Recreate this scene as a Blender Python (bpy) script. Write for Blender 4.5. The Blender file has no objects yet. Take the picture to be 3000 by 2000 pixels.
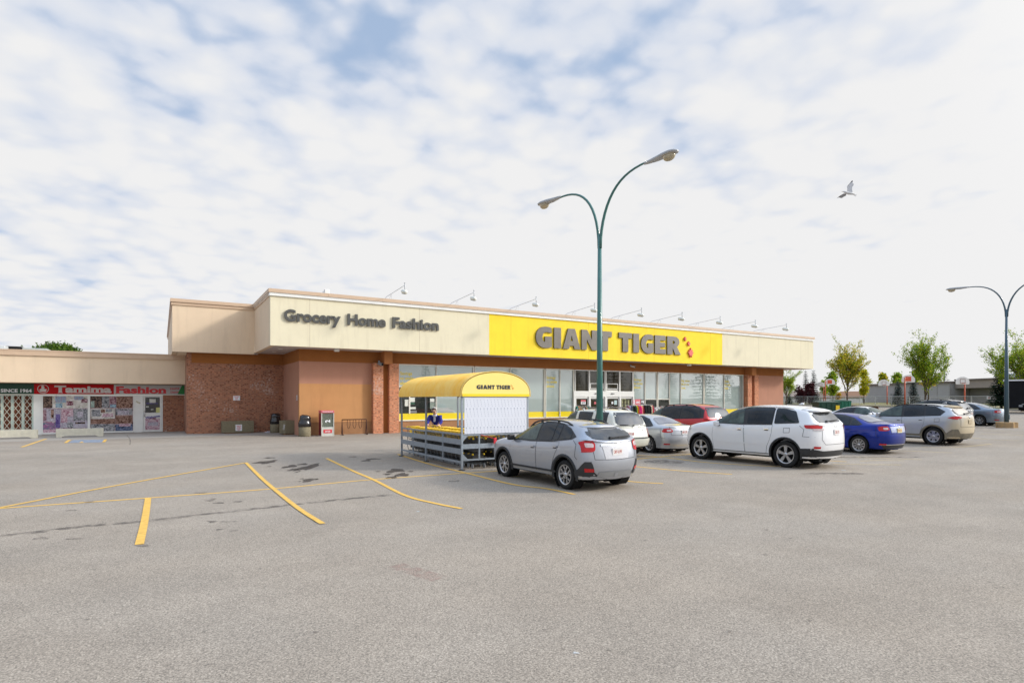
import bpy, bmesh, math, random
from mathutils import Vector, Matrix
from mathutils.bvhtree import BVHTree
S = bpy.context.scene
COL = S.collection
rad = math.radians
PI = math.pi
# ---------------------------------------------------------------- camera
H = 2.1            # eye height
F0 = 1719.4        # focal length in photo pixels (3000 wide)
VH = 1167.0        # horizon row of the photo
YAW = rad(30.88)
SY, CY = math.sin(YAW), math.cos(YAW)
cam = bpy.data.objects.new('camera', bpy.data.cameras.new('camera'))
COL.objects.link(cam)
cam.location = (0, 0, H)
cam.rotation_euler = (PI/2, 0, -YAW)
cam.data.sensor_width = 36
cam.data.lens = 36*F0/3000
cam.data.shift_y = (VH-1000)/3000
cam.data.clip_end = 5000
S.camera = cam
# ---------------------------------------------------------------- sky, sun, exposure
SUN_AZ, SUN_EL = rad(58), rad(27)       # azimuth from the facade normal towards +X
sdir = Vector((math.sin(SUN_AZ)*math.cos(SUN_EL), -math.cos(SUN_AZ)*math.cos(SUN_EL), math.sin(SUN_EL)))
W = bpy.data.worlds.new('World'); S.world = W; W.use_nodes = True
nt = W.node_tree; nt.nodes.clear()
def N(t, nt=nt, **k):
    n = nt.nodes.new(t)
    for a, b in k.items(): setattr(n, a, b)
    return n
def build_sky():
    L = nt.links.new
    out = N('ShaderNodeOutputWorld'); bg = N('ShaderNodeBackground'); bg.inputs[1].default_value = 0.1
    sky = N('ShaderNodeTexSky', sky_type='NISHITA', sun_disc=False)
    sky.sun_elevation = SUN_EL; sky.sun_rotation = math.atan2(sdir.x, sdir.y)
    tc = N('ShaderNodeTexCoord')
    nrm = N('ShaderNodeVectorMath', operation='NORMALIZE'); L(tc.outputs['Generated'], nrm.inputs[0])
    sep = N('ShaderNodeSeparateXYZ'); L(nrm.outputs[0], sep.inputs[0])
    def M(op, a, b=None, c=None):
        m = N('ShaderNodeMath', operation=op)
        for i, v in enumerate((a, b, c)):
            if v is None: continue
            if hasattr(v, 'is_linked'): L(v, m.inputs[i])
            else: m.inputs[i].default_value = v
        return m.outputs[0]
    zc = M('MAXIMUM', sep.outputs[2], 0.0)
    den = M('ADD', zc, 0.16)
    px = M('DIVIDE', sep.outputs[0], den); py = M('DIVIDE', sep.outputs[1], den)
    comb = N('ShaderNodeCombineXYZ'); L(px, comb.inputs[0]); L(py, comb.inputs[1])
    def noise(sc, det, rough, off, dist=0.0):
        mp = N('ShaderNodeMapping'); mp.inputs['Location'].default_value = off; L(comb.outputs[0], mp.inputs[0])
        n = N('ShaderNodeTexNoise'); n.inputs['Scale'].default_value = sc; n.inputs['Detail'].default_value = det
        n.inputs['Roughness'].default_value = rough; n.inputs['Distortion'].default_value = dist
        L(mp.outputs[0], n.inputs[0]); return n.outputs[0]
    wrp = N('ShaderNodeTexNoise'); wrp.inputs['Scale'].default_value = 3.0; wrp.inputs['Detail'].default_value = 4; wrp.inputs['Roughness'].default_value = .6; L(comb.outputs[0], wrp.inputs[0])
    add = N('ShaderNodeVectorMath', operation='MULTIPLY_ADD'); L(wrp.outputs[1], add.inputs[0]); add.inputs[1].default_value = (.14, .14, 0); L(comb.outputs[0], add.inputs[2])
    def cells(sc, sm):
        v = N('ShaderNodeTexVoronoi', feature='SMOOTH_F1'); v.inputs['Scale'].default_value = sc; v.inputs['Smoothness'].default_value = sm; L(add.outputs[0], v.inputs['Vector']); return M('SUBTRACT', .42, v.outputs[0])
    big = noise(1.3, 3, .5, (3.1, 1.7, 0)); fine = noise(7.0, 7, .55, (0, 0, 4.0), .2); mid = noise(2.6, 4, .55, (7, 2, 1.0), .3)
    puff = M('ADD', M('MULTIPLY', cells(7.0, .5), .95), M('MULTIPLY', cells(14.0, .5), .6))
    # cloud cover grows towards +X (to the right) and towards the horizon; a thinner gap overhead to the north
    right = M('MULTIPLY', px, .17); low = M('MULTIPLY', M('SUBTRACT', .47, zc), .95)
    dx = M('SUBTRACT', px, .30); dy = M('SUBTRACT', py, 1.12)
    gap = M('MULTIPLY', M('POWER', 2.718, M('MULTIPLY', M('ADD', M('MULTIPLY', dx, dx), M('MULTIPLY', M('MULTIPLY', dy, dy), 2.0)), -5.0)), -.36)
    soft = M('ADD', M('MULTIPLY', puff, .80), M('MULTIPLY', M('SUBTRACT', fine, .5), .6))
    wide = M('ADD', M('MULTIPLY', M('SUBTRACT', big, .5), .9), M('MULTIPLY', M('SUBTRACT', mid, .5), .9))
    cov = M('ADD', M('ADD', soft, wide), M('ADD', M('ADD', right, low), M('ADD', gap, .29)))
    mr = N('ShaderNodeMapRange', interpolation_type='SMOOTHSTEP'); mr.inputs['From Min'].default_value = -.35; mr.inputs['From Max'].default_value = .12
    L(cov, mr.inputs[0])
    tone = N('ShaderNodeMapRange', interpolation_type='SMOOTHSTEP'); tone.inputs['From Min'].default_value = -.12; tone.inputs['From Max'].default_value = .62; L(cov, tone.inputs[0])
    cr = N('ShaderNodeMix', data_type='RGBA')
    L(tone.outputs[0], cr.inputs[0]); cr.inputs[6].default_value = (5.75, 6.2, 7.1, 1); cr.inputs[7].default_value = (7.4, 7.38, 7.4, 1)
    b2 = N('ShaderNodeMix', data_type='RGBA'); b2.inputs[0].default_value = .85; L(sky.outputs[0], b2.inputs[6]); b2.inputs[7].default_value = (3.6, 4.7, 6.5, 1)
    mix0 = N('ShaderNodeMix', data_type='RGBA'); L(mr.outputs[0], mix0.inputs[0]); L(b2.outputs[2], mix0.inputs[6]); L(cr.outputs[2], mix0.inputs[7])
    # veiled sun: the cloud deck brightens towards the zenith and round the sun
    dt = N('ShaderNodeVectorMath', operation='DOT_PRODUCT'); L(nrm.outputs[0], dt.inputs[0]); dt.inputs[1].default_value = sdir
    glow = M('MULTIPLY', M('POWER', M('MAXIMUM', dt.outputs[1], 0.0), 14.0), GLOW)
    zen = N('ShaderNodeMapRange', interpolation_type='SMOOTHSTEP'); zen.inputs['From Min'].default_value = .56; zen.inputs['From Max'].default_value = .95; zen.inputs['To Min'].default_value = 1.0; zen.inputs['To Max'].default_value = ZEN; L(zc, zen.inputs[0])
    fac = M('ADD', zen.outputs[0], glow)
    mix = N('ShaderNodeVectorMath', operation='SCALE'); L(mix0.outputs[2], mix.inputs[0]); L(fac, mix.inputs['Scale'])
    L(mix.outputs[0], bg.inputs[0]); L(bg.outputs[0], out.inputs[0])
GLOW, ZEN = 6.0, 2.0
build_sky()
sun = bpy.data.objects.new('sun', bpy.data.lights.new('sun', 'SUN')); COL.objects.link(sun)
sun.data.energy = 2.0; sun.data.angle = rad(7); sun.data.color = (1.0, .93, .82)
sun.rotation_euler = sdir.to_track_quat('Z', 'Y').to_euler()
S.view_settings.view_transform = 'Standard'; S.view_settings.look = 'None'
S.view_settings.exposure = 0.24; S.view_settings.gamma = 1.0

# ---------------------------------------------------------------- picture-to-place geometry
def gz(x):                                   # the lot climbs gently to the right
    t = .021*(math.log(1+math.exp(min((x-24)*.6, 50)))/.6)
    return 1.2 - math.log(1+math.exp((1.2-t)*6))/6 if t > .3 else t
def DP(u, d, z=0):                           # point at depth d under/over photo column u
    t = (u-1500)/F0
    return Vector((d*(SY+CY*t), d*(CY-SY*t), z))
def GP(u, v):                                # point on the ground at a photo pixel
    z = 0.0
    for _ in range(30):
        d = (H-z)*F0/(v-VH); p = DP(u, d); z = .5*z+.5*gz(p.x)
    p.z = z; return p
def XY(u, Y):                                # X on the plane y=Y at photo column u
    t = (u-1500)/F0
    return Y*(SY+CY*t)/(CY-SY*t)
def ZY(u, v, Y):                             # height on the plane y=Y
    t = (u-1500)/F0
    return H+(VH-v)/F0*Y/(CY-SY*t)
def ZD(v, d): return H+(VH-v)/F0*d

# ---------------------------------------------------------------- materials
MATS = {}
def mat(name, col, rough=.6, metal=0.0, noise=None, bump=None, coat=0, spec=.5, alpha=None, stretch=None, island=None, emit=None, trans=0):
    if name in MATS: return MATS[name]
    if rough >= .7 and spec == .5: spec = .2
    m = bpy.data.materials.new(name); MATS[name] = m; m.use_nodes = True
    t = m.node_tree; b = t.nodes['Principled BSDF']; L = t.links.new
    b.inputs['Base Color'].default_value = (*col, 1); b.inputs['Roughness'].default_value = rough
    b.inputs['Metallic'].default_value = metal; b.inputs['Coat Weight'].default_value = coat
    b.inputs['Coat Roughness'].default_value = .04; b.inputs['Specular IOR Level'].default_value = spec
    if trans: b.inputs['Transmission Weight'].default_value = trans
    m.diffuse_color = (*col, 1)
    src = None
    if noise or bump or stretch:
        tc = t.nodes.new('ShaderNodeTexCoord'); mp = t.nodes.new('ShaderNodeMapping'); L(tc.outputs['Object'], mp.inputs[0])
        if stretch: mp.inputs['Scale'].default_value = stretch
        src = mp.outputs[0]
    if noise:                                # (scale, amount[, second colour])
        n = t.nodes.new('ShaderNodeTexNoise'); n.inputs['Scale'].default_value = noise[0]; n.inputs['Detail'].default_value = 6; n.inputs['Roughness'].default_value = .62; L(src, n.inputs[0])
        mr = t.nodes.new('ShaderNodeMapRange'); mr.inputs['From Min'].default_value = .3; mr.inputs['From Max'].default_value = .7; L(n.outputs[0], mr.inputs[0])
        mx = t.nodes.new('ShaderNodeMix'); mx.data_type = 'RGBA'; L(mr.outputs[0], mx.inputs[0])
        a = noise[1]
        if len(noise) > 2: c2 = noise[2]; mx.inputs[6].default_value = (*col, 1); mx.inputs[7].default_value = (*c2, 1)
        else:
            mx.inputs[6].default_value = (*[c*(1-a) for c in col], 1); mx.inputs[7].default_value = (*[min(1, c*(1+a)) for c in col], 1)
        L(mx.outputs[2], b.inputs['Base Color'])
    if island:                               # colours spread over loose pieces (leaves)
        g = t.nodes.new('ShaderNodeNewGeometry'); cr = t.nodes.new('ShaderNodeValToRGB')
        while len(cr.color_ramp.elements) < len(island): cr.color_ramp.elements.new(.5)
        for i, c in enumerate(island):
            e = cr.color_ramp.elements[i]; e.position = i/(len(island)-1); e.color = (*c, 1)
        L(g.outputs['Random Per Island'], cr.inputs[0]); L(cr.outputs[0], b.inputs['Base Color'])
    if bump:
        n = t.nodes.new('ShaderNodeTexNoise'); n.inputs['Scale'].default_value = bump[0]; n.inputs['Detail'].default_value = 4; L(src, n.inputs[0])
        bp = t.nodes.new('ShaderNodeBump'); bp.inputs['Strength'].default_value = bump[1]; bp.inputs['Distance'].default_value = .01; L(n.outputs[0], bp.inputs['Height']); L(bp.outputs[0], b.inputs['Normal'])
    if emit: b.inputs['Emission Color'].default_value = (*emit[0], 1); b.inputs['Emission Strength'].default_value = emit[1]
    return m

# ---------------------------------------------------------------- mesh building
class MB:
    def __init__(s): s.bm = bmesh.new()
    def box(s, x0, x1, y0, y1, z0, z1, mi=0):
        vs = [s.bm.verts.new(p) for p in ((x0,y0,z0),(x1,y0,z0),(x1,y1,z0),(x0,y1,z0),(x0,y0,z1),(x1,y0,z1),(x1,y1,z1),(x0,y1,z1))]
        for q in ((3,2,1,0),(4,5,6,7),(0,1,5,4),(1,2,6,5),(2,3,7,6),(3,0,4,7)):
            s.bm.faces.new([vs[i] for i in q]).material_index = mi
        return s
    def obox(s, c, ax, hx, hy, hz, mi=0):    # box round c, ax = rotation matrix 3x3
        vs = [s.bm.verts.new(Vector(c)+ax @ Vector((a*hx, b*hy, d*hz))) for d in (-1,1) for a, b in ((-1,-1),(1,-1),(1,1),(-1,1))]
        for q in ((3,2,1,0),(4,5,6,7),(0,1,5,4),(1,2,6,5),(2,3,7,6),(3,0,4,7)):
            s.bm.faces.new([vs[i] for i in q]).material_index = mi
        return s
    def bar(s, p, q, w, h=None, mi=0, up=(0,0,1)):   # rectangular bar between two points
        p, q = Vector(p), Vector(q); d = q-p; z = d.normalized(); u = Vector(up)
        if abs(z.dot(u)) > .95: u = Vector((0,1,0))
        x = z.cross(u).normalized(); y = x.cross(z)
        return s.obox((p+q)/2, Matrix((x, y, z)).transposed(), w/2, (h or w)/2, d.length/2, mi)
    def ring(s, c, x, y, r, n, ph=0):
        return [s.bm.verts.new(c+x*(r*math.cos(ph+2*PI*i/n))+y*(r*math.sin(ph+2*PI*i/n))) for i in range(n)]
    def path(s, pts, rs, n=8, mi=0, caps=True, closed=False):   # tube along points
        pts = [Vector(p) for p in pts]
        if not isinstance(rs, (list, tuple)): rs = [rs]*len(pts)
        rings = []; prev = None; m = len(pts)
        for i, p in enumerate(pts):
            if closed: d = pts[(i+1) % m]-pts[i-1]
            else: d = (pts[min(i+1, m-1)]-pts[max(i-1, 0)])
            d.normalize()
            if prev is None:
                u = Vector((0,0,1)) if abs(d.z) < .9 else Vector((1,0,0)); x = d.cross(u).normalized()
            else: x = (prev-d*prev.dot(d)).normalized()
            prev = x; y = d.cross(x)
            rings.append(s.ring(p, x, y, rs[i], n, PI/n))
        k = m if closed else m-1
        for i in range(k):
            a, b = rings[i], rings[(i+1) % m]
            for j in range(n):
                f = s.bm.faces.new((a[j], a[(j+1) % n], b[(j+1) % n], b[j])); f.material_index = mi; f.smooth = n > 6
        if caps and not closed:
            s.bm.faces.new(rings[0][::-1]).material_index = mi; s.bm.faces.new(rings[-1]).material_index = mi
        return s
    def lathe(s, prof, c=(0,0,0), ax='Z', n=16, mi=0, smooth=True, sx=1, sy=1, caps=True):   # profile (r, h)
        c = Vector(c); rs = []
        for r, h in prof:
            ring = []
            for i in range(n):
                a = 2*PI*i/n; p = (r*math.cos(a)*sx, r*math.sin(a)*sy, h)
                if ax == 'Y': p = (p[0], p[2], p[1])
                if ax == 'X': p = (p[2], p[0], p[1])
                ring.append(s.bm.verts.new(c+Vector(p)))
            rs.append(ring)
        for a, b in zip(rs, rs[1:]):
            for j in range(n):
                f = s.bm.faces.new((a[j], a[(j+1) % n], b[(j+1) % n], b[j])); f.material_index = mi; f.smooth = smooth
        for r in ((rs[0], rs[-1]) if caps else ()):
            try: s.bm.faces.new(r).material_index = mi
            except Exception: pass
        return s
    def prism(s, poly, p0, p1, fn, mi=0):    # polygon (a,b) extruded between offsets p0,p1; fn(a,b,p)->xyz
        A = [s.bm.verts.new(fn(a, b, p0)) for a, b in poly]; B = [s.bm.verts.new(fn(a, b, p1)) for a, b in poly]
        n = len(poly)
        for i in range(n): s.bm.faces.new((A[i], A[(i+1) % n], B[(i+1) % n], B[i])).material_index = mi
        s.bm.faces.new(A[::-1]).material_index = mi; s.bm.faces.new(B).material_index = mi
        return s
    def face(s, pts, mi=0):
        f = s.bm.faces.new([s.bm.verts.new(p) for p in pts]); f.material_index = mi; return f
    def mesh(s, me, M=None, mi=0):           # append another mesh
        M = M or Matrix(); vs = [s.bm.verts.new(M @ v.co) for v in me.vertices]
        for p in me.polygons:
            try: f = s.bm.faces.new([vs[i] for i in p.vertices]); f.material_index = mi
            except Exception: pass
        return s
    def bevel(s, w, seg=2):
        bmesh.ops.bevel(s.bm, geom=[e for e in s.bm.edges], offset=w, segments=seg, affect='EDGES', profile=.5, clamp_overlap=True); return s
    def build(s, name, mats, parent=None, rel=True, recalc=True, smooth=False, **tags):
        if recalc: bmesh.ops.recalc_face_normals(s.bm, faces=s.bm.faces)
        if parent is not None and rel:
            o = parent; off = Vector((0,0,0))
            while o is not None: off += o.location; o = o.parent
            bmesh.ops.translate(s.bm, verts=s.bm.verts, vec=-off)
        if smooth:
            for f in s.bm.faces: f.smooth = True
        me = bpy.data.meshes.new(name); s.bm.to_mesh(me); s.bm.free()
        for m in (mats if isinstance(mats, (list, tuple)) else [mats]): me.materials.append(m)
        ob = bpy.data.objects.new(name, me); COL.objects.link(ob)
        if parent is not None: ob.parent = parent
        for k, v in tags.items(): ob[k] = v
        return ob
def center_origin(ob):                       # puts a single-mesh thing's origin at its base
    me = ob.data; xs = [v.co for v in me.vertices]
    c = Vector(((min(v.x for v in xs)+max(v.x for v in xs))/2, (min(v.y for v in xs)+max(v.y for v in xs))/2, min(v.z for v in xs)))
    me.transform(Matrix.Translation(-c)); ob.location = c; return ob
def thing(name, label, cat, loc=(0,0,0), rz=0, group=None):
    o = bpy.data.objects.new(name, None); COL.objects.link(o); o.location = loc; o.rotation_euler = (0,0,rz); o.empty_display_size = .2
    o['label'] = label; o['category'] = cat
    if group: o['group'] = group
    return o
def tag(o, label, cat, group=None):
    o['label'] = label; o['category'] = cat
    if group: o['group'] = group
    return o
def struct(o): o['kind'] = 'structure'; return o
KIDS = {}
def kids(o): return [c for c in COL.objects if c.parent == o]
def dup(root, loc, rz=None, label=None, scale=None):
    def cp(o, par):
        c = o.copy(); COL.objects.link(c)
        if par is not None: c.parent = par
        for k in kids(o): cp(k, c)
        return c
    r = cp(root, None); r.location = loc
    if rz is not None: r.rotation_euler = (0,0,rz)
    if label: r['label'] = label
    if scale: r.scale = scale
    return r
# ---------------------------------------------------------------- lettering
def curve_mesh(cu):
    ob = bpy.data.objects.new('tmp', cu); COL.objects.link(ob)
    dg = bpy.context.evaluated_depsgraph_get(); ev = ob.evaluated_get(dg)
    me = bpy.data.meshes.new_from_object(ev); bpy.data.objects.remove(ob); return me
def glyph_mesh(txt, bold=.0, depth=0.0, space=1.0):
    cu = bpy.data.curves.new('t', 'FONT'); cu.body = txt; cu.size = 1; cu.offset = bold; cu.extrude = depth/2; cu.space_character = space; cu.resolution_u = 4
    return curve_mesh(cu)
def mb(me): xs = [v.co.x for v in me.vertices]; ys = [v.co.y for v in me.vertices]; return min(xs), max(xs), min(ys), max(ys)
def text_on(M, txt, w, bold=.02, h=None, depth=.0):
    """text as mesh, centred at origin of M, glyph plane = XY of M; fitted to width w (and height h)"""
    me = glyph_mesh(txt, bold, 1.0 if depth else 0); x0, x1, y0, y1 = mb(me)
    sx = w/(x1-x0); sy = sx if h is None else h/(y1-y0)
    me.transform(Matrix.Diagonal((sx, sy, depth or 1, 1)) @ Matrix.Translation((-(x0+x1)/2, -(y0+y1)/2, 0)))
    me.transform(M); return me
FRONT = lambda x, y, z: Matrix.Translation((x, y, z)) @ Matrix.Rotation(PI/2, 4, 'X')     # faces -Y
LET = {
 'I': ([(0,0),(0,1),(.34,1),(.34,0)],),
 'T': ([(0,1),(.8,1),(.8,.72),(.57,.72),(.57,0),(.23,0),(.23,.72),(0,.72)],),
 'A': ([(0,0),(.3,1),(.7,1),(1.02,0),(.67,0),(.62,.16),(.4,.16),(.35,0)], [(.44,.4),(.57,.4),(.505,.68)]),
 'N': ([(0,0),(0,1),(.32,1),(.6,.5),(.6,1),(.9,1),(.9,0),(.6,0),(.3,.53),(.3,0)],),
 'E': ([(0,0),(0,1),(.7,1),(.7,.74),(.34,.74),(.34,.62),(.66,.62),(.66,.38),(.34,.38),(.34,.26),(.72,.26),(.72,0)],),
 'R': ([(0,0),(0,1),(.42,1),(.6,.97),(.73,.87),(.78,.71),(.74,.56),(.62,.43),(.86,0),(.5,0),(.36,.34),(.34,.34),(.34,0)], [(.34,.76),(.41,.76),(.46,.73),(.475,.68),(.46,.62),(.41,.59),(.34,.59)]),
 'G': ([(.86,.96),(.7,1),(.5,1.01),(.3,.97),(.13,.85),(.03,.68),(0,.48),(.03,.29),(.14,.12),(.3,.02),(.5,-.02),(.7,0),(.88,.05),(.88,.54),(.5,.54),(.5,.27),(.43,.29),(.37,.37),(.35,.5),(.38,.63),(.46,.72),(.6,.75),(.86,.72)],),
}
def block_letter(ch, depth):
    cu = bpy.data.curves.new('t', 'CURVE'); cu.dimensions = '2D'; cu.fill_mode = 'BOTH'; cu.extrude = depth/2
    for poly in LET[ch]:
        sp = cu.splines.new('POLY'); sp.points.add(len(poly)-1); sp.use_cyclic_u = True
        for p, (a, b) in zip(sp.points, poly): p.co = (a, b, 0, 1)
    return curve_mesh(cu)
def leaf_poly():
    r = [1,.55,.8,.5,.9,.45,.62,.4,.75,.3,.75,.4,.62,.45,.9,.5,.8,.55]
    return [(r[i]*math.sin(2*PI*i/18)*.5, r[i]*math.cos(2*PI*i/18)*.5) for i in range(18)]
# ---------------------------------------------------------------- materials used widely
M_cream = mat('cream stucco', (.74,.68,.50), .85, noise=(1.2,.03), bump=(60,.15))
M_yel = mat('yellow stucco', (.93,.68,.045), .7, noise=(1.5,.04), bump=(60,.12))
M_tan = mat('tan stucco', (.74,.585,.42), .85, noise=(1.0,.035), bump=(60,.15))
M_cope = mat('beige metal coping', (.58,.42,.29), .5, noise=(2,.05))
M_white = mat('white painted metal', (.78,.78,.75), .45, noise=(3,.04))
M_soff = mat('grey soffit', (.52,.46,.44), .8, noise=(1,.05))
M_brown = mat('rust brown paint', (.33,.125,.035), .8, noise=(1.5,.07), bump=(40,.15))
M_mauve = mat('pinkish brown stucco', (.46,.235,.16), .85, noise=(1.2,.04), bump=(60,.2))
M_orange = mat('orange brown stucco', (.53,.27,.115), .85, noise=(1.3,.05), bump=(60,.2))
M_dkbrown = mat('brown plinth paint', (.36,.185,.09), .85, noise=(1.6,.1))
M_trim = mat('aluminium window frame', (.74,.72,.64), .4, noise=(4,.03))
M_dark = mat('black plastic', (.02,.02,.022), .45)
M_black = mat('matt black', (.012,.012,.012), .8)
M_signw = mat('white sign face', (.75,.76,.78), .5)
M_red = mat('red sign ink', (.62,.02,.03), .5)
M_ink = mat('dark ink', (.03,.03,.035), .6)
M_conc = mat('pale concrete', (.55,.52,.42), .9, noise=(6,.12), bump=(30,.5))
M_gal = mat('galvanised steel', (.29,.33,.37), .45, .4, noise=(12,.14))
M_chrome = mat('chrome', (.75,.75,.76), .12, 1)
M_yelp = mat('yellow plastic', (.88,.60,.02), .4)
def brick_mat(name, mortar, ca, cb, white, dk=1.0):
    m = bpy.data.materials.new(name); m.use_nodes = True; t = m.node_tree; L = t.links.new; b = t.nodes['Principled BSDF']; b.inputs['Roughness'].default_value = .9
    def n(k, **kw):
        q = t.nodes.new(k)
        for a, c in kw.items(): setattr(q, a, c)
        return q
    tc = n('ShaderNodeTexCoord'); sp = n('ShaderNodeSeparateXYZ'); L(tc.outputs['Object'], sp.inputs[0])
    ad = n('ShaderNodeMath', operation='ADD'); L(sp.outputs[0], ad.inputs[0]); L(sp.outputs[1], ad.inputs[1])
    cb_ = n('ShaderNodeCombineXYZ'); L(ad.outputs[0], cb_.inputs[0]); L(sp.outputs[2], cb_.inputs[1])
    br = n('ShaderNodeTexBrick'); L(cb_.outputs[0], br.inputs[0]); br.inputs['Scale'].default_value = 1
    br.inputs['Brick Width'].default_value = .21; br.inputs['Row Height'].default_value = .078; br.inputs['Mortar Size'].default_value = .009; br.inputs['Mortar Smooth'].default_value = .2; br.inputs['Bias'].default_value = -.25
    br.inputs['Color1'].default_value = (*ca, 1); br.inputs['Color2'].default_value = (*cb, 1); br.inputs['Mortar'].default_value = (*mortar, 1)
    # per-brick tone
    sn = n('ShaderNodeVectorMath', operation='SNAP'); L(cb_.outputs[0], sn.inputs[0]); sn.inputs[1].default_value = (.105,.078,1)
    wn = n('ShaderNodeTexWhiteNoise', noise_dimensions='2D'); L(sn.outputs[0], wn.inputs['Vector'])
    cr = n('ShaderNodeValToRGB'); e = cr.color_ramp.elements; e[0].position = 0; e[0].color = (.30*dk,.22*dk,.20*dk,1); e[1].position = 1; e[1].color = (1.25,1.05,.95,1)
    x = cr.color_ramp.elements.new(.16); x.color = (min(1,.45*dk),min(1,.36*dk),min(1,.34*dk),1); x = cr.color_ramp.elements.new(.2); x.color = (.85,.8,.8,1)
    L(wn.outputs[0], cr.inputs[0])
    mu = n('ShaderNodeMix', data_type='RGBA', blend_type='MULTIPLY'); mf = n('ShaderNodeMath', operation='SUBTRACT'); mf.inputs[0].default_value = 1; L(br.outputs['Fac'], mf.inputs[1]); L(mf.outputs[0], mu.inputs[0])
    L(br.outputs[0], mu.inputs[6]); L(cr.outputs[0], mu.inputs[7])
    # pale efflorescence in patches
    n1 = n('ShaderNodeTexNoise'); n1.inputs['Scale'].default_value = .55; n1.inputs['Detail'].default_value = 2; L(cb_.outputs[0], n1.inputs[0])
    n2 = n('ShaderNodeTexNoise'); n2.inputs['Scale'].default_value = 9; n2.inputs['Detail'].default_value = 3; L(cb_.outputs[0], n2.inputs[0])
    s1 = n('ShaderNodeMath', operation='ADD'); L(n1.outputs[0], s1.inputs[0]); L(n2.outputs[0], s1.inputs[1])
    mr = n('ShaderNodeMapRange'); mr.inputs['From Min'].default_value = 1.10; mr.inputs['From Max'].default_value = 1.3; mr.inputs['To Max'].default_value = white; L(s1.outputs[0], mr.inputs[0])
    mx = n('ShaderNodeMix', data_type='RGBA'); L(mr.outputs[0], mx.inputs[0]); L(mu.outputs[2], mx.inputs[6]); mx.inputs[7].default_value = (.55,.42,.36,1)
    L(mx.outputs[2], b.inputs['Base Color'])
    bp = n('ShaderNodeBump'); bp.inputs['Strength'].default_value = .5; bp.inputs['Distance'].default_value = .008; L(mf.outputs[0], bp.inputs['Height']); L(bp.outputs[0], b.inputs['Normal'])
    MATS[name] = m; return m
M_brick = brick_mat('weathered red brick', (.36,.21,.14), (.37,.180,.105), (.29,.125,.075), .8, 1.6)
M_brick2 = brick_mat('pillar brick', (.48,.27,.17), (.56,.26,.14), (.46,.19,.10), .7, 2.0)
def film_glass(name, col, rough, mixv):
    m = mat(name, col, rough, spec=.6, coat=.0, noise=(.5,.05)); return m
M_frost = mat('frosted window film', (.29,.36,.34), .35, noise=(.4,.05), coat=1.0, spec=.5)
MATS['frosted window film'].node_tree.nodes['Principled BSDF'].inputs['Coat Roughness'].default_value = .0; M_frost.node_tree.nodes['Principled BSDF'].inputs['Coat IOR'].default_value = 2.3
M_glass = mat('dark shop glass', (.020,.024,.020), .02, noise=(1.5,.5), spec=.8)
M_clear = mat('deep window glass', (.035,.030,.018), .02, noise=(3,.6), spec=.6)

# ================================================================ GROUND
def asphalt():
    m = bpy.data.materials.new('weathered asphalt'); m.use_nodes = True; t = m.node_tree; L = t.links.new; b = t.nodes['Principled BSDF']
    b.inputs['Roughness'].default_value = .92; b.inputs['Specular IOR Level'].default_value = .25
    def n(k, **kw):
        q = t.nodes.new(k)
        for a, c in kw.items(): setattr(q, a, c)
        return q
    tc = n('ShaderNodeTexCoord')
    def no(s, d, r=.6):
        q = n('ShaderNodeTexNoise'); q.inputs['Scale'].default_value = s; q.inputs['Detail'].default_value = d; q.inputs['Roughness'].default_value = r; L(tc.outputs['Object'], q.inputs[0]); return q.outputs[0]
    def mr(x, a, b_, c, d):
        q = n('ShaderNodeMapRange'); q.inputs['From Min'].default_value = a; q.inputs['From Max'].default_value = b_; q.inputs['To Min'].default_value = c; q.inputs['To Max'].default_value = d; L(x, q.inputs[0]); return q.outputs[0]
    def mul(x, y):
        q = n('ShaderNodeMath', operation='MULTIPLY'); L(x, q.inputs[0]); L(y, q.inputs[1]); return q.outputs[0]
    big = mr(no(.12, 4), .3, .7, .90, 1.08); mid = mr(no(.7, 6, .72), .3, .7, .88, 1.08)
    grain = mr(no(58, 3, .75), .32, .68, .60, 1.40)
    v = n('ShaderNodeTexVoronoi'); v.inputs['Scale'].default_value = 80; L(tc.outputs['Object'], v.inputs['Vector'])
    agg = mr(v.outputs['Color'], 0, 1, .60, 1.42)
    # tyre polish / dirt streaks along x
    mp = n('ShaderNodeMapping'); mp.inputs['Scale'].default_value = (.05,.55,1); L(tc.outputs['Object'], mp.inputs[0])
    st = n('ShaderNodeTexNoise'); st.inputs['Scale'].default_value = 1; st.inputs['Detail'].default_value = 6; L(mp.outputs[0], st.inputs[0])
    streak = mr(st.outputs[0], .3, .7, .93, 1.05)
    # small dark pits
    pv = n('ShaderNodeTexVoronoi'); pv.inputs['Scale'].default_value = 2.6; L(tc.outputs['Object'], pv.inputs['Vector'])
    pit = mr(pv.outputs['Distance'], .03, .06, .62, 1.0)
    f = mul(mul(mul(big, mid), mul(grain, agg)), mul(streak, pit))
    c = n('ShaderNodeMix', data_type='RGBA'); c.inputs[0].default_value = 1; c.blend_type = 'MULTIPLY'
    tint = n('ShaderNodeMix', data_type='RGBA'); L(mr(no(.25, 2), .35, .65, 0, 1), tint.inputs[0]); tint.inputs[6].default_value = (.335,.285,.228,1); tint.inputs[7].default_value = (.322,.280,.230,1)
    cf = n('ShaderNodeCombineXYZ'); [L(f, cf.inputs[i]) for i in range(3)]
    L(tint.outputs[2], c.inputs[6]); L(cf.outputs[0], c.inputs[7]); L(c.outputs[2], b.inputs['Base Color'])
    bp = n('ShaderNodeBump'); bp.inputs['Strength'].default_value = .45; bp.inputs['Distance'].default_value = .006; L(no(75, 2), bp.inputs['Height']); L(bp.outputs[0], b.inputs['Normal'])
    MATS['weathered asphalt'] = m; return m
M_asph = asphalt()
M_line = mat('worn yellow line paint', (.74,.45,.105), .8, noise=(9,.16))
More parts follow.
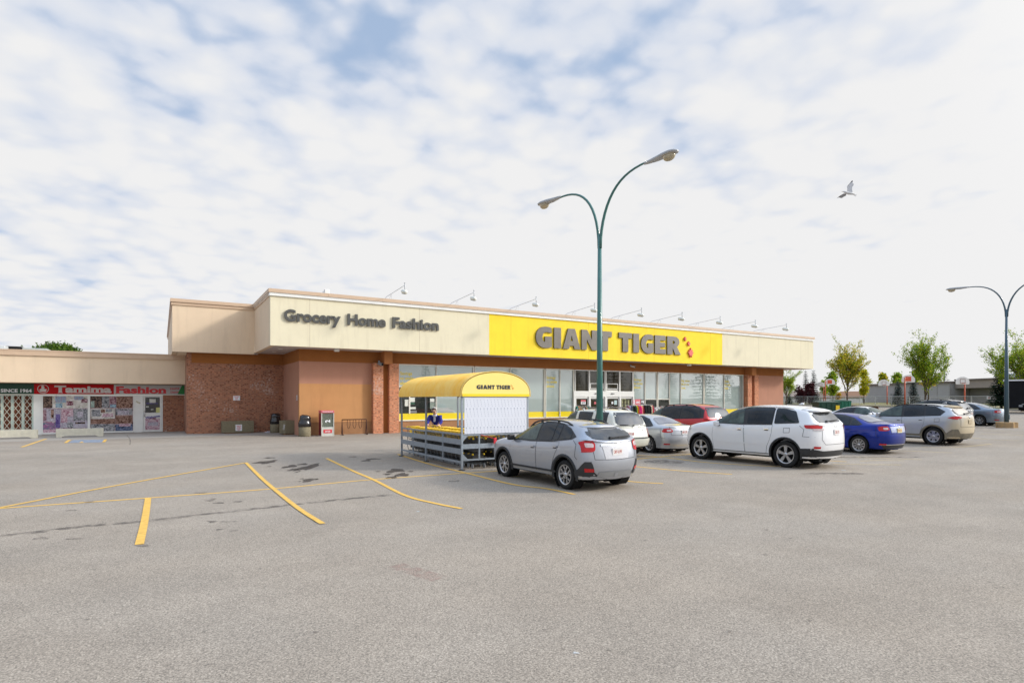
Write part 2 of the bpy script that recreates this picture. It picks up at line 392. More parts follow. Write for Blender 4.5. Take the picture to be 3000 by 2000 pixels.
M_oldline = mat('faded tan line paint', (.50,.38,.20), .9, noise=(9,.2))
M_blue = mat('faded blue paint', (.25,.29,.35), .85, noise=(7,.25))
def stain_mat(name, col, a0, a1, sc=3.0):
    m = mat(name, col, .7, noise=(4,.2)); t = m.node_tree; b = t.nodes['Principled BSDF']
    tc = t.nodes.new('ShaderNodeTexCoord'); n = t.nodes.new('ShaderNodeTexNoise'); n.inputs['Scale'].default_value = sc; n.inputs['Detail'].default_value = 6; t.links.new(tc.outputs['Object'], n.inputs[0])
    mr = t.nodes.new('ShaderNodeMapRange'); mr.inputs['From Min'].default_value = .38; mr.inputs['From Max'].default_value = .62; mr.inputs['To Min'].default_value = a0; mr.inputs['To Max'].default_value = a1
    t.links.new(n.outputs[0], mr.inputs[0]); t.links.new(mr.outputs[0], b.inputs['Alpha']); return m
M_oil = stain_mat('oil stain', (.085,.068,.055), .45, .95, 6)
M_seam = stain_mat('dirty seam', (.15,.13,.11), .0, .62, 5)
M_pink = stain_mat('faded red scuff', (.42,.24,.20), .0, .28, 8)
M_pale = stain_mat('pale chalk mark', (.6,.62,.62), .0, .8, 14)
def ground():
    xs = [-1500,-400,-150,-80,-40]+list(range(-30,20,5))+[20+i*1.5 for i in range(50)]+[100,115,140,200,400,1500]
    ys = [-1500,-300,-90,-40]+list(range(-30,80,10))+[90,120,200,400,1500]
    m = MB(); g = [[m.bm.verts.new((x, y, gz(x))) for y in ys] for x in xs]
    for i in range(len(xs)-1):
        for j in range(len(ys)-1):
            f = m.bm.faces.new((g[i][j], g[i+1][j], g[i+1][j+1], g[i][j+1])); f.smooth = True
    return struct(m.build('parking_lot', M_asph))
ground()
def sheet(poly, dz, n=1):                    # ground-hugging polygon
    return [(p[0], p[1], gz(p[0])+dz) for p in poly]
def strip(m, pts, w, dz):
    pts = [Vector((p[0], p[1], 0)) for p in pts]
    fine = []
    for a, b in zip(pts, pts[1:]):
        k = max(1, int((b-a).length/1.2)); fine += [a.lerp(b, i/k) for i in range(k)]
    fine.append(pts[-1]); L, R = [], []
    for i, p in enumerate(fine):
        d = (fine[min(i+1, len(fine)-1)]-fine[max(i-1, 0)]).normalized(); nn = Vector((-d.y, d.x, 0))*w/2
        for arr, q in ((L, p+nn), (R, p-nn)): arr.append(m.bm.verts.new((q.x, q.y, gz(q.x)+dz)))
    for i in range(len(fine)-1): m.bm.faces.new((L[i], R[i], R[i+1], L[i+1]))
def curve_pts(px):                           # smooth line through photo pixels on the ground
    p = [GP(*q) for q in px]
    if len(p) < 3: return p
    out = []
    for i in range(len(p)-1):
        a = p[max(i-1, 0)]; b = p[i]; c = p[i+1]; d = p[min(i+2, len(p)-1)]
        for k in range(6):
            t = k/6; out.append(.5*((2*b)+(c-a)*t+(2*a-5*b+4*c-d)*t*t+(3*b-a-3*c+d)*t**3))
    out.append(p[-1]); return out
K = lambda x, y: (x/1.568, 1250+y/1.568)
def lines():
    def one(px, w, dz=.004, m_=M_line, nm='stall_line'):
        m = MB(); strip(m, curve_pts(px), w, dz); struct(m.build(nm, m_))
    one([(0,1487), K(560,265), K(1130,165)], .10, .008)                   # slanting hatch line
    one([(-60,1493), (0,1488.5), K(700,325), K(1265,283), K(1710,242), (1441,1380), (1480,1377)], .10, .004)
    one([(434,1459), K(665,430), K(640,541)], .115, .008)
    one([K(1130,165), K(1200,235), K(1290,312), K(1380,382), K(1482,446)], .10, .012)
    one([K(1500,145), K(1620,202), K(1720,245), K(1860,315), K(2000,352), K(2120,376)], .10, .008)
    one([K(1828,126), K(1975,172), K(2140,212), K(2352,264), (1600,1431), (1683,1448)], .10, .008)
    one([(1737,1395), (1850,1410), (1943,1416)], .10, .004)
    one([(1860,1366), (2000,1379), (2145,1389)], .10, .004)
    one([(1870,1333), (1960,1341), (2090,1356), (2315,1368)], .10, .004)
    one([(1850,1346), (1930,1338), (2060,1327)], .10, .008)                # spine, right part
    one([(2150,1322), (2280,1340), (2480,1352)], .09, .004)
    for k, px in enumerate([[(2435,1338),(2560,1341),(2700,1346)], [(2600,1318),(2700,1322),(2790,1326)], [(2520,1350),(2580,1348),(2650,1349)], [(2560,1306),(2760,1308),(2905,1299)], [(2700,1309),(2800,1310),(2905,1300)],
                            [(2840,1281),(2900,1287),(2985,1290)], [(2870,1270),(2950,1273),(3060,1276)], [(2880,1262),(2960,1264),(3060,1266)], [(2640,1361),(2500,1360),(2440,1359)]]):
        if k in (3,): continue
        one(px, .09, .004, M_oldline)
    one([(64,1309.5), (135,1285.3)], .13, .008)
    m = MB(); m.face([(*GP(a, b)[:2], .008) for a, b in ((200,1297),(300,1295.5),(306,1287.5),(217,1288.5))]); struct(m.build('accessible_bay_marking', M_blue))
    m = MB()
    for q in (((187,1297.5),(196,1297.5),(208,1288.7),(199,1288.7)), ((299,1295.2),(308,1295),(314,1287.3),(305,1287.6)), ((232,1296.5),(240,1293),(246,1296.3))): m.face([(*GP(a, b)[:2], .012) for a, b in q])
    struct(m.build('bay_border_marking', M_line))
lines()
def stains():
    rnd = random.Random(5)
    def blob(m, u, v, ru, rv, dz, k=16):
        c = GP(u, v); d = (c.x*SY+c.y*CY)
        a = ru*d/F0; b = rv*d*d/((H-c.z)*F0); ph = rnd.random()*6; pts = []
        for i in range(k):
            t = 2*PI*i/k; r = 1+.22*math.sin(3*t+ph)+.14*math.sin(5*t+2*ph)+rnd.uniform(-.12,.12)
            l, f = a*r*math.cos(t), b*r*math.sin(t)
            x, y = c.x+l*CY+f*SY, c.y-l*SY+f*CY; pts.append((x, y, gz(x)+dz))
        m.face(pts)
    B = [[(335,228,110,22),(380,175,65,6),(380,282,22,5)], [(640,282,72,20),(680,322,58,14),(735,350,16,14)], [(870,290,88,44),(800,255,60,10)], [(885,452,72,24),(790,437,25,5),(760,470,18,4),(980,448,22,4)],
         [(1600,208,56,10),(1690,188,90,6),(1430,162,50,4)], [(1960,335,100,24),(2040,388,88,22),(1915,420,66,14),(1860,380,46,10),(1745,345,30,5),(2150,345,40,5)]]
    for g in B:
        m = MB()
        for i, (x, y, a, b) in enumerate(g): blob(m, 700+x/4.276, 1300+y/4.276, a/4.276, b/4.276, .005+.001*i)
        struct(m.build('oil_stain', M_oil))
    m = MB(); i = 0
    for x, y, a, b in [(960,335,36,6),(1005,349,26,4),(1095,343,20,3),(1015,436,66,5),(1010,472,20,3),(1080,477,18,3),(190,512,36,6),(345,514,44,4),(330,384,26,3),(410,346,18,4),(925,303,34,3),(402,886,11,4),(1450,945,13,5),(960,1095,24,8),(1292,1027,10,4),(2097,1028,9,4),(1193,654,6,2),(550,620,18,3),(430,655,22,3),(665,547,30,4),(2085,248,24,6),(1165,912,7,3)]:
        i += 1; blob(m, x/1.568, 1250+y/1.568, a/1.568, b/1.568, .005+.0002*i, 12)
    for x, y, a, b in [(1163,588,11,4),(425,757,9,4),(160,937,18,5),(1000,942,12,5),(1368,893,9,4),(1168,474,10,2),(610,523,12,2),(1500,215,160,4),(690,160,90,8),(1280,513,8,2),(1560,140,330,1.6),(1830,140,60,1.3)]:
        i += 1; blob(m, 1500+x/1.568, 1250+y/1.568, a/1.568, b/1.568, .005+.0002*i, 12)
    struct(m.build('dark_spots', M_seam))
    m = MB(); strip(m, curve_pts([K(0,500), K(150,485), K(400,455), K(640,435), K(1000,395), K(1500,340), K(1800,312)]), .20, .003); struct(m.build('asphalt_seam', M_seam))
    m = MB(); strip(m, curve_pts([K(1815,635), K(1880,655), K(1960,680), K(2020,698)]), .25, .004); struct(m.build('red_scuff', M_pink))
    m = MB()
    for u, v, a, b in ((1687,1913,9,3),(2470,1377,8,1.5),(1225,1498,5,1.5),(1937,1384,3,1)): blob(m, u, v, a, b, .006)
    struct(m.build('pale_marks', M_pale))
stains()
# concrete walk in front of the shops
def walk():
    M_walk = mat('pale concrete walk', (.36,.325,.28), .95, noise=(1.5,.08), bump=(30,.2))
    m = MB(); m.face([(-25,38.2,.004),(6.7,36.3,.004),(6.7,43.6,.004),(-25,43.6,.004)][::1]); struct(m.build('concrete_walk', M_walk))
    m = MB(); m.face([(6.71,33.7,.004),(11.4,33.9,.004),(11.4,34.6,.004),(6.71,34.6,.004)]); m.face([(11.41,33.9,.004),(36,33.2,gz(36)+.004),(36,34.6,gz(36)+.004),(11.41,34.6,.004)]); struct(m.build('concrete_walk', M_walk))
    m = MB(); strip(m, curve_pts([(372,1275),(380,1285),(382,1295),(380,1303)]), .05, .009); strip(m, [(-2,38.2),(0,38.5),(3,38.0),(6,37.9)], .03, .009); struct(m.build('pavement_crack', M_seam))
walk()

# ================================================================ STORE BUILDING
YF, YW, YB = 32.8, 34.6, 39.6       # fascia face, window wall, brick wall
X0, X1 = 4.9, 52.6                  # fascia ends
ZS, ZT, ZC = 4.88, 7.48, 7.84       # soffit, fascia top, coping top
XR = 50.7
B = thing('store_building', 'single storey discount store with cream and yellow fascia over brick pillars and shop windows', 'building', (6.7, YW, 0))
def part(m, name, mats, **k): return m.build(name, mats, B, **k)
xa, xb = XY(1433, YF), XY(2116, YF)
m = MB(); m.box(X0, xa, YF, YF+.25, ZS, ZT); part(m, 'cream_fascia', M_cream)
m = MB(); m.box(xa, xb, YF-.003, YF+.25, ZS, ZT); part(m, 'yellow_fascia', M_yel)
m = MB(); m.box(xb, X1, YF, YF+.25, ZS, ZT); part(m, 'cream_fascia', M_cream)
m = MB(); m.box(X0, X0+.25, YF+.253, 38.9, ZS-.002, ZT); part(m, 'side_fascia', M_tan); m = MB(); m.box(X1-.25, X1, YF+.253, 60, ZS-.002, ZT); part(m, 'side_fascia', M_tan)
m = MB(); m.box(.55, X0-.002, 38.9, 39.15, ZS-.08, ZT); m.box(.55, .8, 39.153, 62, ZS-.08, ZT); part(m, 'tan_fascia', M_tan)
def grime(m, amt, col, sc=(.9,.9,.10)):
    t = m.node_tree; L = t.links.new; b = t.nodes['Principled BSDF']; old = b.inputs['Base Color'].links[0].from_socket
    tc = t.nodes.new('ShaderNodeTexCoord'); mp = t.nodes.new('ShaderNodeMapping'); mp.inputs['Scale'].default_value = sc; L(tc.outputs['Object'], mp.inputs[0])
    n = t.nodes.new('ShaderNodeTexNoise'); n.inputs['Scale'].default_value = 3.0; n.inputs['Detail'].default_value = 7; n.inputs['Roughness'].default_value = .7; L(mp.outputs[0], n.inputs[0])
    mr = t.nodes.new('ShaderNodeMapRange'); mr.inputs['From Min'].default_value = .52; mr.inputs['From Max'].default_value = .78; mr.inputs['To Max'].default_value = amt; L(n.outputs[0], mr.inputs[0])
    mx = t.nodes.new('ShaderNodeMix'); mx.data_type = 'RGBA'; L(mr.outputs[0], mx.inputs[0]); L(old, mx.inputs[6]); mx.inputs[7].default_value = (*col, 1); L(mx.outputs[2], b.inputs['Base Color'])
grime(M_cream, .40, (.50,.44,.32)); grime(M_yel, .30, (.62,.40,.05)); grime(M_tan, .35, (.48,.37,.26)); grime(M_mauve, .4, (.32,.16,.11)); grime(M_orange, .4, (.36,.17,.08)); grime(M_dkbrown, .6, (.20,.11,.06), (1,1,1))
M_joint = mat('cream panel joint', (.45,.38,.28), .9)  # slightly darker strip colour for the joints between cream panels
m = MB()
for u in (907.6, 1229.2, 2222.6, 2346): x = XY(u, YF); m.box(x-.008, x+.008, YF-.002, YF, ZS, ZT)
part(m, 'panel_joints', M_joint)
M_jy = mat('yellow panel joint', (.62,.42,.05), .9)
m = MB()
for u in (1497, 1724.5, 1916.6, 2081.6): x = XY(u, YF-.003); m.box(x-.01, x+.01, YF-.005, YF-.003, ZS, ZT)
part(m, 'panel_joints', M_jy)
# coping: beige cap, white band on the front
def coping_run(m, x0, x1, y0, y1, z0, z1): m.box(x0, x1, y0, y1, z0, z1)
m = MB(); seg = 3.05; x = X0-.10
while x < X1+.1:
    x2 = min(x+seg, X1+.1); m.box(x+.004, x2-.004, YF-.12, YF+.30, ZC-.19, ZC); x = x2
m.box(X0-.10, X0+.30, YF+.30, 38.78, ZC-.19, ZC); m.box(X1-.3, X1+.1, YF+.30, 62, ZC-.19, ZC); part(m, 'coping', M_cope)
m = MB(); m.box(X0-.05, X1+.05, YF-.08, YF+.25, ZT, ZC-.19); m.box(X0-.07, X0+.25, YF+.25, 38.8, ZC-.23, ZC-.19); part(m, 'white_flashing', M_white)
m = MB(); m.box(.45, X0+.3, 38.78, 39.2, ZC-.19, ZC); m.box(.50, X0, 38.84, 39.15, ZT, ZC-.19); m.box(X0-.04, X0+.25, YF+.25, 38.84, ZT, ZC-.23)
m.box(.45, .85, 39.2, 62, ZC-.19, ZC); m.box(.50, .8, 39.15, 62, ZT, ZC-.19); part(m, 'coping', M_cope)
m = MB(); m.box(.85, X0+.3, 39.15, 62, ZT-.3, ZT-.1); m.box(X0+.25, X1-.25, YF+.25, 62, ZT-.3, ZT-.1); part(m, 'roof', M_soff)
m = MB(); m.box(X0+.25, X1-.25, YF+.25, YW+.2, ZS+.02, ZS+.1); m.box(X0+.25, 6.72, YW+.2, 39.6, ZS+.02, ZS+.1); m.box(.8, X0+.25, 39.15, 39.6, ZS-.06, ZS+.02); m.box(XR, X1-.25, YW+.2, 60, ZS+.02, ZS+.1); part(m, 'soffit', M_soff)
# soffit downlights
for x, y in ((5.8,35.2),(5.8,37.4)): m = MB(); m.lathe([(.13,ZS+.0),(.13,ZS+.03)], (x,y,0), n=12); part(m, 'downlight', M_white)
# walls
m = MB(); m.box(1.3, 6.75, YB, YB+.3, 0, 4.22); m.box(1.3, 1.6, YB+.302, 43.3, 0, 4.9); m.box(1.3, 1.55, YB-.002, YB, 4.22, 4.84); part(m, 'brick_wall', M_brick)
m = MB(); m.box(.82, 1.29, YB-.01, 61.5, 4.72, 7.15); part(m, 'upper_side_wall', M_tan)
m = MB(); m.box(1.55, 6.72, YB-.03, YB+.25, 4.22, 4.9); part(m, 'brown_band', M_brown)
m = MB(); m.box(6.7, XY(1094,YW), YW, YW+.25, 2.95, 4.22); m.box(6.7, 6.95, YW+.251, YB, 0, 4.22); part(m, 'mauve_wall', M_mauve)
m = MB(); m.box(6.7, XY(1094,YW), YW+.001, YW+.25, .74, 2.95); part(m, 'orange_wall', M_orange)
m = MB(); m.box(6.702, XY(1094,YW), YW-.02, YW+.25, 0, .70); m.box(6.702, XY(1094,YW), YW-.035, YW+.25, .70, .74); part(m, 'plinth', M_dkbrown)
m = MB(); m.box(6.68, XR, YW-.03, YW+.3, 4.22, 4.9); m.box(6.68, 6.9, YW+.3, YB-.04, 4.22, 4.9); part(m, 'brown_band', M_brown)
# pillars
pil = [(1094,1123),(1141,1169),(2191,2203),(2211,2223)]
for i, (a, b) in enumerate(pil):
    yf = YW-.36 if i < 2 else YW-.42
    m = MB(); m.box(XY(a,yf), XY(b,yf), yf, YW+.1, 0, 4.22); part(m, 'brick_pillar', M_brick2)
m = MB()
for a, b in ((1123,1141),(2203,2211)):
    m.box(XY(a,YW-.36)-.01, XY(b,YW-.36)+.1, YW-.05, YW+.1, 0, 4.22)
part(m, 'pillar_recess', M_brown)
m = MB(); m.box(XY(1126.5,33.8), XY(1150,33.8), 33.8, YW-.031, 4.16, ZS+.02); part(m, 'beam_end', mat('orange brown paint', (.42,.17,.06), .8, noise=(2,.06))); m = MB(); m.box(XY(2204,33.8), XY(2216,33.8), 33.8, YW-.031, 4.16, ZS+.02); part(m, 'beam_end', mat('orange brown paint', (.42,.17,.06), .8, noise=(2,.06)))
xe = XY(2223, YW-.42)
m = MB(); m.box(xe+.001, XR, YW, YW+.25, 0, 4.22); m.box(XR-.25, XR, YW+.251, 60, 0, 4.9); part(m, 'mauve_wall', M_mauve)
# shop windows -------------------------------------------------------
SILL, YT, WT = .78, 1.17, 4.16
xl, xr = XY(1169,YW), XY(2177,YW)
m = MB(); xd0, xd1 = XY(1679,YW), XY(1856,YW)
m.box(xl-.05, xd0, YW-.005, YW+.2, 0, SILL-.06); m.box(xd1, xr+.15, YW-.005, YW+.2, 0, SILL-.06); part(m, 'brown_sill_wall', M_dkbrown)
M_wtxt = mat('yellow window lettering', (.72,.56,.02), .6); M_yfilm = mat('yellow window film', (.80,.62,.01), .35, coat=.5)
edges = [1169,1278,1389,1494,1596,1640,1681.5]; edgesR = [1853.5,1889,1925.5,1961,1994,2062,2121,2177]
wide = {1389,1596,1681.5,1853.5,1925.5,2062}
texts = {1169:("Savings\nto smile\nabout.",), 1596:("Savings\nto smile\nabout.",), 1853.5:("Savings\nto smile\nabout.",), 1994:("Big value.\nMore to\nlove.",), 2121:("Smile.\nIt's the\nlittle",)}
def vis_text(M, lines_, h, w, bold=.03):
    mm = MB()
    for i, s in enumerate(lines_):
        me = glyph_mesh(s, bold); x0, x1, y0, y1 = mb(me)
        sc = h/ .72
        me.transform(Matrix.Diagonal((sc, sc, 1, 1)) @ Matrix.Translation((-x0, 0, 0)))
        me.transform(M @ Matrix.Translation((0, -i*h*1.75, 0))); mm.mesh(me)
    return mm
for E in (edges, edgesR):
    for a, b in zip(E, E[1:]):
        x0 = XY(a,YW)+(.09 if a in wide else .04); x1 = XY(b,YW)-(.09 if b in wide else .04)
        if a == 1169: x0 = XY(1169,YW)
        m = MB(); t_ = .05
        m.box(x0-t_, x0, YW-.04, YW+.10, SILL, WT); m.box(x1, x1+t_, YW-.04, YW+.10, SILL, WT)
        m.box(x0-t_, x1+t_, YW-.04, YW+.10, WT, WT+.07); m.box(x0-t_, x1+t_, YW-.06, YW+.10, SILL-.07, SILL)
        low = {1169:3.02, 1889:1.78+.25, 1925.5:1.78+.25}.get(a)
        if a in (1889, 1925.5): low = ZY(1900, 1169, YW)
        if a == 1169: low = ZY(1180, 1132, YW)
        if low: m.box(x0, x1, YW-.02, YW+.08, low-.03, low+.03)
        if a == 1169: xm = XY(1200,YW); m.box(xm-.04, xm+.04, YW-.02, YW+.08, YT, low-.03)
        w = part(m, 'shop_window', M_trim)
        zb = (low+.03) if low else YT
        m = MB(); m.box(x0, x1, YW+.03, YW+.05, zb, WT); m.build('frosted_pane', M_frost, w)
        if low:
            m = MB(); m.box(x0, x1, YW+.03, YW+.05, YT, low-.03); m.build('clear_pane', M_glass, w)
        m = MB(); m.box(x0, x1, YW+.02, YW+.05, SILL, YT); m.build('yellow_strip', M_yfilm, w)
        if a in texts:
            hh = .20; yy = {1169:1095, 1596:1107, 1853.5:1113, 1994:1116, 2121:1118}[a]
            M = FRONT(x0+.08, YW+.026, ZY(a, yy, YW)-.05)
            ls = texts[a][0].split('\n')
            [vis_text(M @ Matrix.Translation((0,-i*hh*1.5,0)), [l_], hh, 1.5, .02).build('window_lettering', M_wtxt, w) for i, l_ in enumerate(ls)]
# posters in the first clear pane
w1 = [o for o in COL.objects if o.name.startswith('shop_window')][0]
def poster(par, u0, u1, v0, v1, mt, name='poster', y=YW+.026):
    m = MB(); m.box(XY(u0,y), XY(u1,y), y-.002, y, ZY(u0,v1,y), ZY(u0,v0,y)); return m.build(name, mt, par)
M_pap = mat('paper notice', (.66,.68,.62), .7, noise=(6,.08)); M_grn = mat('dark green print', (.03,.10,.06), .6); M_redp = mat('red poster', (.60,.12,.14), .6)
poster(w1, 1186,1198,1170,1189.5, M_pap); poster(w1, 1202,1215.5,1164,1177, M_pap); poster(w1, 1202,1215,1178.5,1184, M_grn); poster(w1, 1202,1218,1192,1198, M_pap); poster(w1, 1202,1221,1202,1210, mat('grey counter print', (.2,.2,.2),.7)); poster(w1, 1260,1273,1167,1177, M_pap); poster(w1, 1260,1276,1179,1197, mat('grey green print',(.25,.3,.26),.7, noise=(9,.3)))
# entrance -------------------------------------------------------
gx = gz(30)
ZH0, ZH1 = ZY(1720,1162,YW), ZY(1720,1145,YW)
cols = [(1685,1724),(1727.5,1770.5),(1776,1813),(1817,1852)]
for k, (a, b) in enumerate(cols):
    x0, x1 = XY(a,YW), XY(b,YW)
    m = MB(); m.box(x0-.06, x0, YW-.05, YW+.10, ZH1, WT+.06); m.box(x1, x1+.06, YW-.05, YW+.10, ZH1, WT+.06); m.box(x0, x1, YW-.05, YW+.10, WT, WT+.06)
    if k in (1, 2):
        za, zb2 = ZY(1740,1137,YW), ZY(1740,1124,YW); m.box(x0+.05, x1-.1, YW-.01, YW+.02, za-.05, za); m.box(x0+.05, x1-.1, YW-.01, YW+.02, zb2, zb2+.05); m.box(x0+.05, x0+.1, YW-.01, YW+.02, za, zb2); m.box(x1-.15, x1-.1, YW-.01, YW+.02, za, zb2)
        m.box(x0, x1-.1, YW+.0, YW+.022, ZH1, za-.12)
    w = part(m, 'transom_window', M_white)
    m = MB(); m.box(x0, x1, YW+.03, YW+.05, ZH1, WT); m.build('pane', M_clear, w)
m = MB(); m.box(xd0, xd1, YW-.09, YW+.10, ZH0, ZH1); 
for a in (1681.5, 1725.7, 1773, 1815, 1854): x = XY(a,YW); m.box(x-.07, x+.07, YW-.09, YW+.10, gx-.1, ZH0)
part(m, 'door_frame', M_white)
m = MB()
for u in (1747, 1795): x = XY(u,YW-.1); m.box(x-.14, x+.14, YW-.16, YW-.09, ZY(u,1153.5,YW), ZY(u,1151.5,YW))
part(m, 'door_sensors', M_dark)
for k, (a, b) in enumerate(cols):
    x0, x1 = XY(a,YW)+.03, XY(b,YW)-.03
    m = MB(); m.box(x0, x0+.06, YW-.02, YW+.06, gx, ZH0-.01); m.box(x1-.06, x1, YW-.02, YW+.06, gx, ZH0-.01); m.box(x0+.06, x1-.06, YW-.02, YW+.06, ZH0-.13, ZH0-.01); m.box(x0+.06, x1-.06, YW-.02, YW+.06, gx, gx+.15)
    d = part(m, 'entrance_door', M_white)
    m = MB(); m.box(x0+.06, x1-.06, YW+.01, YW+.03, gx+.15, ZH0-.13); m.build('pane', M_clear, d)
    yq = YW+.008
    if k == 0: poster(d, 1702,1716,1171,1176, M_redp, y=yq); poster(d, 1702,1716,1176.2,1184, M_signw, y=yq); m = MB(); m.mesh(text_on(FRONT(XY(1709,yq), yq-.003, ZY(1709,1180,yq)), "$30", .3)); m.build('price', M_ink, d)
    if k == 1: m = MB(); m.lathe([(.1,-.002),(.1,.002)], (XY(1743.5,yq), yq, ZY(1743,1180,yq)), ax='Y', n=16); m.build('red_sticker', M_redp, d)
    if k == 2: m = MB(); m.lathe([(.1,-.002),(.1,.002)], (XY(1794,yq), yq, ZY(1794,1179.5,yq)), ax='Y', n=16); m.build('white_sticker', M_signw, d); poster(d, 1799.5,1807.5,1172,1185, mat('pale blue notice',(.45,.6,.6),.6), y=yq)
    if k == 3:
        m = MB(); m.mesh(text_on(FRONT(XY(1828,yq), yq-.003, ZY(1828,1168.5,yq)), "Store Hours", .42, h=.09))
        for r in range(6):
            for c in range(3): uu = 1821+c*9; x = XY(uu,yq); z = ZY(uu, 1173+r*4, yq); m.box(x, x+.16, yq-.003, yq, z-.02, z+.02)
        m.build('opening_hours', mat('pale yellow lettering',(.6,.62,.35),.6), d)
# junction box + cameras on the building
def cam_box(u, v, Y, w, h, dpt, label, name='security_camera', m_=M_white):
    x = XY(u, Y); z = ZY(u, v, Y); r = thing(name, label, 'security camera', (x, Y, z))
    m = MB(); m.box(x-.05, x+.05, Y-.06, Y, z+h*.2, z+h*.5); m.build('bracket', M_gal, r)
    m = MB(); m.bar((x, Y-.02, z+.05), (x+dpt*.5, Y-dpt, z-.04), w, w*.8); m.build('housing', m_, r)
    m = MB(); m.bar((x+dpt*.5, Y-dpt, z-.04), (x+dpt*.52, Y-dpt-.02, z-.045), w*.7, w*.6); m.build('lens', M_black, r); return r
cam_box(1847, 1074, YW-.03, .13, .3, .35, 'beige security camera on the brown band above the entrance doors', m_=M_trim)
cam_box(1110, 1066, YW-.36, .2, .4, .25, 'grey security camera at the top of the left brick pillar', m_=M_gal)
for u, v, lb in ((988,1023,'small white box light under the soffit above the orange wall'), (2023,1068,'small white box light under the soffit of the yellow fascia')):
    Yq = 33.3; x = XY(u,Yq); m = MB(); m.box(x-.13, x+.13, Yq, Yq+.25, ZS-.14, ZS+.02); m.bevel(.02); tag(center_origin(m.build('soffit_light', M_white)), lb, 'light')
# ---------------------------------------------------------------- wall signs
M_gt = mat('charcoal letter face', (.18,.158,.13), .3, noise=(3,.12), coat=.3); M_let = mat('dark grey letter', (.075,.075,.07), .45)
M_side = mat('letter return', (.03,.02,.015), .5)
sg = thing('wall_sign', 'large charcoal block letters reading GIANT TIGER with red leaves on the yellow fascia', 'sign', (XY(1571,YF), YF, 5.5))
zb0, zt0 = ZY(1590,1018,YF), ZY(1590,957,YF)
rng = [('G',280,465),('I',490,570),('A',592,792),('N',806,984),('T',1004,1153),('T',1235,1385),('I',1400,1467),('G',1490,1632),('E',1648,1775),('R',1790,1945)]
for ch, a, b in rng:
    x0, x1 = XY(1500+a/3.92,YF-.16), XY(1500+b/3.92,YF-.16); me = block_letter(ch, .09); bx = mb(me)
    me.transform(Matrix.Diagonal(((x1-x0)/(bx[1]-bx[0]), zt0-zb0, 1, 1)) @ Matrix.Translation((-bx[0], 0, 0)))
    me.transform(FRONT(x0, YF-.06, zb0)); m = MB(); m.mesh(me)
    for f in m.bm.faces: f.material_index = 0 if abs(f.normal.y) > .5 or abs(f.calc_center_median().y-(YF-.105)) < .002 else 1
    m.build('letter', [M_gt, M_side], sg)
M_leaf = mat('red leaf plaque', (.72,.12,.10), .5)
for x, y, s in ((1992,288,.30),(2033,343,.34),(2055,450,.68)):
    u, v = 1500+x/3.92, 920+y/3.92; cx, cz = XY(u,YF-.1), ZY(u,v,YF-.1)
    m = MB(); m.prism([(a*s*1.15, b*s*1.3) for a, b in leaf_poly()], YF-.12, YF-.01, lambda a, b, p: (cx+a, p, cz+b)); m.build('leaf_emblem', M_leaf, sg)
sg2 = thing('wall_sign', 'dark grey rounded letters reading Grocery Home Fashion on the cream fascia', 'sign', (XY(833,YF), YF, 6.1))
def word(par, s, xa_, xb_, zbase, ch_, yq, depth, mt, bold):
    full = glyph_mesh(s, bold); fb = mb(full); sx = (xb_-xa_)/(fb[1]-fb[0]); H1 = mb(glyph_mesh('H', bold)); sz = ch_/(H1[3]-H1[2])
    for i, c in enumerate(s):
        if c == ' ': continue
        g = glyph_mesh(c, bold, 1.0); gb = mb(g); e = mb(glyph_mesh(s[:i+1], bold))[1]
        g.transform(Matrix.Translation((e-(gb[1]-gb[0])-gb[0]-fb[0], -H1[2], 0))); g.transform(Matrix.Diagonal((sx, sz, depth, 1))); g.transform(FRONT(xa_, yq, zbase))
        m = MB(); m.mesh(g); m.build('letter', mt, par)
for s, a, b in (('Grocery',832.9,999),('Home',1019.3,1131.2),('Fashion',1151.4,1286.7)):
    word(sg2, s, XY(a,YF-.15), XY(b,YF-.15), ZY(850,941.4,YF), .63, YF-.07, .07, M_let, .036)
# small notices
def notice(u0, u1, v0, v1, Y, rows, label, name='wall_notice', mt=M_signw):
    x0, x1, z0, z1 = XY(u0,Y), XY(u1,Y), ZY(u0,v1,Y), ZY(u0,v0,Y); r = thing(name, label, 'sign', (x0, Y, z0))
    m = MB(); m.box(x0, x1, Y-.02, Y, z0, z1); m.build('board', mt, r)
    m = MB(); k = len(rows)
    for i, s in enumerate(rows):
        hh = (z1-z0)/(k*1.9); m.mesh(text_on(FRONT((x0+x1)/2, Y-.023, z1-(i+.75)*(z1-z0)/(k+.5)), s[0], (x1-x0)*s[1], .03, hh))
    m.build('lettering', M_red, r); return r
notice(683,703,1159,1172.5,YB-.003,[("PARKING",.75),("FOR",.4),("ONLY",.4)],'white notice with red writing on the brick wall')
m = MB(); x = 6.7; r_ = thing('wall_notice', 'narrow white upright number plate on the mauve side wall', 'sign', (6.7, 35.4, 2.0))
y0, y1 = 35.15, 35.35; z1_ = ZY(868,1157,35.2); z0_ = ZY(868,1172.5,35.2)
m.box(6.685, 6.7, y0, y1, z0_, z1_); m.build('board', M_signw, r_)
m = MB()
for i, c in enumerate("7402"): m.mesh(text_on(Matrix.Translation((6.683, (y0+y1)/2, z1_-.05-i*(z1_-z0_)/4.2)) @ Matrix.Rotation(-PI/2, 4, 'Z') @ Matrix.Rotation(PI/2, 4, 'X'), c, .08))
m.build('digits', M_ink, r_)
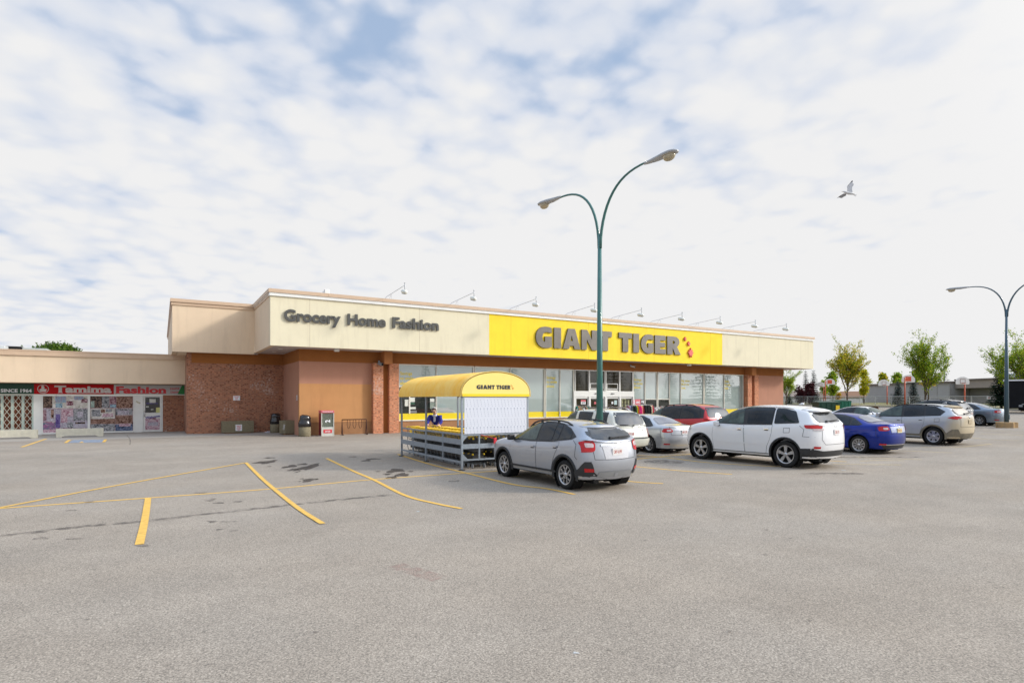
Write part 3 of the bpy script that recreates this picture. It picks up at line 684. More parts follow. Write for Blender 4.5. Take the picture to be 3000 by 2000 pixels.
# ---------------------------------------------------------------- roof floodlights and speaker
M_lampw = mat('ivory lamp housing', (.78,.78,.70), .5, noise=(8,.05)); M_arm = mat('pale grey conduit', (.58,.60,.62), .5)
def floodlight(label):
    r = thing('floodlight', label, 'floodlight', (0,0,0), 0, 'floodlights on arms along the roof edge')
    m = MB(); m.path([(0,.7,-.05),(0,.7,.20),(0,.45,.28),(0,-2.6,.46)], .016, 6); m.path([(0,-.45,.33),(0,-.45,-.05)], .011, 6); m.path([(0,-.35,.32),(0,-.15,.14),(0,.0,-.02)], .010, 6); m.build('arm', M_arm, r, rel=False)
    m = MB(); m.path([(0,-2.6,.60),(0,-2.6,.22)], .026, 8); m.lathe([(.05,.56),(.05,.59)], (0,-2.6,0), n=8); m.build('pivot', M_arm, r, rel=False)
    m = MB(); m.lathe([(.03,-.30),(.10,-.27),(.13,-.14),(.13,.10),(.11,.22),(.04,.28)], (0,-2.50,.12), ax='Y', n=12, sx=1.0, sy=.9)
    bmesh.ops.rotate(m.bm, verts=m.bm.verts, cent=(0,-2.50,.12), matrix=Matrix.Rotation(rad(14), 3, 'X')); m.build('lamp_head', M_lampw, r, rel=False)
    m = MB(); m.obox((0,-2.47,.01), Matrix.Rotation(rad(14), 3, 'X'), .09, .18, .012); m.build('lens', mat('lamp lens', (.5,.5,.45), .2), r, rel=False); return r
tips = [1186,1388.7,1571,1742,1879.5,1998.5,2110,2213,2304]
labs = ['above the word Home','above the right end of the word Fashion','above the left edge of the yellow panel','just left of the tall street lamp pole','above the letters NT of the big sign','above the letters TI of the big sign','above the letter R of the big sign','above the right part of the yellow panel','nearest the right end of the roof']
fl = None
for u, lb in zip(tips, labs):
    x = XY(u, YF-2.2); lab = 'ivory roof edge floodlight '+lb
    if fl is None: fl = floodlight(lab); fl.location = (x, YF+.4, ZC)
    else: dup(fl, (x, YF+.4, ZC), label=lab)
r = thing('loudspeaker', 'small white box loudspeaker on the roof edge above the letters Grocery', 'loudspeaker', (XY(951,YF+.6), YF+.6, ZC))
x = XY(951,YF+.6); m = MB(); m.box(x-.02, x+.26, YF+.5, YF+.75, ZC+.06, ZC+.34); m.bevel(.03); m.build('cabinet', M_white, r)
m = MB(); m.path([(x-.1,YF+.6,ZC),(x-.1,YF+.6,ZC+.2),(x+.05,YF+.6,ZC+.2)], .02, 6); m.build('bracket', M_arm, r)

# ================================================================ LOW SHOP ROW ON THE LEFT
YS, YSF = 43.3, 42.0
B2 = thing('shop_row', 'low tan roofed shop row with banner sign and white framed shopfront', 'building', (-10, YS, 0))
def part2(m, name, mats, **k): return m.build(name, mats, B2, **k)
m = MB(); m.box(-24, 1.298, YSF, YSF+.2, 3.0, 4.5); m.box(-24, 1.298, YSF+.2, YS+.3, 2.98, 3.04); part2(m, 'fascia', M_tan)
m = MB(); m.box(-24, 1.298, YSF-.08, YSF+.3, 4.5, 4.76); m.box(-24, 1.298, YSF-.10, YSF+.3, 4.76, 4.82); part2(m, 'coping', M_cope)
m = MB(); m.box(-24, 1.298, YSF+.3, 62, 4.3, 4.5); part2(m, 'roof', M_soff)
m = MB(); m.box(XY(477,YS), 1.298, YS, YS+.25, 0, 2.34); part2(m, 'brick_wall', M_brick)
m = MB(); m.box(-24, 1.298, YS+.05, YS+.25, 2.34, 2.98); part2(m, 'sign_backing', M_dkbrown)
xx = lambda u: XY(u, YS)
m = MB(); m.box(xx(98), xx(122), YS, YS+.2, 0, 2.3); m.box(xx(393.5), xx(416.5), YS, YS+.2, 0, 2.3); m.box(-24, xx(-40), YS, YS+.2, 0, 2.3); part2(m, 'white_pier', M_white)
def shopwin(u0, u1, z0, z1, name='shopfront_window'):
    m = MB(); t_ = .06; a, b = xx(u0), xx(u1)
    m.box(a, a+t_, YS-.03, YS+.12, z0, z1); m.box(b-t_, b, YS-.03, YS+.12, z0, z1); m.box(a+t_, b-t_, YS-.03, YS+.12, z1-t_, z1); m.box(a+t_, b-t_, YS-.05, YS+.12, z0, z0+.09)
    w = part2(m, name, M_white); return w, a+t_, b-t_
rr = random.Random(11)
def swatch(w, x0, x1, u0, u1, v0, v1, mt, k=[0]):
    k[0] += 1; y = YS+.03-.0004*k[0]; m = MB(); m.box(max(x0, xx(u0)), min(x1, xx(u1)), y, YS+.04, ZY(u0,v1,YS), ZY(u0,v0,YS)); return m.build('poster', mt, w)
def pm(name, c1, c2, s=3, st=None):
    if name in MATS: return MATS[name]
    m = mat(name, c1, .5, noise=(s*1.5, 0, c2), spec=.15, stretch=st); t = m.node_tree; b = t.nodes['Principled BSDF']; n = [q for q in t.nodes if q.type == 'TEX_NOISE'][0]; n.inputs['Distortion'].default_value = 1.2; n.inputs['Detail'].default_value = 4
    cr = t.nodes.new('ShaderNodeValToRGB'); e = cr.color_ramp; e.interpolation = 'EASE'; dk = [c*.12 for c in c1]; lt = [min(.75, max(c1[i], c2[i])*1.35+.06) for i in range(3)]
    while len(e.elements) < 5: e.elements.new(.5)
    for i, (p, c) in enumerate(((.34, dk), (.43, c1), (.50, [x*.75 for x in c2]), (.58, c2), (.68, lt))): e.elements[i].position = p; e.elements[i].color = (*c, 1)
    t.links.new(n.outputs[0], cr.inputs[0]); t.links.new(cr.outputs[0], b.inputs['Base Color']); return m
w, a, b = shopwin(122, 260.5, 0.02, 2.3)
m = MB(); m.box(a, b, YS+.04, YS+.06, .11, 2.24); m.build('pane', pm('poster white pink', (.62,.58,.60), (.40,.22,.28), 3), w)
Q = lambda x, y: (x/4.704, 1100+y/4.704)
def sw(w, a, b, x0, x1, y0, y1, mt): (u0, v0), (u1, v1) = Q(x0,y0), Q(x1,y1); return swatch(w, a, b, u0, u1, v0, v1, mt)
P_dk = pm('poster dark jars', (.02,.02,.025), (.20,.13,.10), 6); P_cream = pm('poster cream', (.62,.60,.52), (.70,.66,.62), 2); P_fab = pm('poster folded fabric', (.55,.25,.30), (.25,.45,.60), 9, (6,1,.3)); P_blue = pm('poster blue goods', (.08,.16,.30), (.35,.5,.6), 5)
P_pink = pm('poster pink lace', (.50,.22,.30), (.66,.50,.55), 7); P_wine = pm('poster wine', (.18,.04,.07), (.45,.30,.33), 6); P_grey = pm('poster grey sofa', (.16,.17,.19), (.38,.38,.40), 5); P_pur = pm('poster purple gown', (.12,.07,.28), (.20,.15,.35), 8); P_wh = pm('poster white cloth', (.62,.60,.66), (.45,.40,.48), 4); P_brn = pm('poster brown drapes', (.14,.06,.04), (.36,.22,.17), 6); P_teal = pm('poster teal cushions', (.10,.25,.30), (.35,.15,.30), 6)
for x0, x1, y0, y1, mt in [(590,720,275,445,P_dk),(720,1215,278,450,P_cream),(760,910,285,370,P_fab),(1020,1150,282,335,P_fab),(765,860,378,440,P_blue),(915,1010,350,412,P_wine),(1120,1210,320,372,P_wine),(590,840,458,630,P_wh),(590,640,470,620,P_wine),(700,740,465,585,P_brn),(845,1005,458,560,P_pink),(1010,1215,458,620,P_grey),(1065,1145,495,575,P_wh),(590,765,650,740,P_teal),(590,770,740,790,P_pink),(765,828,530,720,P_pur),(835,925,650,720,P_wh),(925,1010,640,722,P_grey),(930,1003,560,640,P_wh),(1010,1218,625,722,P_wh),(1035,1175,640,665,P_dk),(845,925,560,640,P_pink)]: sw(w, a, b, x0, x1, y0, y1, mt)
w, a, b = shopwin(260.5, 393.5, 0.02, 2.3)
m = MB(); m.box(a, b, YS+.04, YS+.06, .11, 2.24); m.build('pane', pm('poster dusty pink', (.42,.27,.28), (.60,.46,.46), 3), w)
for x0, x1, y0, y1, mt in [(1245,1410,278,445,P_dk),(1250,1300,350,440,pm('poster jug green',(.3,.42,.36),(.4,.5,.45),4)),(1405,1505,280,445,P_grey),(1510,1600,285,445,P_wine),(1515,1600,395,440,P_blue),(1605,1825,278,445,P_brn),(1250,1580,455,595,P_cream),(1260,1380,470,560,P_grey),(1390,1450,465,510,P_brn),(1460,1540,460,500,P_grey),(1400,1560,520,570,P_pink),(1250,1585,600,665,P_brn),(1590,1825,458,540,P_grey),(1620,1780,480,538,P_wh),(1590,1825,552,660,P_brn),(1250,1415,670,765,P_grey),(1420,1580,668,765,P_grey),(1590,1828,672,765,pm('poster navy sofa',(.05,.08,.16),(.18,.22,.33),5)),(1640,1800,665,700,P_pink)]: sw(w, a, b, x0, x1, y0, y1, mt)
w, a, b = shopwin(416.5, 477, 0.02, 2.3, 'shop_door')
m = MB(); m.box(a, b, YS+.04, YS+.06, .11, 2.24); m.box(a+.02, a+.10, YS-.0, YS+.04, .1, 2.24); m.box(b-.1, b-.02, YS, YS+.04, .1, 2.24); m.build('door_panel', M_white, w)
sw(w, a, b, 1990, 2205, 297, 508, mat('black door glass', (.012,.012,.014), .1, coat=.5)); sw(w, a, b, 2060, 2145, 322, 375, M_pap); sw(w, a, b, 2150, 2207, 438, 508, mat('yellow notice',(.65,.65,.25),.6)); sw(w, a, b, 2010, 2050, 420, 436, M_pap); sw(w, a, b, 2078, 2115, 460, 472, M_pap)
sw(w, a, b, 1995, 2210, 590, 745, P_pink); sw(w, a, b, 2040, 2180, 640, 690, P_wh); sw(w, a, b, 2060, 2150, 575, 600, P_wine)
m = MB(); u, v = Q(2105, 566); m.mesh(text_on(FRONT(XY(u,YS), YS-.01, ZY(u,v,YS)) @ Matrix.Rotation(rad(9),4,'Z'), "Welcome", .78, .03)); u, v = Q(2095, 382); m.mesh(text_on(FRONT(XY(u,YS), YS-.012, ZY(u,v,YS)), "780-450-2733", .62, .02, .09)); 
m.build('door_lettering', [mat('navy lettering',(.10,.08,.32),.6)], w)
m = MB(); m.path([(a+.06,YS-.06,.95),(a+.06,YS-.06,1.35)], .02, 8); m.build('handle', M_chrome, w)
m = MB(); u, v = 404.5, 1178; m.mesh(text_on(FRONT(XY(u,YS), YS-.004, ZY(u,v,YS)) @ Matrix.Rotation(rad(-28),4,'Z'), "7604", .26, .02)); part2(m, 'house_number', mat('brass number',(.35,.28,.08),.5))
# gated shopfront
m = MB(); m.box(xx(-40), xx(98), YS+.10, YS+.2, 0.02, 2.3); part2(m, 'window_drapes', mat('brown drapes', (.13,.042,.022), .8, noise=(4,.5), stretch=(3,1,.3)))
m = MB(); 
for u in (6, 36, 67): x = xx(u); m.box(x-.06, x+.06, YS+.0, YS+.09, .02, 2.3)
m.box(xx(93), xx(98), YS-.02, YS+.1, 0, 2.3); m.box(xx(-40), xx(93), YS-.02, YS+.1, 2.26, 2.34); part2(m, 'window_frame', mat('mint frame',(.45,.55,.50),.5))
m = MB(); gx0, gx1, gz0, gz1 = xx(-40), xx(92), .35, 2.2; pw, ph_ = .255, .40; x = gx0
while x < gx1:
    k = 0; z = gz0
    while z < gz1:
        for sgn in (0, 1):
            p = (x, YS-.05, z) if sgn == 0 else (x, YS-.056, z+ph_); q = (x+pw, YS-.05, z+ph_) if sgn == 0 else (x+pw, YS-.056, z)
            m.bar(p, q, .022, .008, up=(0,1,0))
        z += ph_
    x += pw
m.bar((gx0, YS-.05, gz0), (gx1, YS-.05, gz0), .03, .02)
part2(m, 'folding_gate', mat('cream gate steel', (.62,.60,.50), .5))
# banner signs
def banner(u0, u1, v0, v1, mt, label, name='banner_sign'):
    Yb = YS-.10; x0, x1 = XY(u0,Yb), XY(u1,Yb); z0, z1 = ZY(u0,v1,Yb), ZY(u0,v0,Yb)
    r = thing(name, label, 'sign', (x0, Yb, z0)); m = MB(); m.box(x0, x1, Yb, Yb+.13, 2.36, 2.95); m.build('panel', mt, r)
    m = MB(); m.box(x0, x1, Yb-.03, Yb+.13, 2.31, 2.358); m.build('bottom_rail', M_trim, r); return r, Yb
r, Yb = banner(-60, 99.8, 1124, 1152, mat('dark green banner', (.012,.06,.038), .6), 'dark green banner reading SINCE 1964 above the folding gate')
m = MB(); m.mesh(text_on(FRONT((XY(2,Yb)+XY(93,Yb))/2, Yb-.004, ZY(50,1144,Yb)), "SINCE 1964", XY(93,Yb)-XY(2,Yb), .035, .21)); m.build('lettering', M_signw, r)
r, Yb = banner(99.9, 333.5, 1125, 1154, mat('red banner', (.46,.008,.012), .7, noise=(2,.05)), 'red banner reading Tamima with a round white emblem')
M_bl = mat('banner white ink', (.62,.58,.56), .6)
def serif_word(par, s, u0, u1, zc, h, mt, ct=0):
    x0, x1 = XY(u0,Yb), XY(u1,Yb); me = glyph_mesh(s, .045); bx = mb(me); H1 = mb(glyph_mesh('H', .045)); sc = (x1-x0)/(bx[1]-bx[0]); sz = h/(H1[3]-H1[2]); zb = zc-h/2
    me.transform(Matrix.Diagonal((sc, sz, 1, 1)) @ Matrix.Translation((-bx[0], -H1[2], 0))); me.transform(FRONT(x0, Yb-.004, zb)); m = MB(); m.mesh(me)
    # slab serifs at the foot of the upright strokes
    feet = sorted({round(v.co.x, 2) for v in me.vertices if abs(v.co.z-zb) < .015})
    grp = []
    for f in feet:
        if grp and f-grp[-1][1] < .13: grp[-1][1] = f
        else: grp.append([f, f])
    for g0, g1 in grp:
        if g1-g0 < .16: m.box(g0-.03, g1+.03, Yb-.008, Yb-.005, zb-.005, zb+.028)
    m.build('lettering', mt, par)
serif_word(r, "Tamima", 159, 327, ZY(240,1140,Yb), .43, M_bl)
m = MB(); u, v = Q(595,182); cx, cz = XY(u,Yb), ZY(u,v,Yb); m.path([(cx+.25*math.cos(t*PI/9), Yb-.01, cz+.25*math.sin(t*PI/9)) for t in range(18)], .018, 5, closed=True)
m.prism([(cx+a, cz+b) for a, b in ((-.15,-.17),(.12,-.17),(.17,-.02),(.05,.0),(.06,.10),(.0,.22),(-.09,.17),(-.07,.04),(-.17,-.04))], Yb-.012, Yb-.004, lambda a, b, p: (a, p, b)); m.build('emblem', M_bl, r)
r, Yb = banner(333.6, 541, 1126, 1156, mat('grey white banner', (.50,.50,.50), .6), 'pale grey banner reading Fashion with Home Decor and a green corner')
serif_word(r, "Fashion", 340, 486.5, ZY(410,1142,Yb), .43, M_red)
m = MB(); m.mesh(text_on(FRONT(XY(512,Yb), Yb-.004, ZY(512,1137.5,Yb)) @ Matrix.Rotation(rad(6),4,'Z'), "Home", .5, .02)); m.mesh(text_on(FRONT(XY(513,Yb), Yb-.004, ZY(512,1148,Yb)) @ Matrix.Rotation(rad(6),4,'Z'), "Decor", .5, .02)); m.build('small_lettering', M_red, r)
m = MB(); m.prism([(XY(520,Yb),2.38),(XY(540,Yb),2.38),(XY(540,Yb),2.93),(XY(533,Yb),2.93)], Yb-.008, Yb-.004, lambda a, b, p: (a, p, b)); m.build('green_corner', mat('banner green',(.02,.22,.05),.6), r)
# concrete barriers, planters, bins
def barrier(x0, x1, y, label):
    m = MB(); L = x1-x0; w = .28; hh = .46
    poly = [(0,0),(.25,0),(.36,.10),(L-.36,.10),(L-.25,0),(L,0),(L,hh),(0,hh)]
    m.prism(poly, -w/2, w/2, lambda a, b, p: (x0+a, y+p, b)); m.bevel(.015, 2)
    return tag(center_origin(m.build('concrete_barrier', M_conc)), label, 'barrier')
barrier(-8.7, -5.62, 39.7, 'pale concrete barrier in front of the folding gate'); barrier(-4.85, -2.75, 39.75, 'pale concrete barrier in front of the poster window')
M_agg = mat('exposed aggregate concrete', (.30,.26,.17), .95, noise=(22,0,(.13,.11,.07)), bump=(40,.9))
def planter(x0, x1, y0, y1, h, label, hexa=False):
    r = thing('planter', label, 'planter', ((x0+x1)/2, (y0+y1)/2, 0)); m = MB()
    if hexa:
        c = .22; poly = [(x0+c,y0),(x1-c,y0),(x1,y0+c),(x1,y1-c),(x1-c,y1),(x0+c,y1),(x0,y1-c),(x0,y0+c)]
    else: poly = [(x0,y0),(x1,y0),(x1,y1),(x0,y1)]
    m.prism(poly, .06, h, lambda a, b, p: (a, b, p)); bmesh.ops.recalc_face_normals(m.bm, faces=m.bm.faces)
    top = [f for f in m.bm.faces if f.normal.z > .9]; rr_ = bmesh.ops.inset_region(m.bm, faces=top, thickness=.08); bmesh.ops.translate(m.bm, verts=list({v for f in top for v in f.verts}), vec=(0,0,-.1))
    m.build('shell', M_agg, r); m = MB(); m.box(x0+.15, x1-.15, y0+.1, y1-.1, 0, .06); m.build('foot', M_dkbrown, r)
    m = MB(); m.box(x0+.1, x1-.1, y0+.1, y1-.1, h-.13, h-.09); m.build('soil', mat('dry soil',(.12,.08,.05),1), r); return r
pl = planter(XY(650,38.9), XY(744,38.9), 38.9, 39.45, .74, 'long exposed aggregate planter with a white notice against the brick wall')
m = MB(); x0, x1 = XY(690,38.9), XY(709,38.9); m.box(x0, x1, 38.88, 38.9, ZY(700,1261.5,38.9), ZY(700,1243,38.9)); m.build('notice', M_signw, pl)
m = MB()
for i, (s, f) in enumerate((("PARKING FOR",.75),("STORE",.5),("CUSTOMERS",.7),("ONLY",.35))): m.mesh(text_on(FRONT((x0+x1)/2, 38.876, ZY(700,1247+i*4,38.9)), s, (x1-x0)*f, .03, .055))
m.build('notice_lettering', M_red, pl)
pl = planter(XY(824,36.0), XY(875,36.0), 36.0, 36.9, .82, 'eight sided aggregate planter between the two litter bins', True)
m = MB(); m.mesh(text_on(FRONT(XY(831,36.1), 35.99, .45) @ Matrix.Rotation(rad(80),4,'Z'), "GARY", .32, .03)); m.build('graffiti', M_signw, pl)
def bin_(u0, u1, v0, v1, Y, tilt, label):
    x0, x1 = XY(u0,Y), XY(u1,Y); w = (x1-x0); cx = (x0+x1)/2; ht = ZY((u0+u1)/2, v0, Y); hb = ht*.52
    r = thing('litter_bin', label, 'litter bin', (cx, Y+w/2, 0)); m = MB(); m.lathe([(w*.46,0),(w*.49,.03),(w*.49,hb)], (cx,Y+w/2,0), n=16); m.build('concrete_base', M_agg, r)
    m = MB(); m.lathe([(w*.52,hb-.08),(w*.53,hb+.12),(w*.50,hb+.16),(w*.44,hb+.30),(w*.46,hb+.34),(w*.44,ht-.10),(w*.30,ht-.01),(w*.1,ht)], (cx,Y+w/2,0), n=16)
    if tilt: bmesh.ops.rotate(m.bm, verts=[v for v in m.bm.verts if v.co.z > hb+.2], cent=(cx,Y+w/2,hb+.2), matrix=Matrix.Rotation(tilt, 3, 'Y'))
    m.build('lid', mat('glossy black bin lid',(.015,.015,.017),.2,coat=.6), r)
    m = MB(); m.box(cx-.18, cx+.18, Y-.005, Y+.04, hb+.36, ht-.16); m.build('flap', mat('grey black flap',(.05,.05,.055),.3), r); return r
bin_(793.5, 826, 1210, 1268, 38.2, 0, 'litter bin with square black lid standing in the corner by the brick wall')
bin_(878, 915, 1215, 1278, 33.55, rad(10), 'litter bin with tilted glossy black lid in front of the orange wall')
# stack of flat card on the ground
m = MB(); p = Vector((XY(786,38.9), 38.7, 0)); m.box(p.x-.22, p.x+.22, p.y-.12, p.y+.12, .004, .06); m.box(p.x-.1, p.x+.28, p.y-.16, p.y+.05, .062, .10); m.bevel(.01); tag(center_origin(m.build('crumpled_paper', mat('white litter',(.6,.58,.65),.8, noise=(20,.2)))), 'crumpled white litter on the ground beside the corner bin', 'litter')
# display cabinet
r = thing('display_cabinet', 'empty red topped metal display cabinet with shelves against the orange wall', 'cabinet', (XY(958,33.6), 34, 0))
x0, x1 = XY(941.5,33.55), XY(979,33.55); y0, y1 = 33.55, 34.2; zt = ZY(960,1202,33.55)
m = MB(); m.box(x0, x0+.04, y0, y1, .04, zt-.14); m.box(x1-.04, x1, y0, y1, .04, zt-.14); m.box(x0+.04, x1-.04, y1-.04, y1, .04, zt-.14); m.box(x0+.04, x1-.04, y0+.02, y1-.04, .04, .50); m.box(x0, x1, y0, y1, 0, .04); m.build('cabinet_body', mat('scuffed pale cabinet', (.52,.52,.47), .6, noise=(5,.1)), r)
m = MB(); m.box(x0-.01, x1+.01, y0-.01, y1, zt-.14, zt); m.bevel(.02); m.build('header', M_redp, r)
m = MB(); m.mesh(text_on(FRONT((x0+x1)/2, y0-.014, zt-.07), "PROPANE EXCHANGE", (x1-x0)*.8, .02, .06)); m.build('header_lettering', M_signw, r)
m = MB(); m.box(x0-.006, x0-.001, y0+.03, y1-.03, .04, zt-.15); m.build('red_side', mat('dark red side',(.22,.02,.03),.6,noise=(8,.4)), r)
m = MB(); m.box(x0+.04, x1-.04, y0+.05, y1-.08, .98, 1.02); m.box(x0+.04, x1-.04, y1-.06, y1-.045, .5, zt-.15); m.build('shelf', mat('greenish inner panel',(.27,.30,.20),.5,noise=(4,.15)), r)
m = MB(); m.box(x0+.04, x1-.04, y0+.04, y0+.05, .5, zt-.15); g_ = m.build('glass_door', mat('cabinet glass',(.3,.34,.28),.05,spec=.5), r); g_.data.materials[0].node_tree.nodes['Principled BSDF'].inputs['Alpha'].default_value = .25
m = MB(); m.box(x0+.12, x1-.12, y0+.008, y0+.02, .17, .36); m.build('red_label', M_red, r); m = MB(); m.mesh(text_on(FRONT((x0+x1)/2, y0+.004, .26), "DANGER", .3, .03, .09)); m.mesh(text_on(FRONT((x0+x1)/2, y0+.03, .83) @ Matrix.Rotation(PI/2,4,'Z'), "2", .16, .04, .28)); m.build('label_lettering', M_signw, r)
# bicycle rack
r = thing('bicycle_rack', 'dark brown bicycle rack with three hanging loops against the orange wall', 'bicycle rack', (XY(1040,34), 34, 0))
xa_, xb_ = XY(1002,33.9), XY(1073,33.9); M_rust = mat('dark rusty steel',(.06,.025,.02),.7)
m = MB(); zt = ZY(1003,1229,33.9); m.path([(xa_,33.9,zt),(xb_,33.9,zt)], .03, 8); m.build('top_rail', M_rust, r)
for x in (xa_, xb_):
    m = MB(); m.path([(x,33.9,zt),(x-.06,33.55,.1),(x-.03,33.5,.03),(x+.05,34.15,.03),(x+.06,34.2,.12),(x+.01,33.9,zt)], .022, 6); m.build('end_frame', M_rust, r)
for k in range(3):
    x = xa_+(xb_-xa_)*(.27+.24*k); m = MB(); m.path([(x-.07,33.9,zt),(x-.09,33.9,zt-.3),(x-.05,33.9,zt-.47),(x,33.9,zt-.52),(x+.05,33.9,zt-.47),(x+.09,33.9,zt-.3),(x+.07,33.9,zt)], .014, 6); m.build('loop', M_rust, r)
# ================================================================ CARS
def paint(name, col, metal=.0, rough=.3, flake=.03):
    return mat('car paint '+name, col, rough, metal, noise=(1.5, flake), coat=1.0)
M_tint = mat('tinted car glass', (.016,.018,.020), .03, spec=.42, noise=(2.5,.5))
M_lite = mat('pale car glass', (.10,.14,.12), .03, spec=.45, noise=(2.6,0,(.012,.02,.02)))
M_rear = mat('rear car glass', (.085,.09,.095), .04, spec=.5, noise=(1.6,0,(.03,.033,.037)))
M_rubber = mat('tyre rubber', (.022,.022,.022), .75, noise=(8,.2)); M_rim = mat('alloy rim', (.52,.52,.53), .28, .85); M_well = mat('wheel well black', (.008,.008,.008), .9)
M_clad = mat('black cladding', (.028,.029,.031), .55, noise=(5,.1)); M_tail = mat('red tail lens', (.50,.005,.008), .2, coat=.3, noise=(14,.2)); M_tailw = mat('clear tail lens', (.62,.50,.50), .12, coat=1, noise=(18,.15)); M_plate = mat('number plate', (.70,.68,.66), .5)
M_seamc = mat('panel gap', (.03,.03,.032), .8); M_silv = mat('silver skid plate', (.30,.31,.32), .45, .4)
def lerp(a, b, t): return a+(b-a)*t
def pl_interp(P, x):
    P = sorted(P)
    if x <= P[0][0]: return P[0][1]
    for (a, b), (c, d) in zip(P, P[1:]):
        if x <= c: return lerp(b, d, (x-a)/(c-a))
    return P[-1][1]
def arc(cx, cz, R, a0, a1, n=9): return [(cx+R*math.cos(rad(lerp(a0, a1, i/(n-1)))), cz+R*math.sin(rad(lerp(a0, a1, i/(n-1))))) for i in range(n)]
def car_body_mesh(s):
    xf, xr, Wd, zs, h = s['xf'], s['xr'], s['w']/2, s['zs'], s['wb']/2
    zh0 = s['zh0']; (xc, zc), (xw, zw), (xm, zm), (xe, ze), (xg, zg), (xd, zd) = s['top']
    wr, wb = s['wr'], s['wbelt']; belt = s['belt']
    xh = (xf+xc)/2
    T = [(xf-.03, zh0-.07), (xf-.10, zh0), (xf-.24, zh0+.035), (xh, lerp(zh0+.05, zc, .55)+.015), (xc, zc), (lerp(xc, xw, .5), lerp(zc, zw, .5)+.025), (xw, zw), (xm, zm), (xe, ze),
         (lerp(xe, xg, .5), lerp(ze, zg, .5)+s.get('bulge', .02)), (xg, zg), (xd, zd), (xr+s.get('tt', .06), zd-.03), (xr+s.get('tt', .06)-.015, zd-.08)]
    R = [(xf-.04, 0, zh0-.09), (xf-.10, .55*Wd, zh0-.03), (xf-.24, .76*Wd, zh0+.0), (xh, .80*Wd, T[3][1]-.035), (xc-.10, .86*wb, zc-.02), (lerp(xc-.10, xw-.06, .5), lerp(.86*wb, wr, .5), lerp(zc, zw-.05, .5)),
         (xw-.06, wr, zw-.055), (xm, wr+.01, zm-.06), (xe+.02, wr*.97, ze-.06)]
    R += [(lerp(xe+.02, xg+.04, .5), lerp(wr*.97, s.get('wg', .86)*wb, .5), lerp(ze-.06, zg-.02, .5)), (xg+.04, s.get('wg', .86)*wb, zg-.02), (xd+.04, .82*Wd, zd-.015), (xr+s.get('tt', .06)+.02, .52*Wd, zd-.045), (xr+s.get('tt', .06), 0, zd-.10)]
    fx = [xf-.16, xf-.03, xf, xf-.03, xf-.06]; rx = [xr+.12, xr+.02, xr, xr+s.get('r4', .05), xr+s.get('r5', .08)]
    cf, crr = s.get('cf', .26), s.get('cr', .22)
    def sx(i, j):
        f, r = fx[j], rx[j]; a = xe+.02; e = r+crr
        a = max(a, e+.12)
        return [f, f-.05, f-cf, xh, xc-.10, lerp(xc-.10, xw-.06, .5), xw-.06, xm, a, lerp(a, e, .4), lerp(a, e, .72), e, r+.04, r][i]
    wf = [0, .60, .925, .992, 1, 1, 1, 1, .998, .99, .975, s.get('wcr', .93), .60, 0]
    zb0, zbr = zh0-.10, s['zbr']
    def zbelt(i, x): return [zh0-.13, zh0-.08, zh0-.035][i] if i < 3 else (T[3][1]-.075 if i == 3 else pl_interp(belt, x) if i < 11 else [zbr, zbr-.03, zbr-.035][i-11])
    rows = []
    for i in range(14):
        x5 = sx(i, 4); zb = zbelt(i, x5); w = wf[i]*Wd; col = []
        endf = i < 3; 
        col.append((sx(i, 0), 0 if i in (0, 13) else 0, zs-.0))
        tuck = [.95, .985, 1.0, .992, wb/Wd]
        zz = [zs, lerp(zs, zb, .25), lerp(zs, zb, .52), zb-.10 if i not in (0,) else zb-.10, zb]
        for j in range(5): col.append((sx(i, j), w*tuck[j], zz[j]))
        r = R[i]; t = T[i]; col.append(r); col.append(((r[0]+t[0])/2, r[1]*.55, lerp(r[2], t[1], .80))); col.append((t[0], 0, t[1]))
        rows.append(col)
    for i in (0, 13):                        # end columns lie on the centre line
        x0, z0 = rows[i][0][0], zs
        rows[i][0] = (x0, 0, zs-.02)
    bm = bmesh.new(); V = {}
    def vert(p):
        k = (round(p[0], 4), round(p[1], 4), round(p[2], 4))
        if k not in V: V[k] = bm.verts.new(k)
        return V[k]
    for sgn in (1, -1):
        for i in range(13):
            for j in range(8):
                q = [rows[i][j], rows[i+1][j], rows[i+1][j+1], rows[i][j+1]]; vs = []
                for p in q:
                    v = vert((p[0], p[1]*sgn, p[2]))
                    if v not in vs: vs.append(v)
                if len(vs) > 2:
                    try: bm.faces.new(vs)
                    except ValueError: pass
    bmesh.ops.recalc_face_normals(bm, faces=bm.faces)
    cl = bm.edges.layers.float.new('crease_edge')
    for e in bm.edges:                       # keep sill, belt and rail reasonably crisp
        a, b = e.verts
        for j, c in ((1, .7), (5, s.get('crb', .35)), (6, .25)):
            for i in range(13):
                p, q = rows[i][j], rows[i+1][j]
                if {(round(p[0],4), round(abs(p[1]),4), round(p[2],4)), (round(q[0],4), round(abs(q[1]),4), round(q[2],4))} == {(round(a.co.x,4), round(abs(a.co.y),4), round(a.co.z,4)), (round(b.co.x,4), round(abs(b.co.y),4), round(b.co.z,4))}: e[cl] = c
    me = bpy.data.meshes.new('cage'); bm.to_mesh(me); bm.free()
    ob = bpy.data.objects.new('cage', me); COL.objects.link(ob); md = ob.modifiers.new('s', 'SUBSURF'); md.levels = 3; md.render_levels = 3
    dg = bpy.context.evaluated_depsgraph_get(); full = bpy.data.meshes.new_from_object(ob.evaluated_get(dg)); bpy.data.objects.remove(ob)
    bm = bmesh.new(); bm.from_mesh(full); bvh = BVHTree.FromBMesh(bm); bm.free()
    # wheel arches
    o1 = bpy.data.objects.new('b', full); COL.objects.link(o1); m = MB(); ra = s['r']+s.get('gap', .065)
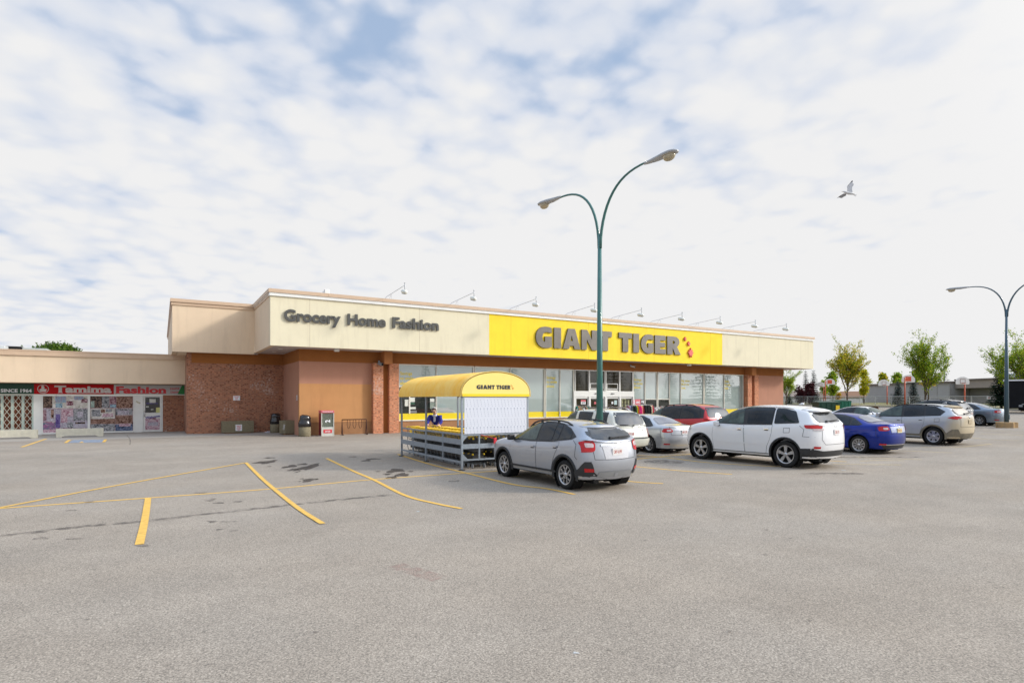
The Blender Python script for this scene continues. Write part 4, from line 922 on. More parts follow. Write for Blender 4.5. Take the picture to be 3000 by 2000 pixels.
    for x in (h, -h):
        for sgn in (1, -1): m.lathe([(ra, 0), (ra, .42)], (x, sgn*(Wd+.1)-(.42 if sgn > 0 else 0), s['r']+.01), ax='Y', n=36)
    cut = m.build('cut', M_well)
    bo = o1.modifiers.new('b', 'BOOLEAN'); bo.operation = 'DIFFERENCE'; bo.object = cut; bo.solver = 'EXACT'
    dg = bpy.context.evaluated_depsgraph_get(); res = bpy.data.meshes.new_from_object(o1.evaluated_get(dg)); bpy.data.objects.remove(o1); bpy.data.objects.remove(cut)
    for p in res.polygons: p.use_smooth = True
    return res, bvh
def patch_into(m, bvh, poly, mode, off, grid=.09, mi=0):
    """flat outline projected onto the body: mode L/R side view (x,z), B/F rear/front view (y,z), T top view (x,y)"""
    t = bmesh.new()
    mk = {'L': lambda a, b: (a, 3, b), 'R': lambda a, b: (a, -3, b), 'B': lambda a, b: (-5, a, b), 'F': lambda a, b: (5, a, b), 'T': lambda a, b: (a, b, 4)}[mode]
    dr = {'L': (0,-1,0), 'R': (0,1,0), 'B': (1,0,0), 'F': (-1,0,0), 'T': (0,0,-1)}[mode]; dr = Vector(dr)
    t.faces.new([t.verts.new(mk(a, b)) for a, b in poly])
    lo = [min(p[k] for p in poly) for k in (0, 1)]; hi = [max(p[k] for p in poly) for k in (0, 1)]
    axes = {'L': (0, 2), 'R': (0, 2), 'B': (1, 2), 'F': (1, 2), 'T': (0, 1)}[mode]
    for k in (0, 1):
        v = math.floor(lo[k]/grid)*grid+grid+.0007
        while v < hi[k]:
            co = [0,0,0]; no = [0,0,0]; co[axes[k]] = v; no[axes[k]] = 1
            bmesh.ops.bisect_plane(t, geom=t.verts[:]+t.edges[:]+t.faces[:], dist=1e-5, plane_co=co, plane_no=no); v += grid
    bmesh.ops.triangulate(t, faces=t.faces)
    mp = {}
    for v in t.verts:
        hit, nrm, _, _ = bvh.ray_cast(v.co, dr)
        if hit is None or (mode in 'LR' and abs(nrm.x) > .90): mp[v] = None; continue
        if nrm.dot(dr) > 0: nrm = -nrm
        mp[v] = (m.bm.verts.new(hit+(nrm*.5-dr*.5).normalized()*off), abs(nrm.dot(dr)))
    for f in t.faces:
        q = [mp[v] for v in f.verts]
        if None in q or min(a[1] for a in q) < (.03 if mode in 'LR' else .22): continue
        p = [a[0].co for a in q]
        if max((p[i]-p[i-1]).length for i in range(3)) > grid*(6 if mode in 'LR' else 3.4): continue
        try: q = m.bm.faces.new([a[0] for a in q]); q.material_index = mi; q.smooth = True
        except ValueError: pass
    for v in [v for v in m.bm.verts if not v.link_faces]: m.bm.verts.remove(v)
    t.free()
def wheel_meshes(r, w, kind, rimr):
    m = MB(); m.lathe([(rimr, -w/2+.01), (r-.03, -w/2), (r-.008, -w/2+.025), (r, -w/2+.05), (r, w/2-.05), (r-.008, w/2-.025), (r-.03, w/2), (rimr, w/2-.01), (rimr-.01, w/2-.04), (rimr-.01, -w/2+.04)], ax='Y', n=36, caps=False); 
    m.lathe([(rimr, -w/2+.07), (.02, -w/2+.07)], ax='Y', n=24, mi=1); m.lathe([(rimr-.002, w/2-.09), (.02, w/2-.09)], ax='Y', n=24, mi=1); bmesh.ops.remove_doubles(m.bm, verts=m.bm.verts, dist=1e-5)
    tyre = m.bm; me = bpy.data.meshes.new('wheel'); bmesh.ops.recalc_face_normals(tyre, faces=tyre.faces); tyre.to_mesh(me); me.materials.append(M_rubber); me.materials.append(M_well); tyre.free()
    m = MB(); yo = w/2-.03; R = rimr
    m.lathe([(R+.004, yo+.02), (R-.018, yo+.022), (R-.028, yo+.0), (R-.03, -.02)], ax='Y', n=36, caps=False)
    hub = .06; n = {'y5': 5, 's5': 5, 'm10': 10, 'c6': 6, 'm7': 7, 'm8': 8}[kind]
    def spoke(a, r0, r1, w0, w1, a2=None, th=.03):
        ca, sa = math.cos(a), math.sin(a); b = a if a2 is None else a2; cb, sb = math.cos(b), math.sin(b)
        pts = []
        for (c, s_, rr, ww) in ((ca, sa, r0, w0), (cb, sb, r1, w1)):
            for q in (-1, 1): pts.append((rr*c-q*ww/2*s_, rr*s_+q*ww/2*c))
        p = [pts[0], pts[1], pts[3], pts[2]]
        m.prism(p, yo-th, yo+.004, lambda x, z, y: (x, y, z))
    for k in range(n):
        a = 2*PI*k/n+PI/2
        if kind == 'y5':
            spoke(a, .04, R*.52, .05, .085)
            for q in (-.34, .34): spoke(a+q*.35, R*.45, R-.01, .045, .035, a+q)
        elif kind == 's5': spoke(a, .05, R-.01, .06, .105, th=.05)
        elif kind in ('m10', 'm8'):
            for q in (-.11, .11): spoke(a+q*.3, .05, R-.01, .022, .022, a+q, th=.03)
        elif kind == 'm7': spoke(a, .05, R-.01, .07, .075)
        elif kind == 'c6': spoke(a, .05, R-.01, .09, .14, th=.02)
    m.lathe([(.001, yo+.02), (.035, yo+.018), (.055, yo+.008), (.065, yo-.02)], ax='Y', n=16)
    bmesh.ops.recalc_face_normals(m.bm, faces=m.bm.faces)
    ri = bpy.data.meshes.new('rim'); m.bm.to_mesh(ri); m.bm.free(); ri.materials.append(M_rim)
    return me, ri
def rounded(poly, k=.25):                    # cut the corners once (soft outline)
    out = []; n = len(poly)
    for i in range(n):
        a, b, c = poly[i-1], poly[i], poly[(i+1) % n]
        def pt(p, q, d):
            L = math.hypot(q[0]-p[0], q[1]-p[1]) or 1; t = min(d/L, .45); return (p[0]+(q[0]-p[0])*t, p[1]+(q[1]-p[1])*t)
        out += [pt(b, a, k), pt(b, c, k)]
    return out
def warp(s, mid, rear, roof, low=0.0):
    """raises belt line, tail and roof of a car description by the given amounts (m)"""
    def dz(x, z):
        w = min(1, max(0, (-x-1.2)/.8)); a = lerp(mid, rear, w); lo = low*w
        if z <= .30: return 0
        if z <= .95: t = (z-.30)/.65; return lerp(lo if z > .4 else 0, a, t)
        return lerp(a, roof, min(1, (z-.95)/.5))
    P = lambda q: [(x, z+dz(x, z)) for x, z in q]; R = lambda q: [(y, z+dz(-3, z)) for y, z in q]; Fm = lambda q: [(y, z+dz(0, z)) for y, z in q]
    D = dict(s); D['top'] = P(s['top']); D['belt'] = P(s['belt']); D['gt'] = P(s['gt']); D['zh0'] = s['zh0']+mid*.7; D['zbr'] = s['zbr']+dz(-3, s['zbr']); D['ws'] = Fm(s['ws'])
    if s.get('band'): D['band'] = P(s['band'])
    if s.get('rwm') != 'T': D['rw'] = R(s['rw'])
    if s.get('rwband'): D['rwband'] = R(s['rwband'])
    D['doors'] = [P(q) for q in s['doors']]; D['tails'] = [(P(a) if a else a, R(b) if b else b, [R(q) for q in c] if c else c) for a, b, c in s['tails']]
    D['fog'] = [R(q) for q in s.get('fog', [])]
    if s.get('hi'): D['hi'] = R(s['hi'])
    D['mir'] = P([s['mir']])[0]; y, z, a, b = s['plate']; D['plate'] = (y, z+dz(-3, z), a, b); D['badges'] = [(y, z+dz(-3, z), a, b) for y, z, a, b in s['badges']] if s.get('badges') else []
    if s.get('wiper'): D['wiper'] = R(s['wiper'])
    if s.get('antenna'): D['antenna'] = P([s['antenna']])[0]
    D['heads'] = [(P(a), Fm(b)) for a, b in s.get('heads', [])]
    def tr(q, m): return P(q) if m in 'SLR' else R(q) if m[0] == 'B' else q
    D['trims'] = [(n, [(tr(q, m), m) for q, m in sp], mt, o) for n, sp, mt, o in s.get('trims', [])]; D['seams'] = [(tr(q, m), m) for q, m in s.get('seams', [])]
    return D
def make_car(s, name, label, cat, loc, rz, sc=1.0):
    body, bvh = car_body_mesh(s); P = s['paint']; Wd = s['w']/2; h = s['wb']/2; r = s['r']
    root = thing(name, label, cat, loc, rz); root.scale = (sc, sc, sc)
    def link(nm, me, par=root, mats=None):
        o = bpy.data.objects.new(nm, me); COL.objects.link(o); o.parent = par
        if mats:
            me.materials.clear(); [me.materials.append(q) for q in mats]
        return o
    bo = link('body', body, mats=[P])
    def pt(nm, specs, mt, off=.006, par=root, grid=.09):
        m = MB()
        for poly, mode in specs: patch_into(m, bvh, poly, mode, off, grid)
        return m.build(nm, mt, par, rel=False)
    flip = lambda poly: [(-a, b) for a, b in poly]
    # arch liners
    ra = r+s.get('gap', .065)-.004
    for x in (h, -h):
        for sg in (1, -1):
            m = MB(); n = 28; A = [m.bm.verts.new((x+ra*math.cos(2*PI*k/n), sg*(Wd-.035), r+.01+ra*math.sin(2*PI*k/n))) for k in range(n)]; Bv = [m.bm.verts.new((x+ra*math.cos(2*PI*k/n), sg*(Wd-.31), r+.01+ra*math.sin(2*PI*k/n))) for k in range(n)]
            for k in range(n):
                if math.sin(2*PI*(k+.5)/n) > -.75: m.bm.faces.new((A[k], A[(k+1) % n], Bv[(k+1) % n], Bv[k]))
            m.build('wheel_arch_liner', M_well, root, rel=False, recalc=False)
    # underbody
    m = MB(); m.box(s['xr']+.35, s['xf']-.35, -Wd+.32, Wd-.32, zs_ := s['zs']-.06, s['zs']+.05); m.bar((s['xr']+.2, Wd*.55, s['zs']-.03), (s['xr']+.75, Wd*.55, s['zs']-.03), .15, .09); m.build('underbody', M_well, root, rel=False)
    # wheels
    tw = s.get('tw', .22); wm, rm = wheel_meshes(r, tw, s['rimk'], s.get('rimr', r-.115))
    for x in (h, -h):
        for sg in (1, -1):
            w = link('wheel', wm); w.location = (x, sg*(Wd-tw/2-.035), r); w.rotation_euler = (0, 0 if sg > 0 else 0, 0 if sg > 0 else PI)
            rr_ = link('rim', rm, w); 
    # glazing
    gt, belt = s['gt'], s['belt']; zb = lambda x: pl_interp(belt, x)+.025
    def win(b0, t0, b1, t1):                 # front-bottom x, front-top x, rear-bottom x, rear-top x  (b0 > b1)
        top = [(x, z) for x, z in sorted(gt, reverse=True) if t1 < x < t0]
        return [(b0, zb(b0))]+[(t0, pl_interp(gt, t0))]+top+[(t1, pl_interp(gt, t1))]+[(b1, zb(b1)), ((b0+b1)/2, zb((b0+b1)/2))]
    band = s.get('band')
    if band:
        for sg, md in ((1, 'L'), (-1, 'R')): pt('window_surround', [(band, md)], s.get('bandm', M_dark), .006, grid=.045)
    for k, wq in enumerate(s['wins']):
        poly = win(*wq[:4]) if not isinstance(wq[0], tuple) else wq[0]
        mt = M_lite if (k == 0 and not s.get('dark1')) else M_tint
        for md in ('L', 'R'): pt('side_window', [(rounded(poly, .03), md)], mt, .012, grid=.045)
    pt('windscreen', [(rounded(s['ws'], .08), 'F')], M_tint if s.get('wsd') else M_lite, .008)
    if s.get('rwband'): pt('rear_window_surround', [(rounded(s['rwband'], .06), s.get('rwm', 'B'))], s.get('rwbm', M_dark), .006)
    rw = pt('rear_window', [(rounded(s['rw'], .08), s.get('rwm', 'B'))], s.get('rwmat', M_rear), .011)
    # doors: narrow gap and panel
    for poly in s.get('doors', []):
        cx = sum(p[0] for p in poly)/len(poly); cz = sum(p[1] for p in poly)/len(poly)
        big = [(a+(.007 if a > cx else -.007), b+(.005 if b > cz else -.006)) for a, b in poly]
        for md in ('L', 'R'):
            pt('door_gap', [(big, md)], M_seamc, .0025); d = pt('door', [(poly, md)], s.get('doorp', P), .005)
            hx, hz = min(p[0] for p in poly)+s.get('hdx', .14), zb(cx)-s.get('hdz', .14)
            if s.get('handles', 1):
                m = MB(); patch_into(m, bvh, rounded([(hx-.09, hz-.02),(hx+.09, hz-.02),(hx+.09, hz+.02),(hx-.09, hz+.02)], .02), md, .03, .05); patch_into(m, bvh, [(hx-.07, hz-.045),(hx+.07, hz-.045),(hx+.05, hz-.02),(hx-.05, hz-.02)], md, .009, .05, 1)
                m.build('handle', [s.get('hm', P), M_seamc], d, rel=False)
    # seams
    for poly, mode in s.get('seams', []):
        m = MB()
        for (a, b), (c, e) in zip(poly, poly[1:]):
            L = math.hypot(c-a, e-b); nx, nz = -(e-b)/L*.005, (c-a)/L*.005
            for md in (('L', 'R') if mode == 'S' else (mode,)): patch_into(m, bvh, [(a+nx, b+nz),(c+nx, e+nz),(c-nx, e-nz),(a-nx, b-nz)], md, .004, .12)
        m.build('panel_seam', M_seamc, root, rel=False)
    # lights
    for side, rear, wh in s['tails']:
        for sg, md in ((1, 'L'), (-1, 'R')):
            sp = [(rounded(side, .02), md)] if side else []
            fr = [(rounded([(a*sg, b) for a, b in rear], .02), 'B')] if rear else []
            t = pt('tail_light', sp+fr, M_tail, .014, grid=.03)
            if wh: pt('clear_lens', [(rounded([(a*sg, b) for a, b in q], .015), 'B') for q in wh], M_tailw, .019, par=t, grid=.03)
    for poly in s.get('fog', []):
        for sg in (1, -1): pt('reflector', [([(a*sg, b) for a, b in poly], 'B')], M_tail, .016, grid=.06)
    for side, front in s.get('heads', []):
        for sg, md in ((1, 'L'), (-1, 'R')): pt('headlight', [(side, md), ([(a*sg, b) for a, b in front], 'F')], mat('headlight lens', (.55,.56,.56), .08, coat=1, noise=(9,.3)), .012, grid=.06)
    if s.get('hi'): pt('high_brake_light', [(s['hi'], 'B')], M_tail, .012, grid=.05)
    # trims
    for nm, specs, mt, off in s.get('trims', []):
        sp = []
        for poly, mode in specs:
            if mode == 'S': sp += [(poly, 'L'), (poly, 'R')]
            elif mode == 'B2': sp += [(poly, 'B'), (flip(poly), 'B')]
            else: sp.append((poly, mode))
        pt(nm, sp, mt, off)
    if s.get('archtrim'):
        aw, rb = s['archtrim'], r+s.get('gap', .065)-.002
        for x in (h, -h):
            for sg in (1, -1):
                m = MB(); n = 20; ring = []
                for k in range(n+1):
                    a = lerp(rad(-14), rad(194), k/n); q = []
                    for rr__, o2 in ((rb, -.03), (rb, .012), (rb+aw, .012), (rb+aw, -.004)):
                        xx_, zz_ = x+rr__*math.cos(a), r+.01+rr__*math.sin(a)
                        hit, nn, _, _ = bvh.ray_cast(Vector((xx_, sg*3, max(zz_, s['zs']+.03))), Vector((0,-sg,0)))
                        yy = abs(hit.y) if hit and abs(hit.y) > Wd*.8 else Wd*.9
                        q.append(m.bm.verts.new((xx_, sg*(yy+o2), zz_)))
                    ring.append(q)
                for a_, b_ in zip(ring, ring[1:]):
                    for j in range(3): f = m.bm.faces.new((a_[j], a_[j+1], b_[j+1], b_[j])); f.smooth = True
                m.build('wheel_arch_trim', s.get('archm', M_clad), root, rel=False)
    # roof rails
    if s.get('rails'):
        x0, x1, yy, mt, rh = s['rails']
        for sg in (1, -1):
            m = MB(); pts = []
            for k in range(11):
                x = lerp(x0, x1, k/10); hit = bvh.ray_cast(Vector((x, sg*yy, 4)), Vector((0,0,-1)))[0]; lift = rh*min(1, min(k, 10-k)/1.2); pts.append((x, sg*yy, hit.z+lift+.005))
            for p, q in zip(pts, pts[1:]): m.bar(p, q, .035, .03, up=(0,1,0))
            for k in (0, 3, 7, 10): hit = bvh.ray_cast(Vector((pts[k][0], sg*yy, 4)), Vector((0,0,-1)))[0]; m.bar((pts[k][0], sg*yy, hit.z-.01), (pts[k][0], sg*yy, pts[k][2]), .07, .03)
            m.build('roof_rail', mt, root, rel=False)
    # mirrors
    mx, mz = s['mir']
    for sg in (1, -1):
        hit = bvh.ray_cast(Vector((mx, sg*3, mz)), Vector((0,-sg,0)))[0]; y = abs(hit.y) if hit else Wd*.9
        m = MB(); m.bar((mx, sg*(y-.03), mz-.06), (mx, sg*(y+.10), mz-.03), .07, .05, mi=1)
        q_ = MB(); q_.box(mx-.05, mx+.06, sg*(y+.16)-.10, sg*(y+.16)+.10, mz-.065, mz+.085); q_.bevel(.035, 3); tmp = bpy.data.meshes.new('t'); q_.bm.to_mesh(tmp); q_.bm.free(); m.mesh(tmp)
        m.build('mirror', [s.get('mirm', P), M_dark], root, rel=False)
    # wiper, plate, badge
    if s.get('wiper'):
        (y0, z0), (y1, z1) = s['wiper']
        def onb(y, z, o): hh, nn, _, _ = bvh.ray_cast(Vector((-5, y, z)), Vector((1,0,0))); return hh+Vector((-o, 0, o*.5))
        m = MB(); a, b = onb(y0, z0, .03), onb(y1, z1, .03); m.bar(a, b, .022, .02); c = a.lerp(b, .55); m.bar(c+Vector((-.01,0,-.012)), b+Vector((-.012,(y1-y0)*.25,.0)), .016, .03); m.lathe([(.03,-.03),(.03,.03)], a, ax='X', n=8); m.build('rear_wiper', M_dark, root, rel=False)
    y, z, pw, ph = s['plate']
    hit = bvh.ray_cast(Vector((-5, y, z)), Vector((1,0,0)))[0]
    m = MB(); m.box(hit.x-.022, hit.x+.03, y-pw/2, y+pw/2, z-ph/2, z+ph/2); pp = m.build('number_plate', s.get('pm', M_plate), root, rel=False)
    BK = lambda x, y, z: Matrix.Translation((x, y, z)) @ Matrix.Rotation(-PI/2, 4, 'Z') @ Matrix.Rotation(PI/2, 4, 'X')
    if s.get('ptxt'): m = MB(); m.mesh(text_on(BK(hit.x-.0235, y, z), s['ptxt'], pw*.8, .02, ph*.5)); m.build('plate_characters', mat('plate ink', (.45,.08,.06), .6), pp, rel=False)
    for (yy, zz, ww, hh) in s.get('badges', []):
        hit = bvh.ray_cast(Vector((-5, yy, zz)), Vector((1,0,0)))[0]; m = MB(); m.lathe([(.001,-.012),(ww*.7,-.012),(ww,-.006),(ww,.004)], (hit.x-.004, yy, zz), ax='X', n=16, sx=1, sy=hh/ww); m.build('badge', M_chrome, root, rel=False)
    if s.get('spoiler'):
        x0, x1, yw, z0, th = s['spoiler']; m = MB(); n = 12; prev = None; x0 += .10
        for k in range(n+1):
            y = lerp(-yw, yw, k/n); c = 1-abs(2*k/n-1)**4; hh = bvh.ray_cast(Vector((x0, y, 4)), Vector((0,0,-1)))[0]; zf = hh.z+.004; xt = lerp(x0-.12, x1, c); dr = (z0-zf)*-1+.0
            sl = (x0-xt)*.20; ring = [m.bm.verts.new(q) for q in ((x0, y, zf), ((x0+xt)/2, y, zf-sl*.35), (xt, y, zf-sl), (xt+.015, y, zf-sl-.035), (x0-.06, y, zf-.09))]
            if prev:
                for j in range(5): f = m.bm.faces.new((prev[j], prev[(j+1) % 5], ring[(j+1) % 5], ring[j])); f.smooth = j < 2
            else: m.bm.faces.new(ring)
            prev = ring
        m.bm.faces.new(prev[::-1]); m.build('spoiler', s.get('spm', P), root, rel=False)
    if s.get('antenna'):
        ax_, az_ = s['antenna']; m = MB(); m.prism([(0,0),(-.16,0),(-.16,.05),(-.12,.06)], -.02, .02, lambda a, b, p: (ax_+a, p, az_+b)); m.build('antenna_fin', P, root, rel=False)
    if s.get('extra'): s['extra'](root, bvh)
    return root
# ---- 1 silver compact crossover
P_silver = paint('silver', (.40,.42,.46), .6, .34)
def wheelcut(h, r, a0, a1, R=None): return arc(-h, r, R or r+.13, a0, a1)
s1 = dict(xf=2.24, xr=-2.21, w=1.78, zs=.27, wb=2.64, r=.34, zh0=.86, top=[(1.08,1.05),(.22,1.50),(-.45,1.555),(-1.62,1.47),(-2.03,1.10),(-2.07,1.05)], wr=.60, wbelt=.83,
  belt=[(1.1,.93),(.6,.96),(-.6,1.0),(-1.5,1.07),(-2,1.08)], zbr=1.02, paint=P_silver, rimk='y5', rimr=.235, archtrim=.07, gt=[(1.0,1.0),(.62,1.26),(.28,1.40),(-.1,1.455),(-.5,1.46),(-.95,1.415),(-1.3,1.32),(-1.62,1.14)],
  wins=[(.88,.62,-.16,-.12),(-.26,-.21,-.80,-.76),(-.85,-.81,-1.04,-1.0),(-1.12,-1.10,-1.52,-1.44)],
  band=[(1.0,.965),(.62,1.285),(.28,1.43),(-.1,1.48),(-.5,1.485),(-.95,1.445),(-1.3,1.35),(-1.66,1.14),(-1.55,1.075),(-.8,1.0),(0,.965)],
  ws=[(-.62,1.10),(.62,1.10),(.52,1.46),(-.52,1.46)], rw=[(-.66,1.10),(-.60,1.30),(-.53,1.42),(.53,1.42),(.60,1.30),(.66,1.10),(.35,1.04),(-.35,1.04)],
  doors=[[(.93,.92),(.97,.6),(.90,.34),(-.20,.34),(-.20,.97)], [(-.225,.97),(-.225,.34),(-.80,.34)]+arc(-1.32,.34,.50,178-170,62,6)[0:0]+[(-.86,.50),(-.93,.66),(-1.02,.80),(-1.10,.92),(-1.12,1.01)]],
  tails=[([(-1.80,1.00),(-1.93,1.04),(-2.25,1.02),(-2.25,.78),(-2.02,.80),(-1.90,.90)], [(.88,1.00),(.58,.99),(.56,.95),(.58,.83),(.63,.80),(.88,.79)], [[(.78,.965),(.62,.96),(.60,.93),(.61,.88),(.77,.88)]])],
  fog=[[(.80,.50),(.62,.49),(.60,.43),(.78,.43)]], hi=[(-.16,1.475),(.16,1.475),(.14,1.445),(-.14,1.445)], rails=(.45,-1.25,.56,M_clad,.055), mir=(.84,1.02), mirm=M_dark, wiper=((.12,1.075),(-.35,1.10)), plate=(0,.79,.30,.155), ptxt='CMY-6199', badges=[(0,.955,.055,.03)], spoiler=(-1.55,-1.80,.53,1.49,.06), hm=P_silver,
  heads=[([(2.3,.82),(1.95,.88),(1.86,.80),(2.0,.72),(2.3,.70)], [(.50,.80),(.85,.83),(.85,.70),(.55,.70)])],
  trims=[('lower_cladding', [([(-1.0,.40),(.95,.40),(.95,.27),(-1.0,.27)],'S'), ([(-1.68,.42),(-1.85,.50),(-1.98,.62),(-2.3,.62),(-2.3,.27),(-1.72,.27)],'S'), ([(.89,.27),(.89,.60),(.66,.59),(.60,.46),(.60,.27)],'B2')], M_clad, .012),
         ('skid_plate', [([(-.52,.33),(-.48,.43),(.48,.43),(.52,.33)],'B')], M_silv, .012), ('plate_recess', [([(-.40,.885),(-.34,.66),(.34,.66),(.40,.885)],'B')], mat('white plate recess',(.55,.55,.57),.4), .008), ('chrome_garnish', [([(-.44,.90),(-.44,.94),(.44,.94),(.44,.90)],'B')], paint('bright silver',(.62,.64,.67),.5,.25), .018),
         ('tow_cover', [([(-.05,.33),(.05,.33),(.05,.40),(-.05,.40)],'B')], P_silver, .018)],
  seams=[([(-1.62,1.06),(-1.75,.95),(-1.72,.72),(-1.80,.66)],'S'), ([(-.66,1.04),(-.60,.66),(0,.645),(.60,.66),(.66,1.04)],'B')])
def car_at(u, v, side_x, ycar, s, *a, **k): pass
make_car(warp(s1, .07, .14, .055), 'parked_car', 'silver compact crossover with black cladding parked beside the cart corral', 'car', (8.82, 12.39, 0), rad(92.1))
# ---- 2 white large SUV
P_white = paint('white', (.80,.80,.80), 0, .3, .01)
s2 = dict(xf=2.40, xr=-2.42, w=1.94, zs=.30, wb=2.915, r=.385, zh0=1.00, top=[(1.05,1.20),(.30,1.66),(-.6,1.735),(-1.95,1.66),(-2.28,1.22),(-2.32,1.17)], wr=.66, wbelt=.90, tt=.05, r4=.03, r5=.04,
  belt=[(1.1,1.08),(0,1.10),(-1.2,1.13),(-2.2,1.17)], zbr=1.12, paint=P_white, rimk='s5', rimr=.265, archtrim=.05, gt=[(1.02,1.14),(.7,1.36),(.35,1.53),(0,1.60),(-.6,1.63),(-1.3,1.60),(-1.72,1.52),(-1.95,1.22)],
  wins=[(.92,.62,-.10,-.02),(-.22,-.16,-1.02,-.98),(-1.10,-1.06,-1.86,-1.66)], band=[(1.0,1.105),(.68,1.39),(.33,1.56),(0,1.63),(-.6,1.66),(-1.02,1.65),(-1.05,1.12),(0,1.09)],
  ws=[(-.70,1.24),(.70,1.24),(.58,1.62),(-.58,1.62)], rw=[(-.66,1.20),(-.58,1.50),(.58,1.50),(.66,1.20)], rwband=[(-.66,1.30),(-.58,1.57),(.58,1.57),(.66,1.30)],
  doors=[[(.95,1.06),(.98,.75),(.92,.36),(-.16,.36),(-.12,1.08)], [(-.145,1.08),(-.185,.36),(-.86,.36),(-.90,.55),(-1.0,.74),(-1.05,.9),(-1.06,1.11)]],
  tails=[([(-2.0,1.12),(-2.5,1.13),(-2.5,1.0),(-2.06,1.02)], [(.97,1.12),(.58,1.10),(.61,1.01),(.97,1.01)], [[(.88,1.01),(.55,1.0),(.58,.955),(.86,.955)]])], fog=[[(.86,.56),(.68,.55),(.68,.50),(.86,.50)]],
  hi=[(-.18,1.66),(.18,1.66),(.18,1.63),(-.18,1.63)], rails=(.25,-1.55,.62,M_chrome,.025), mir=(.76,1.09), mirm=P_white, wiper=((.25,1.21),(-.22,1.24)), plate=(-.02,.90,.30,.155), ptxt='CDK-711', badges=[(0,1.08,.05,.02)], spoiler=(-1.85,-2.20,.60,1.69,.07), antenna=(-1.35,1.72), hdz=.15, hdx=.17, hm=M_chrome,
  heads=[([(2.5,.98),(2.05,1.0),(2.1,.86),(2.5,.84)], [(.45,.96),(.9,.98),(.9,.85),(.5,.86)])],
  trims=[('lower_cladding', [([(-.95,.37),(.95,.37),(.95,.28),(-.95,.28)],'S'), ([(-1.92,.50),(-2.5,.52),(-2.5,.30),(-1.95,.30)],'S'), ([(.97,.28),(.97,.50),(.6,.44),(-.6,.44),(-.97,.50),(-.97,.28)],'B'), ([(2.6,.45),(1.95,.45),(1.95,.28),(2.6,.28)],'S')], M_clad, .010),
         ('tailgate_strip', [([(-.52,1.075),(.52,1.075),(.52,1.055),(-.52,1.055)],'B')], M_chrome, .012), ('door_moulding', [([(-.85,.62),(.90,.60),(.90,.57),(-.85,.59)],'S')], P_white, .016)],
  seams=[([(-.60,1.14),(-.64,.72),(-.52,.60),(.52,.60),(.64,.72),(.60,1.14)],'B'), ([(-1.88,1.1),(-2.02,.98),(-1.98,.80),(-2.5,.78)],'S'), ([(-1.42,1.03),(-1.42,.90),(-1.60,.90),(-1.60,1.03),(-1.42,1.03)],'S')])
gp = GP(2362-10, 1362)
s2.update(xf=2.31, xr=-2.48)
make_car(warp(s2, .11, .15, .10, .07), 'parked_car', 'large white off road wagon with chrome five spoke wheels in the front row', 'car', (17.13, 12.65, 0), rad(94.5), 1.05)
# ---- sedans
def sedan(L, w, hgt, wb, r, paint_, rimk, **k):
    xf = wb/2+.93; xr = xf-L; f = hgt/1.46
    d = dict(xf=xf, xr=xr, w=w, zs=.20, wb=wb, r=r, zh0=.76*f, top=[(1.10,.98*f),(.28,1.40*f),(-.30,1.45*f),(-.98,1.38*f),(xr+.68,1.075*f),(xr+.14,1.045*f)], wr=.57*w/1.76, wbelt=w/2-.055, tt=.07, r4=.03, r5=.05, wg=.80,
      belt=[(1.1,.88*f),(0,.93*f),(-1.0,.97*f),(-2,1.0*f)], zbr=.985*f, paint=paint_, rimk=rimk, rimr=k.pop('rimr', .21), gap=.05,
      gt=[(1.0,.95*f),(.6,1.18*f),(.25,1.325*f),(-.2,1.365*f),(-.65,1.34*f),(-1.05,1.235*f),(-1.45,1.03*f)], wins=[(.86,.56,-.22,-.16),(-.32,-.27,-1.0,-.93),(-1.07,-1.03,-1.36,-1.22)],
      band=[(.98,.925*f),(.58,1.20*f),(.25,1.35*f),(-.2,1.39*f),(-.65,1.365*f),(-1.05,1.265*f),(-1.47,1.02*f),(-1.36,.985*f),(0,.945*f)],
      ws=[(-.62,1.03*f),(.62,1.03*f),(.50,1.36*f),(-.50,1.36*f)], rw=[(xr+.70,-.62),(xr+.70,.62),(-1.10,.47),(-1.10,-.47)], rwm='T',
      doors=[[(.90,.86*f),(.95,.6),(.88,.28),(-.28,.28),(-.27,.92*f)], [(-.295,.92*f),(-.305,.28),(-.80,.28),(-.90,.50),(-1.0,.66),(-1.08,.82),(-1.1,.95*f)]],
      tails=[([(xr+.28,.94*f),(xr-.1,.94*f),(xr-.1,.80*f),(xr+.36,.86*f)], [(w/2,.94*f),(w/2-.33,.92*f),(w/2-.36,.82*f),(w/2-.2,.79*f),(w/2,.80*f)], [[(w/2-.16,.90*f),(w/2-.30,.90*f),(w/2-.30,.84*f),(w/2-.16,.83*f)]])],
      mir=(.78,.98*f), plate=(0,.80*f,.30,.155), badges=[(0,.90*f,.05,.035)], hdz=.12, heads=[([(xf+.05,.74*f),(xf-.42,.84*f),(xf-.42,.72*f),(xf,.62*f)], [(.42,.70*f),(.8,.76*f),(.8,.62*f),(.45,.62*f)])], fog=[[(w/2-.1,.40),(w/2-.26,.39),(w/2-.26,.35),(w/2-.1,.35)]],
      seams=[([(-w/2+.26,1.0*f),(-w/2+.3,.70*f),(w/2-.3,.70*f),(w/2-.26,1.0*f)],'B'), ([(xr+.42,.95*f),(xr+.40,.60),(xr-.1,.58)],'S')])
    d.update(k); return d
s3 = sedan(4.54, 1.76, 1.465, 2.60, .315, paint('light silver', (.50,.52,.55), .55, .32), 'm8', ptxt='BRF-270', rwmat=mat('pale rear glass', (.20,.21,.24), .05, spec=.9, noise=(1.5,.3)),
   trims=[('boot_strip', [([(-.48,.885),(.48,.885),(.48,.865),(-.48,.865)],'B')], M_chrome, .014)])
